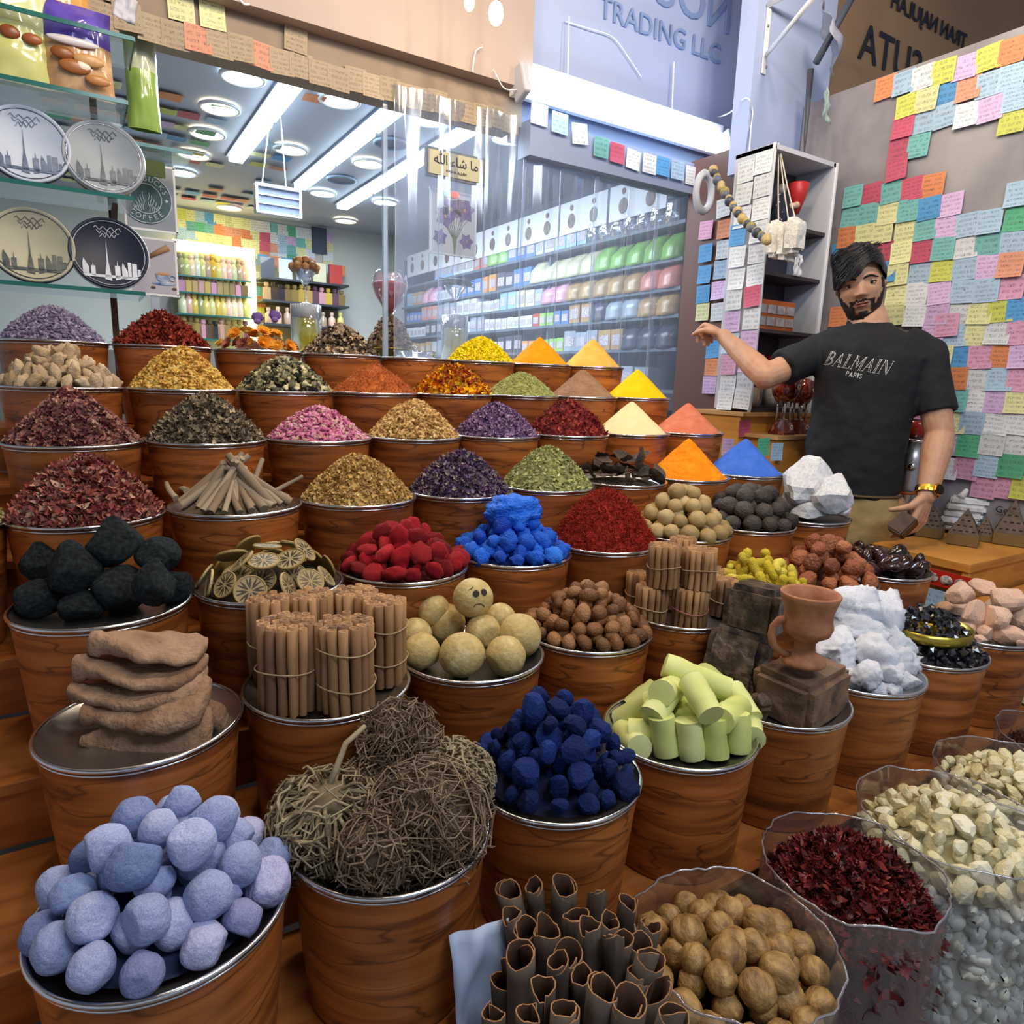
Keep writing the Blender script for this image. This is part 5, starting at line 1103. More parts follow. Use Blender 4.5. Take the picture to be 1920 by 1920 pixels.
for i in range(26):
    t = i / 25; p = bd0.lerp(bd1, t); p.z -= .05 * math.sin(PI * t) ** 1 * .6; p += Vector((.004 * (-1) ** i, 0, 0)); 
    b = MB().ell((0, 0, 0), (.0135 + .003 * (i % 3 == 0),) * 3, 14, 8).build('bead', tone[(i * 3) % 4 if i % 5 else 0], e, True); b.location = p - bd0
m = MB(); m.tube([Vector((0, 0, 0)), Vector((.0, 0, .05))], .002, 6); m.build('cord', tone[1], e)
hp = at(1460, 268, d=2.33)
for i, (u, v, s) in enumerate([(1458, 440, 1.0), (1478, 440, 1.05), (1490, 432, .9)]):
    p = at(u, v, d=2.26 - .03 * i); e = empty('gauze_pouch', p); sset(e, f"white gauze pouch hanging on a pale cord, {['left', 'middle', 'right'][i]} of three", 'pouch', 'gauze pouches on cords')
    o = slab_rock('x', (0, 0, -.02), (.078 * s, .05, .115 * s), mk('gauze', ['#d9d6cd', '#f4f3ee'], 'noise', rough=.7, scale=90, bump=.6, bscale=160, bdist=.004), 30 + i, rnd=.014, amp=.008, cuts=5); o.name = 'pouch_body'; o.parent = e
    MB().tube([Vector((0, 0, .03)), (Vector(hp) - p) * .5 + Vector((.002 * i, 0, 0)), Vector(hp) - p], .0022, 6).build('cord', mk('pale_cord', '#c9c2b4', rough=.8), e)
# ------------------------------------------------------------------ fascia: tube light, notes, letters, cables, bracket
TUBE = mk('tube_glow', '#dff2ff', emis=7)
a = Vector((1.385, 2.20, 2.335)); b = Vector((2.40, 2.20, 2.335)); e = empty('tube_light', (a + b) / 2); sset(e, 'long glowing white tube light across the pale fascia', 'light'); hl = (b - a).length / 2
MB().box((0, 0, 0), (2 * hl, .05, .075), M=Matrix.Rotation(-.35, 3, 'X')).build('diffuser', TUBE, e, bevel=.012)
MB().box((0, .045, .03), (2 * hl + .05, .03, .12)).build('housing', WHITE, e, bevel=.004)
for s in (-1, 1): MB().box((s * (hl + .014), 0, 0), (.028, .075, .112), M=Matrix.Rotation(-.35, 3, 'X')).build('end_cap', mk('cap_grey', '#b9bcc8', rough=.5), e, bevel=.008)
MB().tube([(-hl * .55, .06, .05), (-hl * .55, .07, .30)], .003, 6).build('hanger', WHITE, e); MB().tube([(hl * .5, .06, .05), (hl * .5, .07, .28)], .003, 6).build('hanger', WHITE, e)
struct('trim_header', MB().span((1.43, 2.22, 2.12), (2.26, 2.30, 2.24)).span((1.43, 2.30, 2.2), (2.7, 2.38, 2.33)), mk('header_panel', '#8e9bbb', rough=.5))
fn = [[(1010,215,'w'),(1048,232,'b'),(1085,252,'w'),(1125,277,'t'),(1156,288,'p'),(1186,300,'w'),(1216,308,'w'),(1241,313,'B'),(1268,320,'b'),(1296,330,'w')]]
notes_px(fn, 'y', 2.215, RY, 'along header below tube light', 'sticky notes under the tube light', 600, .074)
LET = mk('letter_blue', '#8199c8', rough=.5); LETD = mk('letter_dark', '#2b3342', rough=.4)
def sign_text(s, u, v, y, size, mat, label, flip=False, tall=1.0):
    o = text_obj('sign_letters', s, mat, at(u, v, y=y), RY @ Matrix.Diagonal((1, tall, 1)), size, None, 0, .003, flip=flip); return sset(o, label, 'lettering')
sign_text('TRADING LLC', 1245, 62, 2.292, .105, LET, 'small pale blue letters low on the fascia', tall=1.0)
sign_text('NOUN', 1275, -8, 2.292, .20, LET, 'large pale blue letters cut by the top edge', flip=True)
sign_text('SUTA', 1672, 108, 1.953, .20, LETD, 'big dark letters seen above the plaster wall', flip=True); sign_text('TRAN NAJULAH', 1745, 42, 1.953, .09, LETD, 'small dark letters high above the plaster wall', flip=True)
def wire(name, pts, r, mat, label, cat='cable'):
    P = [Vector(p) for p in pts]; out = []
    for i in range(len(P) - 1):
        p0, p1, p2, p3 = P[max(i - 1, 0)], P[i], P[i + 1], P[min(i + 2, len(P) - 1)]
        for k in range(6): t = k / 6; out.append(.5 * ((2 * p1) + (-p0 + p2) * t + (2 * p0 - 5 * p1 + 4 * p2 - p3) * t * t + (-p0 + 3 * p1 - 3 * p2 + p3) * t ** 3))
    out.append(P[-1]); o = MB().tube(out, r, 6).build(name, mat, None, True); return sset(o, label, cat)
wire('light_cable', [at(1345, 220, y=2.28), at(1370, 210, y=2.1), at(1398, 184, y=1.875), at(1411, 205, y=1.87), at(1408, 240, y=1.87), at(1405, 283, y=1.82)], .0028, WHITE, 'thin white cable arching from tube light to cabinet')
wire('fascia_cable', [at(1060, 40, y=2.29), at(1110, 55, y=2.285), at(1150, 70, y=2.285), at(1180, 110, y=2.285), at(1203, 145, y=2.285)], .002, WHITE, 'thin pale cable crossing the fascia')
e = empty('wall_bracket', at(1440, 10, y=1.875)); sset(e, 'white metal angle bracket on the nook wall', 'bracket')
q0 = Vector(at(1440, 10, y=1.872)); q1 = Vector(at(1434, 140, y=1.872)); q2 = Vector(at(1530, -10, y=1.50)); 
MB().box((q0 + q1) / 2 - q0, (.022, .006, (q0 - q1).length)).build('upright', WHITE, e, bevel=.002)
MB().tube([q1.lerp(q0, .28) - q0, q2 - q0], .008, 8).build('brace', WHITE, e, True); MB().tube([Vector((0, 0, 0)), Vector((.03, -.37, .02))], .009, 8).build('arm', WHITE, e, True)
for t in (.3, .9): MB().ell(q0.lerp(q1, t) - q0 + Vector((0, -.005, 0)), (.005, .003, .005), 8, 5).build('screw', STEEL, e, True)
def awning(u, v, d, w, h, mat, seed, label, rot):
    o = paper('folded_sheet', at(u, v, d=d), w, h, mat, seed, rot, label, 'sheet'); o.data.update()
    for vv in o.data.vertices: vv.co.z += .05 * noise.noise(Vector((vv.co.x * 9, vv.co.y * 9, seed))); 
    return o
awning(1560, 70, 2.35, .16, .20, mk('plastic_grey', '#8c93a6', rough=.25), 2, 'crumpled grey plastic sheet hanging beside the bracket', (1.2, .5, .3))
awning(1548, 200, 2.35, .08, .09, mk('plastic_green', '#9fb8b0', rough=.25), 5, 'crumpled pale green plastic scrap on the wall corner', (1.4, .2, .5))
MB().tube([at(1600, -10, d=2.3), at(1530, 118, d=2.35)], .012, 8).build('sheet_rod', mk('dark_rod', '#3d4656', rough=.4), None, True); sset(bpy.data.objects['sheet_rod'], 'dark slanting rod holding the plastic sheet', 'rod')
MB().tube([at(1520, 130, d=2.45), at(1510, 255, d=2.5), at(1508, 285, d=2.5)], [.012, .006, .002], 8).build('dark_strap', mk('dark_strap', '#454b58', rough=.5), None, True); sset(bpy.data.objects['dark_strap'], 'dark strap hanging in the wall corner', 'strap')
# beam details: bulbs, note fringe
for u, v, r, l in ((930, 25, .022, 'lower right'), (880, 5, .015, 'upper left')):
    p = at(u, v, y=1.95); e = empty('warm_bulb', p); sset(e, f'glowing warm bulb under the top edge, {l} one', 'bulb', 'warm bulbs'); MB().ell((0, 0, 0), (r, r, r * 1.5), 16, 10).build('glass_bulb', mk('bulb_glow', '#ffd9a0', emis=14), e, True); MB().tube([(0, 0, r), (0, 0, r + .05)], .008, 8).build('socket', BLACK, e, True); MB().tube([(0, 0, r + .05), (0, 0, 3.35 - p.z)], .003, 6).build('cord', BLACK, e)
    lamp('warm_bulb_light', 'POINT', p + Vector((0, -.03, -.03)), 1.3 if l[0] == 'l' else .8, WARM, .03)
rg = random.Random(3); bn = []
for i in range(26):
    x = -.05 + i * .057; z = 2.232 + rg.uniform(-.012, .004)
    bn.append(note(Vector((x, 2.276, z)), RY, rg.choice('nnnnnlnnsnn'), 700 + i, .072))
bn2 = [note(Vector((x, 2.277, 2.296)), RY, rg.choice('nnnnlnn'), 740 + i, .07) for i, x in enumerate([.05, .16, .31, .39, .62])]
for row, l in ((bn, 'lower'), (bn2, 'upper')):
    row.sort(key=lambda o: o.location.x)
    for j, o in enumerate(row): sset(o, f"{o.data.materials[0].name.split('.')[0].replace('note_', '')} note on the beam edge, {ordi(j)} from the left in {l} row", 'note', 'sticky notes along the beam edge')
wire('loose_hook', [at(905, 88, y=2.2), at(893, 95, y=2.2), at(888, 115, y=2.2), at(886, 135, y=2.2)], .0025, WHITE, 'small bent white hook below the beam', 'hook')
wire('beam_cable', [at(925, 130, y=2.2), at(945, 165, y=2.2), at(970, 168, y=2.2)], .0022, WHITE, 'short white cable loop at beam end')
wire('ceiling_loop', [at(450, 0, y=2.15), at(458, 8, y=2.15), at(468, 8, y=2.15)], .003, WHITE, 'tiny white wire loop at the top edge')
# ================================================================== LEFT GLASS SHELVES
sh = empty('glass_shelf_rack', (0, 2.2, 1.3)); sset(sh, 'glass shelves with green edges and brown posts at upper left', 'shelf rack')
for z, x1 in ((1.976, .150), (1.751, .150), (1.518, .160), (2.125, .175)):
    m = MB().span((-.55, 2.10 - 2.2, z - 1.3 - .008), (x1, 2.30 - 2.2, z - 1.3)); p = m.build('glass_pane', GLASS, sh); q = MB().span((-.55, -.102, z - 1.3 - .009), (x1, -.098, z - 1.3 + .001)).span((x1, -.1, z - 1.3 - .009), (x1 + .003, .1, z - 1.3 + .001)).build('green_edge', GLASSEDGE, p)
for x, z0, z1 in ((.088, 1.19, 1.512), (.075, 1.76, 1.968), (.10, 1.526, 1.743)): MB().span((x, .07, z0 - 1.3), (x + .016, .086, z1 - 1.3)).build('post', DARKWOOD, sh)
MB().prism([(0, 0), (.12, 0), (.12, -.008), (.012, -.045), (.012, -.09), (0, -.09)], .012, Matrix.Translation((.105, .08, 1.742 - 1.3)).to_4x4() @ Matrix(((0, 0, 1, 0), (-1, 0, 0, 0), (0, 1, 0, 0), (0, 0, 0, 1)))).build('bracket', DARKWOOD, sh)
r1 = empty('glass_shelf', (.23, 2.35, 1.93)); sset(r1, 'small glass shelf carrying the green packet', 'shelf'); MB().span((-.06, -.08, -.008), (.09, .08, 0)).build('glass_pane', GLASS, r1); MB().span((-.06, -.083, -.009), (.09, -.079, .001)).build('green_edge', GLASSEDGE, r1); MB().span((-.02, .05, -.05), (.03, .06, -.008)).build('support', mk('olive_support', '#6c7a3c', rough=.5), r1)
# souvenir plates
def plate(u, v, face, rimc, art, label, gold=False):
    R_ = .091; c = at(u, v, y=2.15); c.z = (1.753 if v < 400 else 1.520) + .0925; e = empty('souvenir_plate', c); e.rotation_euler = (PI / 2 - .17, 0, 0); sset(e, label, 'plate', 'round skyline plates on the glass shelves')
    MB().lathe([(0, -.012), (R_ * .97, -.012), (R_, -.006), (R_, .006), (R_ * .96, .008), (R_ * .93, .004), (0, .004)], 72).build('disc', mk('plate_face', face, 'noise', rough=.5, scale=8), e, True)
    MB().torus((0, 0, .005), R_ * .9, .0009, 72, 6).torus((0, 0, -.002), R_ * .985, .0042, 72, 8).build('rim_line', rimc, e, True)
    A = mk('plate_art', art, 'noise', rough=.4, scale=60); m = MB(); z0 = -.072
    for x, w, h, tp in [(-.062, .014, .042, 1), (-.044, .010, .036, 2), (-.014, .016, .050, 3), (.010, .012, .040, 2), (.026, .013, .038, 1), (.040, .008, .046, 0), (.050, .011, .044, 0), (.063, .006, .030, 0)]:
        b = [(x, z0 + abs(x) * .28), (x + w, z0 + abs(x + w) * .28)]
        top = {0: [(x + w, z0 + h + .006), (x, z0 + h + .006)], 1: [(x + w, z0 + h * .75), (x + w * .2, z0 + h + .012), (x, z0 + h)], 2: [(x + w, z0 + h), (x + w * .6, z0 + h), (x + w * .5, z0 + h + .014), (x + w * .4, z0 + h), (x, z0 + h)], 3: [(x + w * .8, z0 + h * .6), (x + w * .62, z0 + h), (x + w * .5, z0 + h + .055), (x + w * .38, z0 + h), (x + w * .2, z0 + h * .6)]}[tp]
        m.prism(b + top, .0015, Matrix.Translation((0, 0, .0045)))
    rg = random.Random(int(u)); m.span((-.062, z0 + .008, .0045), (.066, z0 + .015, .006)); m.build('skyline', A, e)
    m = MB()
    for k in range(3):
        y0 = .062 - k * .009; m.tube([((t - .5) * (.062 - .012 * k), y0 + .006 * math.sin(t * 23 + k * 2) * rg.uniform(.4, 1), .006) for t in [i / 26 for i in range(27)]], .0008, 4)
    m.build('calligraphy', A, e); 
    if gold: MB().lathe([(R_ * .9, -.0125), (R_ * .97, -.03), (R_ * .9, -.03)], 60, close=False).build('gold_side', mk('gold_side', '#b9862e', rough=.3, metal=.8), e, True)
gl = mk('silver_rim', '#c9ccd4', rough=.2, metal=.8); dk = mk('dark_line', '#2c3548', rough=.4)
plate(52, 292, ['#b6c6e0', '#cdd8ec'], dk, ['#4c5b78', '#7c8cab'], 'pale blue round skyline plate, upper shelf, cut by the left edge')
plate(197, 315, ['#8e99a6', '#a3adb8'], gl, ['#3c4654', '#6b7684'], 'grey round skyline plate with bright rim, upper shelf', True)
plate(62, 477, ['#a9a894', '#bcb9a0'], dk, ['#3a4048', '#6e7268'], 'beige-grey round skyline plate, lower shelf')
plate(206, 490, ['#1c2236', '#232a40'], mk('white_line', '#c9cfdc', rough=.4), ['#c2c9d8', '#e0e4ee'], 'dark navy round skyline plate with white drawing')
# bags
def bag(name, c, w, h, d, mats, label, cat='bag', seed=1, split=.5, rz=0, lean=0, group=None, art=None):
    e = empty(name, c, rz); e.rotation_euler = (lean, 0, rz); nx, nz = 18, 24; rg = random.Random(seed); cut = int(nz * split)
    def P(i, j, s):
        x = (i / nx - .5); z = j / nz; pin = math.sin(PI * min(1, max(0, (x + .5)))) ** .6; f = (1 - .85 * max(0, z - .82) / .18) * (.55 + .45 * min(1, z * 4)) if z > .82 or z < .25 else 1
        nn = noise.noise(Vector((x * 5, z * 5, seed * 3 + s))) * .16 + noise.noise(Vector((x * 13, z * 11, seed * 5 + s))) * .08
        return (x * w * (1 - .06 * math.sin(PI * z)), s * d / 2 * pin * (f + nn), z * h + .01 * h * noise.noise(Vector((x * 6, seed, 0))) * (j == nz))
    for lo, hi, mt, nm in ((0, cut, mats[0], 'lower_film'), (cut, nz, mats[1], 'upper_film')):
        if hi <= lo: continue
        m = MB(); V = []
        for s in (-1, 1):
            for j in range(lo, hi + 1):
                for i in range(nx + 1): V.append(P(i, j, s))
        q = (hi - lo + 1) * (nx + 1); F = []
        for b in (0, q):
            for j in range(hi - lo):
                for i in range(nx):
                    f = (b + j * (nx + 1) + i, b + j * (nx + 1) + i + 1, b + (j + 1) * (nx + 1) + i + 1, b + (j + 1) * (nx + 1) + i); F.append(f if b == 0 else f[::-1])
        m.add(V, F); m.build(nm, mt, e, True)
    if art:
        for k, (x, z, rx, rz_, col) in enumerate(art): MB().ell((x * w, -d * .50 - .002, z * h), (rx * w, .006, rz_ * h), 14, 8).build('printed_picture', mk('print_' + col[1:], col, rough=.3), e, True)
    return sset(e, label, cat, group)
FILM = lambda n, c, **k: mk(n, c, 'noise', rough=.18, scale=6, coat=.6, **k)
bag('snack_bag', Vector((at(30, 168, y=2.16).x, 2.16, 1.978)), .17, .245, .06, [FILM('bag_green', ['#c3c86a', '#d6d98c', '#a9b457']), FILM('bag_green2', ['#c9cf80', '#dfe3b4'])], 'yellow-green snack bag standing top left, cut by the edge', art=[(.0, .42, .12, .06, '#8a4a2c'), (.25, .40, .12, .05, '#a05a34')])
bag('snack_bag', Vector((at(152, 194, y=2.16).x, 2.16, 1.978)), .155, .205, .07, [FILM('bag_nuts', ['#b98a5a', '#d9b48a', '#8a5430'], contrast=(.42, .62)), FILM('bag_purple', ['#3c2a86', '#6a55c4', '#2c1e62'])], 'purple and white snack bag with nut pictures', seed=5, split=.62,
    art=[(-.05, .28, .22, .08, '#9c6236'), (.15, .38, .22, .07, '#c79a68'), (-.2, .40, .16, .07, '#8a5028'), (.05, .30, .12, .06, '#e6dccb'), (-.05, .55, .36, .05, '#d9d3dc'), (.25, .18, .18, .06, '#b9824c')])
bag('snack_bag', at(272, 245, y=2.35), .085, .30, .06, [FILM('bag_leaf', ['#7ea040', '#98b85c', '#64862e']), FILM('bag_clear', ['#9aa884', '#c9d0b8', '#8a9674'])], 'tall green and silver packet on small glass shelf', seed=9, split=.5)
bag('snack_bag', (.02, 2.2, 2.127), .14, .17, .05, [FILM('bag_orange', ['#c78a3c', '#e0b070']), FILM('bag_orange2', ['#c78a3c', '#d9a45c'])], 'orange bag on the topmost glass shelf, mostly cut off', seed=12)
o = paper('paper_tag', at(235, 15, y=2.12), .05, .06, mk('tag_grey', '#b9bccb', rough=.5), 5, (1.5, .2, .1), 'pale grey paper tag hanging at the top left', 'tag')
# coffee posters
def poster(name, u0, v0, u1, v1, y, mat, label):
    a = at(u0, v0, y=y); b = at(u1, v1, y=y); e = empty(name, ((a[0] + b[0]) / 2, y, (a[2] + b[2]) / 2)); w, h = abs(b[0] - a[0]), abs(a[2] - b[2]); MB().box((0, 0, 0), (w, .006, h)).build('poster_board', mat, e); MB().box((0, .001, h / 2), (w + .01, .009, .006)).box((0, .001, -h / 2), (w + .01, .009, .006)).box((-w / 2, .001, 0), (.006, .009, h)).box((w / 2, .001, 0), (.006, .009, h)).build('white_border', WHITE, e); sset(e, label, 'poster'); return e, w, h
PG = mk('poster_grey', ['#7f8896', '#969dab'], 'noise', rough=.5, scale=4)
e, w, h = poster('coffee_poster', 228, 300, 332, 438, 2.5, PG, 'grey poster with round green coffee-shop emblem')
e.location.x += 0
LG2 = mk('emblem_green', '#3c5a60', rough=.5); LW = mk('emblem_white', '#c9d2da', rough=.5); ex, ez, er = w * .5 - .082, -.005, .072
def ring(r0, r1, mat, yy, nm): MB().lathe([(r0, 0), (r1, 0), (r1, .002), (r0, .002), (r0, 0)], 64, (ex, -yy, ez), close=False, M=Matrix.Rotation(PI / 2, 3, 'X')).build(nm, mat, e)
ring(0, er, LG2, .004, 'emblem_disc'); ring(er * .97, er * 1.0, LW, .0055, 'emblem_ring'); ring(er * .58, er * .61, LW, .0055, 'emblem_ring')
for s_, a0, st, fl in (('STARBUCKS', 90 + 66, -16.5, 0), ('COFFEE', 270 - 42, 17, 1)):
    for i, ch in enumerate(s_):
        a = math.radians(a0 + i * st); rr = er * .79; M_ = RY @ Matrix.Rotation((a - PI / 2) if not fl else (a + PI / 2), 3, 'Z'); 
        text_obj('emblem_letter', ch, LW, Vector(e.location) + Vector((ex + rr * math.cos(a), -.0075, ez + rr * math.sin(a))), M_, er * .30, e)
m = MB()
for k in range(5):
    for s in (-1, 1): m.tube([(ex + s * (er * (.10 + .085 * k) + .0025 * math.sin(t * 9)), -.007, ez - er * .5 + er * (.75 - .12 * k) * t) for t in [i / 10 for i in range(11)]], .0011, 4)
m.build('emblem_waves', LW, e)
for a in (0, PI):
    m = MB(); m.prism([(ex + rr * math.cos(t) + er * .79 * math.cos(a), ez + rr * math.sin(t)) for t, rr in [(PI / 2 + i * PI / 5, er * (.09 if i % 2 == 0 else .04)) for i in range(10)]], .001, Matrix(((1, 0, 0, 0), (0, 0, -1, -.006), (0, 1, 0, 0), (0, 0, 0, 1)))); m.build('star', LW, e)
e, w, h = poster('coffee_cup_poster', 238, 442, 334, 556, 2.5, mk('poster_pale', ['#a7a6b2', '#b9b7c4'], 'noise', rough=.5, scale=3), 'pale poster picturing a blue coffee cup and a paper roll')
q = mk('cup_blue', ['#3f6aa8', '#d5dae6'], 'noise', rough=.4, scale=40); cx = w * .20
MB().prism([(cx - .022, .0), (cx - .018, -.016), (cx - .008, -.024), (cx + .008, -.024), (cx + .018, -.016), (cx + .022, 0)], .003, Matrix(((1, 0, 0, 0), (0, 0, -1, -.003), (0, 1, 0, -.02), (0, 0, 0, 1)))).build('printed_cup', q, e); MB().ell((cx, -.005, -.02), (.022, .002, .005), 20, 8).build('printed_coffee', mk('print_coffee', '#b98a5c', rough=.4), e, True)
MB().ell((cx, -.004, -.048), (.034, .002, .006), 20, 8).build('printed_saucer', q, e, True); MB().torus((0, 0, 0), .008, .002, 16, 6).build('printed_handle', q, e, True, loc=(cx + .026, -.005, -.03)).rotation_euler = (PI / 2, 0, 0)
MB().tube([(cx - .035, -.005, .03), (cx + .018, -.005, .062)], [.006, .010], 8).build('printed_roll', mk('print_roll', '#a07a54', rough=.6), e, True)
for dx in (-.03, .03): MB().ell((cx + dx, -.005, -.062), (.007, .002, .004), 10, 6).build('printed_bean', mk('print_bean', '#6a4a36', rough=.5), e, True)
MB().span((-.012, .004, 1.373 - e.location.z), (.012, .012, 0)).build('stand_post', STEEL, e)
# ================================================================== SHOP INTERIOR
CW = mk('cool_light', '#dff4ff', emis=6); WWL = mk('warm_light', '#fff0c8', emis=5); ALU = mk('light_housing', '#8fa0bc', rough=.4)
def bar(u0, v0, u1, v1, label, w=.07, seg=2):
    a = at(u0, v0, z=2.475); b = at(u1, v1, z=2.475); x = (a.x + b.x) / 2; e = empty('ceiling_strip_light', (x, (a.y + b.y) / 2, 2.475)); L = (b.y - a.y); sset(e, label, 'light', 'strip lights in the shop ceiling')
    for i in range(seg): MB().box((0, -L / 2 + L * (i + .5) / seg, 0), (w, L / seg - .05, .03)).build('diffuser', CW, e)
    MB().box((0, 0, .018), (w * 1.35, L, .012)).build('housing', ALU, e); return x, (a.y + b.y) / 2, L
B = [bar(600, 108, 432, 300, 'left glowing strip light in the shop ceiling'), bar(800, 158, 560, 352, 'middle glowing strip light in the shop ceiling', seg=3), bar(950, 212, 630, 388, 'right glowing strip light in the shop ceiling', seg=4)]
for x, y, L in B: lamp('strip_light', 'AREA', (x, y, 2.44), 24, (.82, .92, 1), .1, None, L)
dl = [(455, 143, 'c'), (412, 201, 'w'), (388, 249, 'w'), (363, 289, 'w'), (340, 322, 'c'), (637, 186, 'c'), (545, 279, 'w'), (806, 223, 'c'), (952, 258, 'c'), (690, 305, 'w'), (605, 361, 'c'), (430, 388, 'w'), (722, 378, 'c'), (648, 413, 'w'), (733, 268, 'o'), (640, 336, 'o')]
dn = []
for u, v, k in dl:
    p = at(u, v, z=2.492); e = empty('ceiling_downlight', p); MB().lathe([(.09, 0), (.09, -.010), (.078, -.012), (.078, -.002)], 36, close=False).build('ring', WHITE if k != 'o' else ALU, e, True); MB().lathe([(0, -.004), (.079, -.004)], 36, close=False).build('lens', {'c': CW, 'w': WWL, 'o': mk('unlit_lens', '#7c87a0', rough=.3)}[k], e); dn.append((e, k))
for kk, nm in (('c', 'cool white round'), ('w', 'warm yellow round'), ('o', 'unlit grey round')):
    g = sorted([e for e, k in dn if k == kk], key=lambda e: px(e.location)[0])
    for i, e in enumerate(g): sset(e, f"{nm} ceiling downlight, {ordi(i)} of these from the left", 'light', 'round downlights in the shop ceiling')
# notes on shop ceiling and back wall
rg = random.Random(21); cn = []
for i in range(13):
    for j in range(16):
        x = .0 + i * .105; y = 2.62 + j * .19
        if noise.noise(Vector((x * 1.6, y * 1.1, 3))) + .55 - i * .05 + (.25 if j > 12 else 0) < .12 + rg.uniform(-.25, .25): continue
        if any(abs(x - b[0]) < .12 and abs(y - b[1]) < b[2] / 2 + .1 for b in B): continue
        cn.append((j, note(Vector((x + rg.gauss(0, .01), y, 2.494)), RDOWN @ Matrix.Rotation(PI, 3, 'Z'), rg.choice('bBollssgtwwvyp'), 900 + i * 20 + j, .095)))
for j in range(16):
    g = sorted([o for jj, o in cn if jj == j], key=lambda o: o.location.x)
    for i, o in enumerate(g): sset(o, f"{o.data.materials[0].name.split('.')[0].replace('note_', '')} note on the shop ceiling, {ordi(i)} from left in {ordi(j)} line from curtain", 'note', 'sticky notes on the shop ceiling')
cols = ['ylbBllllwwtwgwwbv', 'ltgtossolpwbvtlbl', 'bbllllollpsbtlwvw', 'bllwgllllowwgvvwl']
for r_ in range(4):
    k = 0
    for i in range(17):
        u = 343 + i * 17.0; v = 402 + r_ * 17.5 + i * 2.7
        if 583 < u < 612: continue
        k += 1; o = note(at(u, v, y=5.79), RY, cols[r_][i], 1500 + r_ * 40 + i, .082); sset(o, f"{NC[cols[r_][i]][0]} note on the shop's back wall, {ordi(k - 1)} from left in {ordi(r_)} row", 'note', 'sticky notes on the back wall of the shop')
for k, (u, v, key) in enumerate([(493, 488, 'B'), (515, 491, 'o'), (538, 494, 'B'), (560, 497, 'B'), (600, 503, 'o'), (618, 506, 'b'), (638, 508, 'o'), (486, 520, 'w'), (487, 548, 't'), (487, 566, 'o'), (486, 584, 'y')]):
    sset(note(at(u, v, y=5.70), RY, key, 1700 + k, .085), f"{NC[key][0]} note over the bottle shelves, {ordi(k)} along", 'note', 'sticky notes over the bottle shelves')
o = MB().span((0, -.01, 0), (.12, 0, .20)).build('dark_poster', mk('navy_poster', '#39465f', rough=.5)); o.location = at(585, 474, y=5.78); sset(o, 'dark navy poster among the notes on back wall', 'poster')
# hanging display frame
p = at(521, 378, y=3.5); e = empty('hanging_rack_sign', p); sset(e, 'white framed panel hanging on two wires from shop ceiling', 'sign'); 
MB().box((0, 0, 0), (.19, .03, .12)).build('panel', mk('panel_grey', '#77839a', rough=.4), e); MB().box((0, -.005, .058), (.21, .05, .014)).box((0, -.005, -.062), (.21, .05, .01)).box((-.1, -.005, 0), (.012, .05, .12)).box((.1, -.005, 0), (.010, .05, .12)).build('white_frame', WHITE, e, bevel=.002)
for z in (-.02, .018): MB().box((0, -.02, z), (.19, .006, .005)).build('crossbar', WHITE, e)
for x in (-.07, .04): MB().tube([(x, 0, .06), (x + .05 * (1 if x < 0 else -.3), 0, 2.5 - p.z)], .0025, 5).build('wire', WHITE, e)
# sign and saffron poster
p = (at(795, 273, y=2.27) + at(910, 350, y=2.27)) / 2; e = empty('hanging_sign', p); sset(e, 'cream plaque with dark calligraphy hanging before the curtain', 'sign')
MB().box((0, 0, 0), (.236, .006, .096)).build('frame', mk('sign_frame', '#6d7684', rough=.4), e, bevel=.002); MB().box((0, -.004, 0), (.216, .004, .076)).build('plaque', mk('sign_cream', ['#bdbaa0', '#b2af94'], 'noise', rough=.5, scale=6), e)
text_obj('calligraphy', '\uFDF2 \uFE80\uFE8E\uFEB7 \uFE8E\uFEE3', INKB, p + Vector((0, -.0075, .010)), RY, .042, e); text_obj('latin_line', 'MASHA ALLAH', INKB, p + Vector((0, -.0075, -.022)), RY, .012, e)
for x in (-.08, .08): MB().tube([(x, 0, .048), (x, .01, .12)], .001, 5).build('wire', STEEL, e)
e, w, h = poster('saffron_poster', 808, 352, 890, 484, 2.33, mk('poster_white', ['#b9bdc4', '#d0d3d6'], 'noise', rough=.5, scale=3), 'white poster with purple crocus flowers behind the plastic curtain')
PUR = mk('print_purple', ['#5d4a80', '#836ba6'], 'noise', rough=.5, scale=40); GRN = mk('print_green', '#5f7a5a', rough=.5)
def petals(cx, cz, r, n, nm='printed_flower', sp=PI * 2, a0=0, w_=.34):
    m = MB()
    for k in range(n):
        a = a0 + sp * k / n; d = (math.cos(a), math.sin(a)); s = (-d[1] * r * w_, d[0] * r * w_)
        m.prism([(cx, cz), (cx + d[0] * r * .55 - s[0], cz + d[1] * r * .55 - s[1]), (cx + d[0] * r, cz + d[1] * r), (cx + d[0] * r * .55 + s[0], cz + d[1] * r * .55 + s[1])], .0012, Matrix(((1, 0, 0, 0), (0, 0, -1, -.004), (0, 1, 0, 0), (0, 0, 0, 1))))
    m.build(nm, PUR, e); MB().ell((cx, -.0055, cz), (r * .12, .002, r * .16), 8, 6).build('printed_centre', mk('print_yellow', '#b99a5c', rough=.5), e)
petals(-.055, -.052, .030, 6, a0=.3); petals(.052, -.055, .030, 6, a0=.1); petals(-.012, .045, .048, 5, a0=.9); petals(.042, .05, .045, 6, a0=.2); petals(-.035, .02, .042, 4, a0=1.2, sp=PI * 1.6)
m = MB()
for k in range(9): x = (k - 4) * .016; m.tube([(.005, -.004, -.105), (.004 + x * .12, -.004, -.05), (x * .6, -.004, 0), (x * 1.15, -.004, .05 - abs(x) * .3)], [.0022, .0014, .001, .0006], 4)
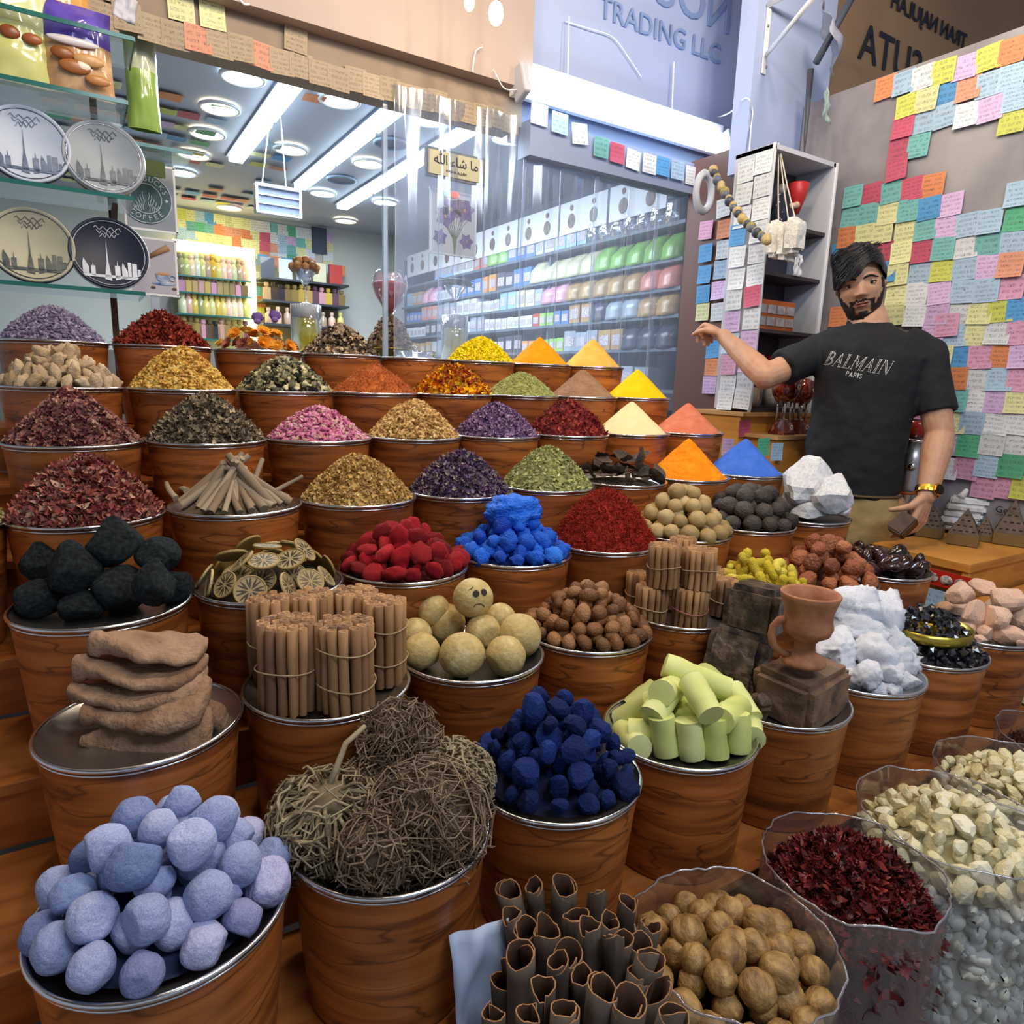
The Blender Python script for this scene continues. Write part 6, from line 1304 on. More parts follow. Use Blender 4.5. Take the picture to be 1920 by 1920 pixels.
m.build('printed_stems', GRN, e); MB().box((-.02, -.006, h / 2 - .012), (.05, .002, .016)).build('green_tag', mk('tag_green', '#7cc8a0', rough=.4), e); MB().ell((.0, -.008, h / 2 - .010), (.016, .002, .010), 14, 8).build('red_glow', mk('led_red', '#ff3a1c', emis=2.5), e); MB().box((.04, -.006, h / 2 - .016), (.05, .002, .014)).build('white_tag', WHITE, e)
# shelves on the right side of the shop
SHR = empty('shop_shelving', (2.57, 4.0, 0)); sset(SHR, 'long grey shelving with goods along the right side of the shop', 'shelving')
SZ = [2.075, 1.912, 1.78, 1.655, 1.50, 1.30]
for z in SZ: MB().span((2.41 - 2.57, 2.40 - 4, z - .016), (2.735 - 2.57, 5.7 - 4, z)).build('shelf_board', GREYSHELF, SHR)
for y in (2.395, 3.5, 4.6, 5.68): MB().span((2.43 - 2.57, y - 4, 1.0), (2.735 - 2.57, y - 4 + .015, 2.3)).build('upright', GREYSHELF, SHR)
SIZ = {'carton': (.10, .115), 'pouch': (.12, .135), 'box': (.07, .08), 'jar': (.09, .11)}
PAL = {'pale blue': '#8fb8e8', 'blue': '#4f7fd0', 'white': '#d5dce6', 'salmon': '#d98a7a', 'green': '#8cc05a', 'kraft': '#b5935f', 'cream': '#d9d3b0', 'dark': '#3a4254', 'orange': '#dd9a52', 'pink': '#d9a3b8', 'grey': '#9aa6b5', 'red': '#b8413c'}
PM = {k: mk('pack_' + k.replace(' ', '_'), v, rough=.35, coat=.2) for k, v in PAL.items()}; LB = mk('pack_label', ['#e8ecf2', '#5b6478', '#c8cdd8', '#b0605a'], 'noiseobj', rough=.5, scale=26, contrast=(.42, .6))
boxm = MB().box((0, 0, .5), (1, 1, 1)).mesh('b'); labm = MB().box((-.51, 0, .48), (.02, .76, .5)).mesh('l'); labm.materials.append(LB)
pm_ = MB(); V = []
for j in range(9):
    t = j / 8; dd = .5 * (1 - .92 * max(0, t - .55) / .45) ; 
    for (x, y) in ((-dd, -.5), (-dd * 1.15, 0), (-dd, .5), (dd, .5), (dd * 1.1, 0), (dd, -.5)): V.append((x - .2 * (1 - t) + .0, y * (1 - .04 * math.sin(t * 9)), t))
pm_.add(V, [(j * 6 + k, j * 6 + (k + 1) % 6, (j + 1) * 6 + (k + 1) % 6, (j + 1) * 6 + k) for j in range(8) for k in range(6)] + [(5, 4, 3, 2, 1, 0), tuple(48 + k for k in range(6))]); pouchm = pm_.mesh('p', True)
MESHC = {}
def packmesh(kind, col):
    if (kind, col) not in MESHC: me = (pouchm if kind == 'pouch' else boxm).copy(); me.materials.append(PM[col]); MESHC[(kind, col)] = me
    return MESHC[(kind, col)]
rg = random.Random(31)
plan = [ # shelf z index, start y, list of (kind, colour, count)
 (0, 3.15, [('carton', 'pale blue', 3), ('carton', 'white', 2), ('carton', 'blue', 3), ('pouch', 'green', 2), ('carton', 'salmon', 2), ('carton', 'white', 3), ('carton', 'pale blue', 3)]),
 (1, 2.43, [('pouch', 'green', 5), ('pouch', 'cream', 5), ('carton', 'blue', 2), ('carton', 'dark', 2), ('carton', 'orange', 2), ('carton', 'blue', 4), ('box', 'white', 4), ('pouch', 'pink', 2), ('carton', 'kraft', 2), ('carton', 'pale blue', 4)]),
 (2, 2.43, [('pouch', 'salmon', 2), ('pouch', 'kraft', 5), ('pouch', 'pink', 2), ('jar', 'grey', 1), ('carton', 'cream', 2), ('carton', 'pale blue', 2), ('box', 'white', 4), ('carton', 'white', 3), ('carton', 'grey', 3), ('carton', 'salmon', 3), ('box', 'blue', 5)]),
 (3, 2.43, [('pouch', 'kraft', 2), ('pouch', 'grey', 2), ('pouch', 'dark', 1), ('carton', 'kraft', 2), ('box', 'blue', 2), ('box', 'green', 2), ('box', 'red', 1), ('box', 'white', 8), ('carton', 'grey', 2), ('box', 'white', 6), ('carton', 'dark', 3), ('box', 'white', 5), ('carton', 'pale blue', 3)]),
 (4, 2.43, [('pouch', 'dark', 3), ('carton', 'kraft', 2), ('carton', 'grey', 3), ('box', 'green', 3), ('box', 'orange', 3), ('carton', 'dark', 3), ('box', 'white', 8), ('carton', 'grey', 4), ('carton', 'kraft', 4), ('carton', 'dark', 5)]),
 (5, 2.6, [('carton', 'grey', 3), ('carton', 'dark', 3)])]
names = ['top', 'second', 'third', 'fourth', 'fifth', 'lowest']
for zi, y, items in plan:
    cnt = {}
    for kind, col, n in items:
        for i in range(n):
            w, h = SIZ[kind]; h *= rg.uniform(.88, 1.0); w *= rg.uniform(.95, 1.05)
            if y + w > 5.65: break
            me = packmesh(kind, col); o = bpy.data.objects.new({'carton': 'goods_carton', 'box': 'small_goods_box', 'pouch': 'goods_pouch', 'jar': 'goods_jar'}[kind], me); COL.objects.link(o)
            o.location = (2.475, y + w / 2, SZ[zi]); o.scale = (.10, w * .94, h); o.rotation_euler = (0, 0, rg.gauss(0, .04))
            l = bpy.data.objects.new('front_label', labm); COL.objects.link(l); l.parent = o
            if kind == 'pouch': l.location = (.06, 0, -.12)
            cnt[col, kind] = cnt.get((col, kind), 0) + 1; sset(o, f"{col} {kind} on the {names[zi]} shop shelf, {ordi(cnt[col, kind] - 1)} such from the curtain", 'package', 'goods on the shop shelves')
            y += w + .006
# white picture band above the shelves
for i in range(7):
    o = MB().box((0, 0, 0), (.01, .42, .17)).build('picture_panel', WHITE); o.location = (2.42, 2.75 + i * .44 + .0, 2.235); sset(o, f'white picture panel above the shop shelves, {ordi(i)} from the curtain', 'panel', 'white picture panels above shelves')
    for q in (-.1, .1): MB().ell((-.007, q, -.02), (.004, .035, .04), 10, 6).build('picture', mk('brown_picture', ['#5a4438', '#8a7464'], 'noise', rough=.5, scale=60), o); MB().ell((-.007, q, .05), (.003, .016, .016), 10, 6).build('badge', mk('badge', '#7a4a40', rough=.5), o)
# bundle of clear bags hung near the curtain
for i in range(7):
    bag('clear_bag', (2.44, 2.52 + i * .10, 2.08), .10, .11, .05, [clear_mat('clear_bag_film', '#eef4ff', .45, .5, .1)] * 2, f'shiny clear bag bundle on the top shop shelf, {ordi(i)} from the curtain', 'bag', 40 + i, .5, PI / 2, 0, 'clear bags on the top shelf')
# back shelves: lit perfume cabinet
YB = 5.45; pc_ = empty('perfume_cabinet', (at(415, 560, y=YB))); pc_.location.y = YB; sset(pc_, 'yellow-lit cabinet of bottles at the back left of shop', 'cabinet')
x0, x1 = at(330, 560, y=YB).x, at(480, 560, y=YB).x; zt = at(415, 468, y=YB).z; ox, oz = pc_.location.x, pc_.location.z
YEL = mk('warm_strip', '#ffe9a0', emis=2.2)
MB().span((x0 - ox, -.02, zt - oz), (x1 - ox, .3, zt - oz + .03)).span((x1 - ox - .03, -.02, .6 - oz), (x1 - ox, .3, zt - oz)).build('lit_frame', YEL, pc_); MB().span((x0 - ox, .3, .6 - oz), (x1 - ox, .33, zt - oz)).build('back_panel', mk('mirror_back', '#b9c0b0', rough=.2), pc_)
zsh = [at(415, v, y=YB).z for v in (522, 552, 592, 636)]
for z in zsh: MB().span((x0 - ox, 0, z - oz - .01), (x1 - ox, .28, z - oz)).build('glass_shelf', GLASSEDGE, pc_)
btl = MB().lathe([(0, 0), (.5, 0), (.5, .6), (.22, .72), (.22, .8), (.28, .8), (.28, 1), (0, 1)], 12).mesh('bottle', True); btl2 = MB().box((0, 0, .36), (.9, .6, .72)).lathe([(.2, .72), (.2, .8), (.3, .8), (.3, 1), (0, 1)], 10).mesh('bottle2')
bm1 = mk('bottle_mix', ['#c9a030', '#e0cf7a', '#7a8a5a', '#e8b0a8', '#f0d8b0', '#b9c46a', '#dfe2da'], 'object', rough=.15, scale=0, coat=.3); bm2 = mk('bottle_dark', ['#20242c', '#c9a84a', '#3b2a1e', '#b9975a', '#c98aa8', '#14161c'], 'object', rough=.2, scale=0); btl.materials.append(bm1); btl2.materials.append(bm2)
def bottles(xa, xb, y, z, n, h, me, lab, grp):
    for i in range(n):
        o = bpy.data.objects.new('perfume_bottle', me); COL.objects.link(o); o.location = (xa + (xb - xa) * (i + .5) / n, y, z); o.scale = (h * .42, h * .42, h * rg.uniform(.85, 1)); sset(o, f"{lab}, {ordi(i)} from the left", 'bottle', grp)
for zi, (n, h, me, l) in enumerate([(13, .17, btl, 'pale pink or yellow bottle on the top lit shelf'), (11, .13, btl2, 'dark perfume box-bottle on the second lit shelf'), (12, .16, btl, 'amber bottle on the third lit shelf'), (11, .15, btl2, 'small bottle on the lowest lit shelf')]):
    bottles(x0 + .03, x1 - .05, YB + .06, zsh[zi], n, h, me, l, f'bottles on lit shelf {names[zi]}')
lamp('cabinet_glow', 'AREA', ((x0 + x1) / 2, YB - .15, zt + .0), 10, (1, .9, .55), x1 - x0, (math.radians(35), 0, 0), .15) if False else None
xb0, xb1 = at(492, 560, y=YB).x, at(655, 560, y=YB).x; bk_ = empty('back_shelving', ((xb0 + xb1) / 2, YB, 1.0)); sset(bk_, 'dark back shelving with framed goods right of lit cabinet', 'shelving')
zs2 = [at(570, v, y=YB).z for v in (526, 567, 610)]; ox = bk_.location.x
for z in zs2: MB().span((xb0 - ox, 0, z - 1.0 - .015), (xb1 - ox, .28, z - 1.0)).build('shelf_board', mk('dark_board', '#2e333c', rough=.4), bk_)
MB().span((xb0 - ox, .29, -.4), (xb1 - ox, .31, 1.05)).build('back_panel', mk('tan_back', '#8a8468', rough=.6), bk_)
bottles(xb0 + .02, xb1 - .02, YB + .06, zs2[1], 12, .14, btl2, 'dark glass bottle on the middle back shelf', 'bottles on the middle back shelf'); bottles(xb0 + .02, xb1 - .02, YB + .06, zs2[2], 9, .13, btl, 'small bottle on the low back shelf', 'bottles on the low back shelf')
for i, c_ in enumerate(['dark', 'white', 'grey', 'cream', 'red']):
    o = bpy.data.objects.new('framed_pack', packmesh('box', c_)); COL.objects.link(o); o.location = (xb0 + .06 + i * .13, YB + .08, zs2[0]); o.scale = (.10, .04, .15); sset(o, f'{c_} framed pack on the upper back shelf, {ordi(i)} from the left', 'package', 'framed packs on the upper back shelf')
# counter behind the pots with the glassware
gc = empty('glass_counter', (.9, 2.50, 0)); sset(gc, 'pale counter behind the curtain carrying display glasses', 'counter'); MB().span((-1.2, -.12, 0), (.75, .16, 1.372)).build('carcass', mk('counter_pale', '#9fa9b4', rough=.4), gc)
LIQ = mk('yellow_liquid', '#d9c81e', rough=.08, trans=.5, emis=.12); FOAM = mk('white_lid', '#dfe3e6', rough=.4)
def tumbler(u, v0, v1, y, l):
    p = at(u, v1, y=y); p.z = 1.373; ht = at(u, v0, y=y).z - 1.373; e = empty('display_glass', p); r = .052; sset(e, l, 'glass', 'tall glasses of yellow oil')
    MB().lathe([(0, 0), (r, 0), (r, ht), (r - .002, ht), (r - .003, .004)], 36, close=False).build('glass_wall', CLEAR, e, True); MB().lathe([(0, .005), (r - .004, .005), (r - .004, ht * .74), (0, ht * .74)], 32).build('liquid', LIQ, e, True); MB().lathe([(0, ht * .76), (r * .99, ht * .76), (r, ht), (0, ht + .004)], 32).build('white_cover', FOAM, e, True); return e, p, ht
def stemglass(p, h, R_, l, y=None):
    e = empty('stem_glass', p); sset(e, l, 'glass', 'stem glasses used for display'); MB().lathe([(.022, 0), (.004, .004), (.004, h * .5), (.010, h * .55), (R_, h), (R_ - .002, h), (.008, h * .58), (0, h * .56)], 32, close=False).build('bowl_and_stem', CLEAR, e, True); return e
e1, p1, h1 = tumbler(575, 572, 640, 2.46, 'tall glass of yellow oil left, with walnut bowl above'); g = stemglass(p1 + Vector((0, 0, h1 + .005)), .115, .044, 'stem glass heaped with walnuts on the left oil glass')
wm = lime_mesh(77, 5, .12); P = [(x, y, z, r) for x, y, z, r in drop(.052, .04, .012, .015, 5, 40, 2, pw=2)]
place('walnut', [wm], mk('walnut', ['#7a5434', '#94693f', '#a67c50'], 'object', rough=.7, scale=3, bump=.4, bscale=3), P, p1 + Vector((0, 0, h1 + .112)), 5, label='brown walnut piled in the stem glass', where='', cat='walnut', group='walnuts in the stem glass', per=7, lay='row')
e2, p2, h2 = tumbler(852, 592, 655, 2.46, 'tall glass of yellow oil right, behind yellow blossoms'); g = stemglass(p2 + Vector((0, 0, h2 + .005)), .105, .046, 'stem glass carrying dark vanilla pods on right oil glass')
m = MB(); rg = random.Random(2)
for i in range(26): a = rg.uniform(-.3, .3); q = Vector((rg.gauss(0, .004), rg.gauss(0, .014), rg.uniform(0, .022))); d = Vector((math.cos(a), math.sin(a) * .3, rg.gauss(0, .05))) * .072; m.tube([q - d, q + Vector((0, 0, .003)), q + d], [.0012, .0024, .0012], 6)
m.build('pods', mk('vanilla', ['#2c201c', '#463630'], 'island', rough=.4, scale=2), None, True, loc=p2 + Vector((0, 0, h2 + .112))); sset(bpy.data.objects['pods'], 'flat bundle of dark vanilla pods lying on a stem glass', 'vanilla pods', None, 'stuff'); bpy.data.objects['pods'].name = 'vanilla_pods'
p = at(731, 592, y=2.46); e = empty('glass_goblet', (p.x, 2.46, p.z)); k = .98; sset(e, 'large round glass goblet filled with red saffron', 'glass')
prof = [(.0, 0), (.012, .004), (.03, .03), (.058, .075), (.066, .11), (.060, .145), (.048, .158)]
MB().lathe(prof, 40, close=False).build('glass_wall', CLEAR, e, True); MB().lathe([(0, .006), (.010, .008), (.028, .033), (.055, .077), (.062, .108), (.058, .118), (0, .124)], 36, close=False).build('saffron_filling', mk('saffron_fill', ['#a01c2c', '#c8404a', '#7c1020'], 'noise', rough=.4, scale=60, emis=.05), e, True)
c = Vector((p.x, 2.46, 1.42)); MB().lathe([(0, -.046), (.05, -.046), (.085, 0), (.092, .0), (.092, .004), (.083, .003), (.05, -.04), (0, -.04)], 40).build('gold_bowl', mk('gold_bowl', '#b59a3a', rough=.25, metal=.8), None, True, loc=c); sset(bpy.data.objects['gold_bowl'], 'gold bowl under the red goblet on the counter', 'bowl')
heap('brown_pods', 'mound of brown pods under the red goblet', 'pods', c, .085, p.z - 1.42 + .004, 1.6, mk('brown_pods', ['#5c4634', '#7a6048', '#94785a', '#463428'], 'island', rough=.7, scale=4), 420, .020, ['blob', 'chunk'], 5)
e = empty('glass_dish', pc(1, 4) + Vector((0, 0, -.001))); sset(e, 'small clear glass dish standing on the fifth top-row pot', 'dish'); MB().lathe([(0, 0), (.05, 0), (.07, .03), (.068, .03), (.048, .004), (0, .004)], 36).build('dish_body', CLEAR, e, True); MB().lathe([(0, .02), (.012, .02), (.012, .045), (0, .05)], 16).build('dish_knob', CLEAR, e, True)
# ------------------------------------------------------------------ plastic strip curtain
CUR = clear_mat('curtain_plastic', '#cfe0ff', .19, .20, .10, .5, 5, (1, 1, .12)); xs = .93  # the bluish bloom over the curtain is put into its milky tint
for i in range(8):
    w = .178; x = xs + i * .168; m = MB(); nx, nz = 16, 20; V = []
    for j in range(nz + 1):
        for q in range(nx + 1):
            t = q / nx; z = 1.21 + (2.15 + (.10 if x < 1.3 else 0) - 1.21) * j / nz; yy = .006 * math.sin(t * 9 + i * 2) + .012 * noise.noise(Vector((t * 2.4, z * 1.2, i * 4))) + (.005 if i % 2 else -.003); V.append((x + t * w + .004 * noise.noise(Vector((z * 3, i, q * .1))), 2.262 + yy, z))
    m.add(V, [(j * (nx + 1) + q, j * (nx + 1) + q + 1, (j + 1) * (nx + 1) + q + 1, (j + 1) * (nx + 1) + q) for j in range(nz) for q in range(nx)]); o = m.build('curtain_strip', CUR, None, True); sset(o, f"clear plastic curtain strip, {ordi(i)} from the left", 'curtain', 'clear plastic curtain strips')
    MB().tube([Vector(V[j * (nx + 1)]) for j in range(nz + 1)], .0014, 5).build('strip_edge', clear_mat('strip_edge', '#f2f8ff', .5, .5, .1), o, True)
# ================================================================== RIGHT: table with carved blocks
tb = empty('display_table', (2.26, .98, 0)); sset(tb, 'honey-coloured wooden table carrying the carved pyramids', 'table')
MB().span((-.21, -.12, .835), (.205, .16, .862)).build('table_top', WOODY, tb, bevel=.003); MB().span((-.20, -.11, 0), (.205, .15, .835)).build('carcass', WOODY, tb); MB().span((-.205, -.115, .62), (-.19, -.10, .835)).build('corner_post', mk('pale_edge2', '#d9a050', rough=.5), tb)
o = MB().box((0, 0, 0), (.13, .004, .045)).build('red_sticker', mk('red_sticker', '#b8281c', rough=.4)); o.location = at(1775, 1088, x=2.047); o.rotation_euler = (0, .0, PI / 2); sset(o, 'red sticker with white pictures on the table edge', 'sticker')
for i in (-1, 0, 1): MB().ell((i * .038, .003 , 0), (.017, .002, .014), 12, 6).build('white_picture', mk('sticker_white', ['#e8e2d8', '#2c2622'], 'noise', rough=.5, scale=90), o)
sset(note(at(1752, 1122, x=2.045), RX, 'b', 888, .06), 'torn pale blue note below the red sticker', 'note')
lt = empty('low_table', (2.2, .70, 0)); sset(lt, 'lower wooden table at the right edge', 'table'); MB().span((-.26, -.17, .735), (.265, .155, .76)).build('table_top', WOODY, lt, bevel=.003); MB().span((-.25, -.16, 0), (.265, .15, .735)).build('carcass', WOODY, lt)
CARV = mk('carved_wood', ['#4f4034', '#6b594a', '#3a2e26'], 'noise', rough=.7, scale=14, bump=.5, bscale=60); CARVB = mk('carved_base', '#7a6238', rough=.6)
def pyramid(u, v, d, s, l, hgt=1.25):
    p = at(u, v, d=d); p.z = .8635; e = empty('carved_pyramid', p, .35); sset(e, l, 'carving', 'carved wooden pyramids'); MB().box((0, 0, s * .22), (s, s, s * .44)).build('plinth', CARVB, e, bevel=.002)
    m = MB(); b = s * .5; z0 = s * .44; m.add([(-b, -b, z0), (b, -b, z0), (b, b, z0), (-b, b, z0), (0, 0, z0 + s * hgt)], [(0, 3, 2, 1), (0, 1, 4), (1, 2, 4), (2, 3, 4), (3, 0, 4)]); m.build('pyramid', CARV, e)
    m = MB()
    for r_ in range(4):
        t = .12 + r_ * .2
        for k in range(4 - r_):
            x = (k - (3 - r_) / 2) * s * .2
            for f in range(4):
                M_ = Matrix.Rotation(f * PI / 2, 3, 'Z'); sl_ = math.atan2(hgt, .5); m.box(M_ @ Vector((x, -b * (1 - t) - .0005, z0 + s * hgt * t)), (s * .10, .0012, s * .05), M=M_ @ Matrix.Rotation(-(PI / 2 - sl_), 3, 'X'))
    m.build('carved_grooves', mk('groove_dark', '#1f1813', rough=.8), e)
for u, v, d, s, l, h_ in ((1800, 1050, 2.14, .082, 'small carved pyramid on a block, front middle', .95), (1738, 1035, 2.24, .075, 'small carved pyramid by the hand, at left', .95), (1838, 1045, 2.20, .05, 'narrow carved pyramid right of the front one', 1.2), (1860, 1040, 2.23, .045, 'narrow carved pyramid, second right of the front one', 1.2), (1888, 1035, 2.16, .085, 'largest carved pyramid at the right', 1.25), (1775, 1020, 2.36, .065, 'small dark pyramid in the back row', 1.1)): pyramid(u, v, d, s, l, h_)
p = at(1895, 1000, d=2.36); p.z = .8635; MB().lathe([(0, 0), (.035, 0), (.038, .01), (.036, .12), (.038, .13), (0, .132)], 24).build('carved_block', CARV, None, True, loc=p); sset(bpy.data.objects['carved_block'], 'tall carved brown block behind the pyramids', 'carving')
text_obj('ink_marks', 'Germ', INKB, at(1890, 958, x=2.46), RX, .03).name = 'wall_writing'; sset(bpy.data.objects['wall_writing'], 'short dark handwriting on the plaster wall above the block', 'writing')
WS = mk('white_soft_plastic', ['#c9ccd0', '#eef0f2', '#a8a49c'], 'noise', rough=.3, scale=12, bump=.5, bscale=30)
p = at(1812, 985, d=2.30); p.z = .8635; e = empty('plastic_bag_pile', p); sset(e, 'pile of folded white plastic bags with knotted tops', 'bag pile')
for i in range(5): o = slab_rock('x', (.0 + .004 * (-1) ** i, 0, .022 + i * .023), (.17 - i * .008, .11, .024), WS, 60 + i, (0, 0, .1 * i), .006, 6, .006); o.name = 'folded_bag'; o.parent = e
MB().tube([(-.07, 0, .125), (-.03, 0, .15), (-.0, 0, .18)], [.012, .008, .010], 8).tube([(-.01, 0, .13), (.04, 0, .145), (.09, -.01, .18)], [.006, .012, .016], 8).build('knot', WS, e, True)
for i, (u, v) in enumerate([(1850, 1150), (1900, 1158), (1935, 1140)]):
    p = at(u, v, z=.785); o = slab_rock('wrapped_goods', (max(p.x, 2.0), min(p.y, .80), .786), (.09, .06, .045), mk('wrap_grey', ['#6a6060', '#a8a0a4', '#3c302c'], 'noise', rough=.25, scale=20), 70 + i, (0, 0, .3), .006, 6, .01); sset(o, f"film-wrapped brown goods on the low table, {ordi(i)} from the left", 'package', 'wrapped goods on the low table')
o = MB().box((0, 0, 0), (.05, .05, .12)).build('blue_box', mk('blue_box', '#2f7fc8', rough=.4)); o.location = at(1925, 985, d=2.2); o.location.z = .925; sset(o, 'bright blue box at the right edge by the carvings', 'box')
for k, (u, v) in enumerate([(1912, 1290), (1912, 1345)]): sset(note(at(u, v, x=1.948), RX, 'l', 950 + k, .07), ['upper', 'lower'][k] + ' pale patterned note on the low table side', 'note', 'notes on the low table side')
# ================================================================== THE SHOPKEEPER
def dz(u, v, x=2.10, y=1.33):          # depth so that the point stands above (x, y): solve on the vertical line's plane facing the camera
    n = Vector((-.868, -.496, 0)); q = Vector(ray(u, v)); P0 = Vector((x, y, 0)); t = n.dot(P0) / n.dot(q); return t * CF
def B(u, v, off=0, x=2.10, y=1.33):    # point on the body's frontal plane, moved off metres towards the camera side
    n = Vector((-.868, -.496, 0)); q = Vector(ray(u, v)); P0 = Vector((x, y, 0)) + n * off; t = n.dot(P0) / n.dot(q); p = q * t; p.z += CH; return p
SV = Vector((.496, -.868, 0)); FV = Vector((-.868, -.496, 0)); UV = Vector((0, 0, 1))
SKIN = mk('skin', ['#b8876a', '#c79a7c', '#be8e72'], 'noise', rough=.5, scale=22, sub=.12, bump=.06, bscale=220, bdist=.002)
SHIRT = mk('black_shirt', ['#15171b', '#1d2025'], 'noise', rough=.85, scale=5, bump=.12, bscale=9, bdist=.03)
TROU = mk('khaki', ['#9a8456', '#ab9668'], 'noise', rough=.85, scale=12, bump=.3, bscale=30, bdist=.01)
HAIR = mk('black_hair', ['#0b0c10', '#191b22'], 'noise', rough=.42, scale=60, stretch=(1, 1, .2), bump=.8, bscale=90, bdist=.004)
man = empty('person', (2.10, 1.33, 0)); sset(man, 'man in black T-shirt and khaki trousers, one arm pointing at the curtain', 'person')
def toloc(m):
    for i, v in enumerate(m.v): m.v[i] = (v[0] - 2.10, v[1] - 1.33, v[2])
    return m
def remeshed(m, name, mat, vox, smooth=4, disp=None):
    o = toloc(m).build(name, mat, man, True); r = o.modifiers.new('r', 'REMESH'); r.mode = 'VOXEL'; r.voxel_size = vox; r.use_smooth_shade = True
    s = o.modifiers.new('s', 'SMOOTH'); s.iterations = smooth; s.factor = .5
    if disp:
        t = bpy.data.textures.new('cl', 'CLOUDS'); t.noise_scale = disp[1]; d = o.modifiers.new('d', 'DISPLACE'); d.texture = t; d.strength = disp[0]; d.mid_level = .5; d.texture_coords = 'LOCAL'
    return o
def cap(m, pts, rs, n=16, flat=None):
    m.tube(pts, rs, n); m.ell(pts[0], rs[0] * .99, n, 8); m.ell(pts[-1], rs[-1] * .99, n, 8)
def loft(m, rings, n=28, sup=.85):
    V = []
    for c, a, b, *t in rings:
        s = (SV + UV * (t[0] if t else 0)).normalized()
        for k in range(n):
            q = 2 * PI * k / n; ca, sa = math.cos(q), math.sin(q); V.append(c + s * a * math.copysign(abs(ca) ** sup, ca) + FV * b * math.copysign(abs(sa) ** sup, sa))
    N_ = len(rings); m.add(V, [(i * n + k, i * n + (k + 1) % n, (i + 1) * n + (k + 1) % n, (i + 1) * n + k) for i in range(N_ - 1) for k in range(n)] + [tuple(range(n - 1, -1, -1)), tuple((N_ - 1) * n + k for k in range(n))])
# --- joints
shR, elR, wrR = B(1540, 658, -.01), B(1436, 706, .13), B(1356, 630, .0)
shL, elL, wrL = B(1738, 668, -.01), B(1762, 815, .03), B(1738, 928, .13)
neck = B(1630, 612, -.01)
# --- head (a heightfield over a head-shaped ellipsoid)
hc = B(1613, 533, .0); los = (Vector((0, 0, CH)) - hc).normalized()
def onp(u, v, off=0): q = Vector(ray(u, v)); P0 = hc + los * off - Vector((0, 0, CH)); t = los.dot(P0) / los.dot(q); return q * t + Vector((0, 0, CH))
tp, ch = onp(1607, 466), onp(1620, 603); HY = (tp - ch).normalized(); HX = HY.cross(los).normalized(); HZ = HX.cross(HY).normalized()
hb = (tp - ch).length / 2 - .002; hcen = (tp + ch) / 2 - los * .005; HM = Matrix((HX, HY, HZ)).transposed(); wx = (onp(1656, 525) - onp(1571, 537)).length / 2
def head_pt(th, ph):
    d = Vector((math.sin(th) * math.sin(ph), math.cos(th), math.sin(th) * math.cos(ph)))     # th from top, ph 0 = forward
    sx = 1 - .26 * max(0, -d.y - .05) ** 1.1 - (.05 * max(0, d.y) ** 2)
    st = max(1e-4, math.sin(th)); g = (st ** -.36 if d.y < 0 else st ** -.10); g = min(g, 2.2); sx = 1 - .20 * max(0, -d.y) ** 1.3
    X = wx * d.x * sx * g * (1 + .04 * (1 - abs(d.y))); Y = hb * d.y; Z = (.094 if d.z > 0 else .098) * d.z * (g ** .6) * (1 - .10 * max(0, -d.y) * (1 if d.z > 0 else 3.2)); k = hb / .118
    X = math.copysign(abs(X) ** .96 * wx ** .04, X)
    if d.z > .15:
        w = min(1, (d.z - .15) / .35); x, y = X, Y / k; f = 0
        f += -.004 * (1 if abs(y) < .1 else 0) * math.exp(-(x / .05) ** 2)
        ny = 0 if y > .016 else (.016 - y) / .044 if y > -.028 else max(0, 1 - (-.028 - y) / .010); ww = .0085 + .0055 * max(0, min(1, (.012 - y) / .04))
        f += .0225 * ny * math.exp(-(x / ww) ** 2) + .006 * max(0, 1 - abs(y + .030) / .010) * math.exp(-((abs(x) - .012) / .006) ** 2)
        f += .0055 * math.exp(-((y - .024) / .008) ** 2) * math.exp(-((abs(x) - .026) / .02) ** 2) - .0085 * math.exp(-((abs(x) - .031) / .014) ** 2 - ((y - .004) / .009) ** 2)
        f += .0035 * math.exp(-((abs(x) - .030) / .012) ** 2 - ((y - .0045) / .0045) ** 2)
        f += .004 * math.exp(-((abs(x) - .043) / .014) ** 2 - ((y + .022) / .014) ** 2) + .007 * math.exp(-(x / .022) ** 2 - ((y + .096) / .016) ** 2)
        f += .0055 * math.exp(-(x / .020) ** 2 - ((y + .0530) / .0045) ** 2) + .0062 * math.exp(-(x / .018) ** 2 - ((y + .0650) / .0050) ** 2) - .0045 * math.exp(-(x / .022) ** 2 - ((y + .0588) / .0022) ** 2) - .003 * math.exp(-(x / .02) ** 2 - ((y + .077) / .005) ** 2)
        Z += f * w
    return Vector((X, Y, Z))
def head_w(p): return hcen + HM @ p
nt, nph = 110, 128; m = MB(); HV = [[head_pt(PI * (i + .5) / (nt + 1) if 0 < i < nt else (0.001 if i == 0 else PI - .001), 2 * PI * j / nph) for j in range(nph)] for i in range(nt + 1)]
bd = MB()
bd.add([head_w(p) for r_ in HV for p in r_], [(i * nph + j, (i + 1) * nph + j, (i + 1) * nph + (j + 1) % nph, i * nph + (j + 1) % nph) for i in range(nt) for j in range(nph)])
for s in (-1, 1):          # ears
    bd.ell(head_w(Vector((s * (wx + .002), -.004, -.006))), (.006, .016, .027), 14, 10, HM @ Matrix.Rotation(s * .25, 3, 'Y'))
bd.v = bd.v[:]
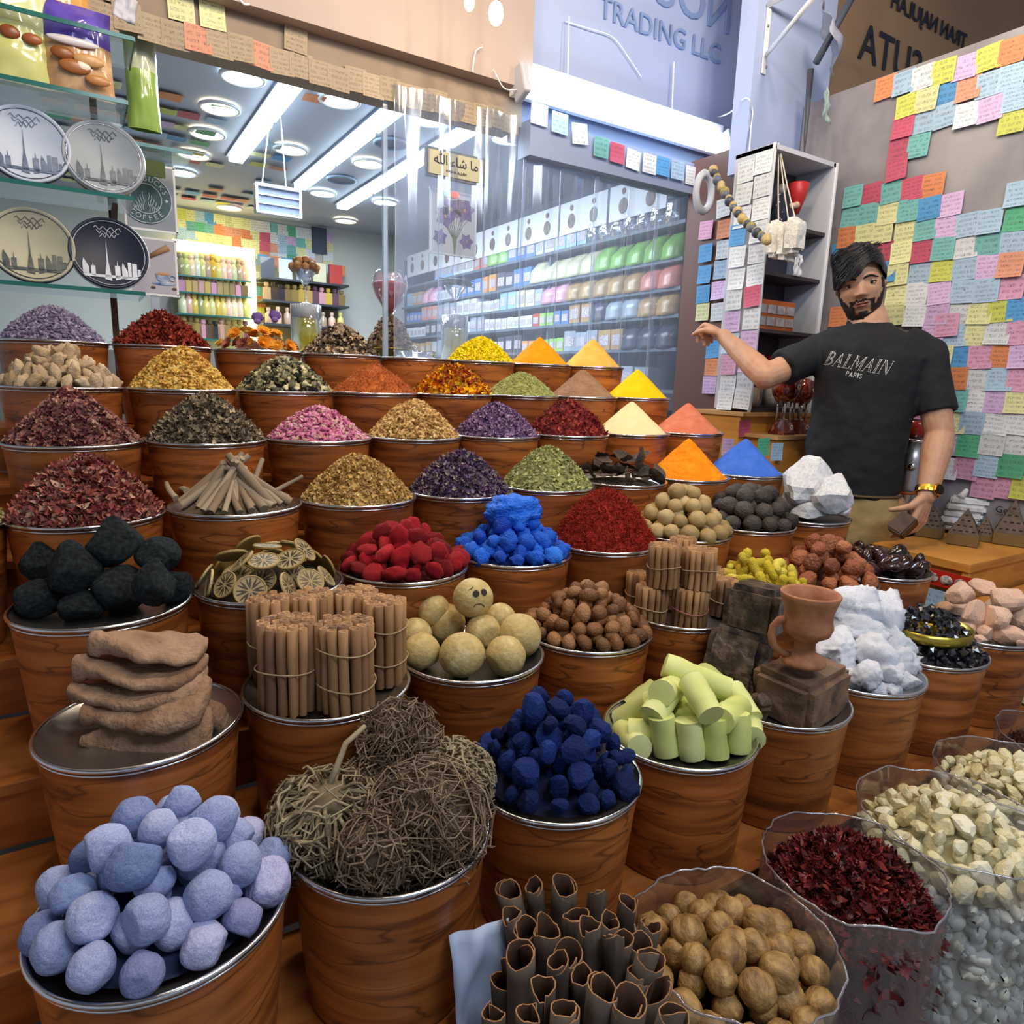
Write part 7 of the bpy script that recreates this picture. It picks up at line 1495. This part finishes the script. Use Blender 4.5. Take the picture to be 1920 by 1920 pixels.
# neck, trunk, limbs
cap(bd, [head_w(Vector((0, -.05, -.03))), neck + UV * .01, neck - UV * .05], [.052, .056, .075], 24)
loft(bd, [(B(1630, 620), .08, .05), (B(1632, 650), .14, .08), (B(1626, 720), .13, .10), (B(1605, 860), .12, .10), (B(1602, 930), .13, .10), (B(1602, 965), .12, .09)])
cap(bd, [shR, shR.lerp(elR, .5), elR], [.050, .044, .040]); cap(bd, [elR, elR.lerp(wrR, .25), elR.lerp(wrR, .6), wrR], [.041, .042, .034, .025])
cap(bd, [shL, shL.lerp(elL, .5), elL], [.050, .046, .040]); cap(bd, [elL, elL.lerp(wrL, .25), elL.lerp(wrL, .6), wrL], [.040, .043, .036, .027])
for s, u in ((-1, 0), (1, 1)):
    hp_ = Vector((2.10, 1.33, .95)) + SV * s * .085 + (B(1602, 940) - Vector((2.10, 1.33, B(1602, 940).z))) * 1; kn = hp_ + Vector((0, 0, -.43)) + FV * .01; an = kn + Vector((0, 0, -.42)) - FV * .02
    cap(bd, [hp_, kn, an], [.07, .05, .035])
def hand(m, Wp, f, n, curls, tdir, sc=1.0, spread=.12, side=1):
    f = f.normalized(); s = n.cross(f).normalized() * side; n = n.normalized()
    for a, b, r in ((-.026, -.020, .012), (-.009, -.006, .0135), (.009, .008, .0135), (.026, .022, .013)): cap(m, [Wp + s * b * sc * .7, Wp + f * .045 * sc + s * a * sc * .8 + n * -.001, Wp + f * .082 * sc + s * a * sc], [r * sc * 1.05, r * sc, r * sc * .88], 10)
    m.ell(Wp + f * .045 * sc + n * .004, (.038 * sc, .044 * sc, .014 * sc), 14, 10, Matrix((s, f, n)).transposed())
    for k, (a, L) in enumerate([(.028, .92), (.0095, 1.05), (-.0095, .98), (-.028, .78)]):
        p = Wp + f * .084 * sc + s * a * sc; d = (f + s * spread * (a / .028)).normalized(); c = curls[k]; pts = [p]; rs = [.0096 * sc]
        for j, (l, cc) in enumerate(((.043, c[0]), (.026, c[1]), (.021, c[2]))):
            d = (Matrix.Rotation(cc, 3, d.cross(n).normalized()) @ d).normalized() if d.cross(n).length > 1e-3 else d; n2 = n; pts.append(pts[-1] + d * l * L * sc); rs.append((.0088, .0082, .0070)[j] * sc)
        cap(m, pts, rs, 10)
    p = Wp + f * .022 * sc + s * .026 * sc; t1 = p + (s * .55 + f * .75 + n * .25).normalized() * .038 * sc; t2 = t1 + tdir.normalized() * .030 * sc; t3 = t2 + (tdir.normalized() + n * .4).normalized() * .024 * sc; cap(m, [p, t1, t2, t3], [.015 * sc, .0115 * sc, .010 * sc, .008 * sc], 10)
fR = ((wrR - elR).normalized() + SV * -.2).normalized(); nR = (UV * -.25 - SV * .75 - FV * .35); nR = (nR - fR * nR.dot(fR)).normalized()
hand(bd, wrR, fR, nR, [(1.15, 1.5, .8), (1.45, 1.6, .9), (1.5, 1.6, .9), (1.5, 1.6, .9)], (fR * .6 + nR * .9 + UV * .35), .92, .05, -1)
tgt = B(1712, 1005, .16); fL = (tgt - wrL).normalized(); nL = (-FV * .55 - SV * .8); nL = (nL - fL * nL.dot(fL)).normalized()
hand(bd, wrL, fL, nL, [(.35, .35, .2), (.40, .45, .3), (.45, .5, .3), (.55, .55, .35)], (fL * .35 - SV * .9), .95, .10, 1)
body = remeshed(bd, 'body', SKIN, .0033, 3)
# --- clothes
sm_ = MB()
loft(sm_, [(B(1628, 608), .060, .055, .12), (B(1630, 618), .105, .075, -.10), (B(1634, 634), .150, .095, -.14), (B(1636, 662), .166, .112, -.10), (B(1628, 705), .156, .122, -.05), (B(1620, 750), .148, .122), (B(1609, 805), .147, .120), (B(1599, 862), .145, .120), (B(1598, 900), .140, .118), (B(1600, 926), .130, .112)])
e1 = shR.lerp(elR, .70); e2 = shL.lerp(elL, .66)
sm_.ell(shR, .060, 20, 12).ell(shL, .060, 20, 12).tube([B(1580, 640), shR + UV * -.004, shR.lerp(elR, .4), e1], [.058, .060, .060, .060], 24).tube([B(1690, 645), shL, shL.lerp(elL, .35), e2 + (elL - shL) * .06], [.060, .061, .059, .058], 24)
shirt = remeshed(sm_, 't_shirt', SHIRT, .006, 5, (.016, .075))
# collar band
cb = MB(); cb.tube([neck + UV * (.004 + .012 * (1 if math.cos(a) < 0 else 0) * abs(math.cos(a))) - UV * .020 * max(0, math.sin(a)) - UV * .006 + SV * .060 * math.cos(a) + FV * (.064 * math.sin(a) + .004) for a in [2 * PI * i / 40 for i in range(41)]], .0075, 8, cap=False); toloc(cb).build('collar', SHIRT, man, True)
tr = MB(); hipc = B(1603, 935); hx0 = Vector((hipc.x, hipc.y, 0))
loft(tr, [(B(1600, 905), .125, .105), (B(1602, 930), .132, .110), (B(1603, 965), .140, .115), (Vector((hx0.x, hx0.y, .84)), .142, .115)])
for s in (-1, 1):
    h0 = Vector((hx0.x, hx0.y, .90)) + SV * s * .070; k0 = Vector((hx0.x, hx0.y, .50)) + SV * s * .082 + FV * .02; a0 = Vector((hx0.x, hx0.y, .06)) + SV * s * .088; cap(tr, [h0, k0, a0 + UV * .02], [.078, .062, .054], 20)
trousers = remeshed(tr, 'trousers', TROU, .007, 4, (.010, .06))
for s in (-1, 1):
    a0 = Vector((hx0.x, hx0.y, .0)) + SV * s * .088; sh_ = MB(); sh_.ell(a0 + FV * .06 + UV * .045, (.048, .135, .045), 20, 12, Matrix((SV, FV, UV)).transposed()); toloc(sh_).build('shoe', BLACK, man, True)
bl_ = MB(); bl_.tube([B(1601, 921) + SV * .137 * math.cos(a) + FV * .117 * math.sin(a) for a in [2 * PI * i / 40 for i in range(41)]], .004, 8, cap=False); toloc(bl_).build('belt', mk('belt', '#5c4a30', rough=.6), man, True)
# --- face details
dome = bpy.context.evaluated_depsgraph_get()
def shell(name, mat, test, off, jit, seed, par=man):
    V, F, idx = [], [], {}
    def vid(i, j):
        j %= nph
        if (i, j) not in idx:
            p = HV[i][j]; n_ = Vector((p.x / wx, p.y / hb, p.z / .095)).normalized(); o_ = off(p) if callable(off) else off; q = p + n_ * max(.0006, o_ + jit * noise.noise(Vector((p.x * 120, p.y * 60, p.z * 120 + seed)))); idx[(i, j)] = len(V); V.append(head_w(q))
        return idx[(i, j)]
    for i in range(nt):
        for j in range(nph):
            c_ = (HV[i][j] + HV[i + 1][(j + 1) % nph]) / 2
            if test(c_): F.append((vid(i, j), vid(i + 1, j), vid(i + 1, j + 1), vid(i, j + 1)))
    sh_ = MB(); sh_.add(V, F); o = toloc(sh_).build(name, mat, par, True); sd = o.modifiers.new('s', 'SOLIDIFY'); sd.thickness = .0015; sd.offset = -1; return o
kk = hb / .118
def beard_t(p):
    x, y = abs(p.x), p.y / kk; 
    if p.z < -.015: return False
    e_ = .004 * noise.noise(Vector((p.x * 150, p.y * 150, 1)))
    if y > .012: return False
    if y > -.02: return x > wx * .90 + e_ and p.z < .05
    side = x > .027 + (y + .080) * .60 + e_ and y < -.002
    low = y < -.086 + e_ - .02 * max(0, 1 - x / .03) * 0
    mous = -.0500 < y - e_ * .5 + .10 * max(0, x - .016) < -.0440 and x < .030
    cor = .024 < x + e_ < .034 and -.085 < y < -.046
    chin = x < .012 and -.090 < y < -.080
    return side or low or mous or cor or chin
BEARD = mk('beard', ['#16120f', '#2a201a'], 'noise', rough=.8, scale=120, bump=.6, bscale=220, bdist=.003)
shell('beard', BEARD, beard_t, lambda p: .0018 + .006 * max(0, min(1, (-.06 - p.y / kk) / .04)), .0020, 2)
def hair_line(x):      # lowest height of the hair over the forehead, swept to the viewer's left
    if x < -.045: return .004
    if x < .0: return .016 + (x + .045) * .35
    if x < .022: return .032 + x * 1.6
    if x < .05: return .066 - (x - .022) * .9
    return .036 - (x - .05) * 1.9
def hair_t(p):
    y = p.y / kk
    if p.z > .02: return y > hair_line(p.x) + .004 * noise.noise(Vector((p.x * 90, 3, 1)))
    if p.z > -.02: return y > .004
    return y > -.055
def hair_o(p):
    y = p.y / kk; t = min(1, max(0, (y - .0) / .10)); f = .005 + .015 * t ** .7
    if p.z > .02: f += .007 * max(0, 1 - abs(y - hair_line(p.x)) / .05) * (1 if p.x < .03 else .3)
    return f + .0035 * noise.noise(Vector((p.x * 30 + p.y * 55, p.x * 110 + 7, p.z * 40))) * (1 if y > .02 else .3)
shell('hair', HAIR, hair_t, hair_o, .0022, 5)
lk = MB(); rg = random.Random(8)
for i in range(210):      # locks swept over the forehead and crown
    x0_ = rg.uniform(-.045, .055); y0_ = rg.uniform(.05, .112); pts = []
    for j in range(6):
        t = j / 5; x = x0_ - .050 * t - .01 * t * t; y = y0_ * (1 - .02 * t) - (.060 * t * t if y0_ < .09 else .02 * t) ; x = max(x, -.93 * wx); y = max(y, hair_line(x) - .004); r2 = max(0, 1 - (x / (wx * 1.0)) ** 2 - (y * kk / hb) ** 2); z = .095 * math.sqrt(r2); p = Vector((x, y * kk, z)); n_ = Vector((p.x / wx, p.y / hb, p.z / .095)).normalized(); pts.append(head_w(p + n_ * (hair_o(p) + .0015 + .002 * math.sin(t * 3 + i))))
    lk.tube(pts, [.0009, .0017, .0018, .0015, .001, .0004], 5, cap=False)
toloc(lk).build('hair_locks', HAIR, man, True)
BROW = mk('brow', '#1a1512', rough=.8); EYEW = mk('eye_white', '#c9c2ba', rough=.25); IRIS = mk('iris', '#1f140e', rough=.15); LIP = mk('lips', '#9a5f56', rough=.5)
def fz(x, y):      # surface depth of the face at x, y
    best = min((abs(p.x - x) + abs(p.y - y), p.z) for r_ in HV[20:100] for p in (r_[:26] + r_[-26:])); return best[1]
for s in (-1, 1):
    b_ = MB(); pts = []
    for t in [i / 7 for i in range(8)]:
        x = s * (.010 + .040 * t); y = (.0205 + .007 * math.sin(PI * min(1, t * 1.1)) - .004 * t) * kk; pts.append(head_w(Vector((x, y, fz(x, y) + .0012))))
    b_.tube(pts, [.0018, .0032, .0036, .0036, .0033, .0028, .002, .001], 8); toloc(b_).build('eyebrow', BROW, man, True)
    x, y = s * .0305, .0035 * kk; z = fz(x, y); c_ = Vector((x, y, z - .0090)); e_ = MB(); e_.ell(head_w(c_), .0118, 20, 14); ey = toloc(e_).build('eye', EYEW, man, True)
    e_ = MB(); lk_ = Vector((0, -.02, 1)).normalized(); M_ = (HM @ lk_).to_track_quat('Z', 'Y').to_matrix(); e_.lathe([(0, .0121), (.0030, .0119), (.0052, .0108), (.0053, .0095)], 18, head_w(c_), close=False, M=M_); toloc(e_).build('iris', IRIS, ey, True)
    for dy, r_, nm in ((.0046, .0022, 'upper_eyelid'), (-.0046, .0016, 'lower_eyelid')):
        e_ = MB(); e_.tube([head_w(Vector((x + s * 0 + .0125 * math.cos(a), y + dy * math.sin(a), z + .0012 - .004 * math.cos(a) ** 2))) for a in [PI * (.02 + .96 * i / 10) for i in range(11)]], r_, 6); toloc(e_).build(nm, mk('lid', '#8a5f48' if dy < 0 else '#4a3026', rough=.6) if s < 0 or True else None, man, True)
for dy, w_, r_ in ((-.0545, .0185, .0030), (-.0640, .0165, .0036)):
    e_ = MB(); pts = [(x, dy * kk - (.002 if dy > -.06 else -.002) * (x / w_) ** 2) for x in [w_ * (i / 6 - 1) for i in range(13)]]; e_.tube([head_w(Vector((x, y, fz(x, y) + .0002))) for x, y in pts], [r_ * max(.25, math.sqrt(max(0, 1 - (x / w_) ** 2))) for x, y in pts], 8); toloc(e_).build('lip', LIP, man, True)
e_ = MB(); e_.tube([head_w(Vector((x, -.0590 * kk, fz(x, -.059 * kk) + .0012))) for x in [.016 * (i / 5 - 1) for i in range(11)]], .0011, 6); toloc(e_).build('mouth_line', mk('mouth_dark', '#3c1c1a', rough=.6), man, True)
# --- lettering on the shirt, laid onto the cloth
from mathutils.bvhtree import BVHTree
bpy.context.view_layer.update(); dg = bpy.context.evaluated_depsgraph_get(); dg.update(); me_ = bpy.data.meshes.new_from_object(shirt.evaluated_get(dg)); bvh = BVHTree.FromPolygons([Vector(v.co) + man.location for v in me_.vertices], [tuple(p.vertices) for p in me_.polygons])
PRW = mk('print_white', '#e8e6e2', rough=.6)
def arc(cx, cy, rx, ry, a0, a1, n=10): return [(cx + rx * math.cos(math.radians(a0 + (a1 - a0) * i / n)), cy + ry * math.sin(math.radians(a0 + (a1 - a0) * i / n))) for i in range(n + 1)]
sf = lambda x, y, w=.12: [(x - w, y), (x + w, y)]
GL = {'B': (.72, [[(.12, 0), (.12, 1)], [(.24, 0), (.24, 1)], [(.02, 0), (.36, 0)], [(.02, 1), (.36, 1)], [(.36, 1)] + arc(.36, .76, .26, .24, 90, -90) + [(.24, .52)], [(.36, .52)] + arc(.36, .26, .32, .26, 90, -90), arc(.36, .76, .17, .17, 90, -90), arc(.36, .26, .22, .18, 90, -90)]),
      'A': (.86, [[(.10, 0), (.44, 1)], [(.44, 1), (.76, 0)], [(.35, .8), (.62, 0)], [(.20, .32), (.56, .32)], sf(.10, 0, .09), [(.52, 0), (.86, 0)]]), 'L': (.70, [[(.14, 0), (.14, 1)], [(.26, 0), (.26, 1)], [(.04, 1), (.36, 1)], [(.04, 0), (.64, 0), (.68, .22)]]),
      'M': (1.05, [[(.14, 0), (.14, 1)], [(.14, 1), (.50, .12)], [(.26, 1), (.54, .30)], [(.50, .12), (.86, 1)], [(.80, 0), (.80, .84)], [(.92, 0), (.92, 1)], [(.04, 1), (.26, 1)], [(.86, 1), (1.0, 1)], sf(.14, 0, .10), [(.70, 0), (1.02, 0)]]),
      'I': (.42, [[(.14, 0), (.14, 1)], [(.26, 0), (.26, 1)], [(.04, 0), (.36, 0)], [(.04, 1), (.36, 1)]]), 'N': (.95, [[(.14, 0), (.14, 1)], [(.14, 1), (.76, 0)], [(.26, 1), (.80, .12)], [(.82, 0), (.82, 1)], [(.04, 1), (.26, 1)], sf(.14, 0, .10), sf(.82, 1, .10)]),
      'P': (.62, [[(.14, 0), (.14, 1)], [(.14, 1), (.34, 1)] + arc(.34, .74, .22, .26, 90, -90) + [(.14, .48)], sf(.14, 0, .1)]), 'R': (.70, [[(.14, 0), (.14, 1)], [(.14, 1), (.34, 1)] + arc(.34, .74, .22, .26, 90, -90) + [(.14, .48)], [(.34, .48), (.66, 0)], sf(.14, 0, .1)]), 'S': (.6, [arc(.3, .75, .2, .24, 20, 270) + arc(.3, .25, .22, .25, 90, -160)])}
def shirt_text(name, s, u0, v0, u1, v1, hgt, r, shear):
    a = B(u0, v0, .2); b = B(u1, v1, .2); ax = (b - a).normalized(); up = (UV - ax * UV.dot(ax)).normalized(); L = (b - a).length; tot = sum(GL[c][0] for c in s) + .04 * len(s); x0 = 0; org = Vector((0, 0, CH)); e = None
    for ch in s:
        m = MB()
        for st in GL[ch][1]:
            pts = []
            for i in range(len(st) - 1): pts += [(st[i][0] + (st[i + 1][0] - st[i][0]) * k / 4, st[i][1] + (st[i + 1][1] - st[i][1]) * k / 4) for k in range(4 if len(st) < 5 else 1)]
            pts.append(st[-1]); W3 = []
            for x, y in pts:
                p = a + ax * ((x0 + x) / tot * L + shear * (y - .5) * hgt) + up * ((y - .5) * hgt); d = (p - org).normalized(); hit = bvh.ray_cast(org, d); W3.append((hit[0] - d * .0012) if hit[0] is not None else p)
            m.tube(W3, r, 5)
        if e is None: e = toloc(m).build(name, PRW, man, True)
        else: toloc(m).build('letter', PRW, e, True)
        x0 += GL[ch][0] + .04
shirt_text('brand_lettering', 'BALMAIN', 1550, 671, 1672, 691, .040, .00062, .22); shirt_text('small_lettering', 'PARIS', 1586, 700, 1617, 706, .0125, .0007, 0)
# --- watch and the box in the hand
wt = wrL + (elL - wrL).normalized() * .012; ax = (elL - wrL).normalized(); M_ = ax.to_track_quat('Z', 'Y').to_matrix(); w_ = MB()
w_.lathe([(.0315, -.009), (.0345, -.009), (.0350, 0), (.0345, .009), (.0315, .009)], 36, wt, close=False, M=M_); GOLD = mk('gold', '#c99b3c', rough=.25, metal=1)
wch = toloc(w_).build('watch_strap', GOLD, man, False); fd = (FV * .75 + SV * .66).normalized(); fd = (fd - ax * fd.dot(ax)).normalized(); M2 = fd.to_track_quat('Z', 'Y').to_matrix()
w_ = MB(); w_.lathe([(0, .032), (.0185, .032), (.0195, .036), (.0175, .040), (0, .040)], 8, wt, M=M2); toloc(w_).build('watch_case', GOLD, wch); w_ = MB(); w_.lathe([(0, .0402), (.0150, .0402), (.0150, .041), (0, .0412)], 28, wt, M=M2); toloc(w_).build('watch_dial', mk('dial', '#17100c', rough=.1), wch)
p = B(1692, 985, .19); o = slab_rock('held_block', p, (.045, .05, .065), mk('dark_block', ['#2a1612', '#4a2a20'], 'noise', rough=.45, scale=20), 91, (.5, .5, .3), .002, 3, .004); sset(o, "small dark brown glossy block in the shopkeeper's lowered hand", 'block')
de = bpy.data.objects['drink_dispenser']; q = at(1712, 838, d=2.33); de.location = (min(q.x, 2.40), q.y, .96)
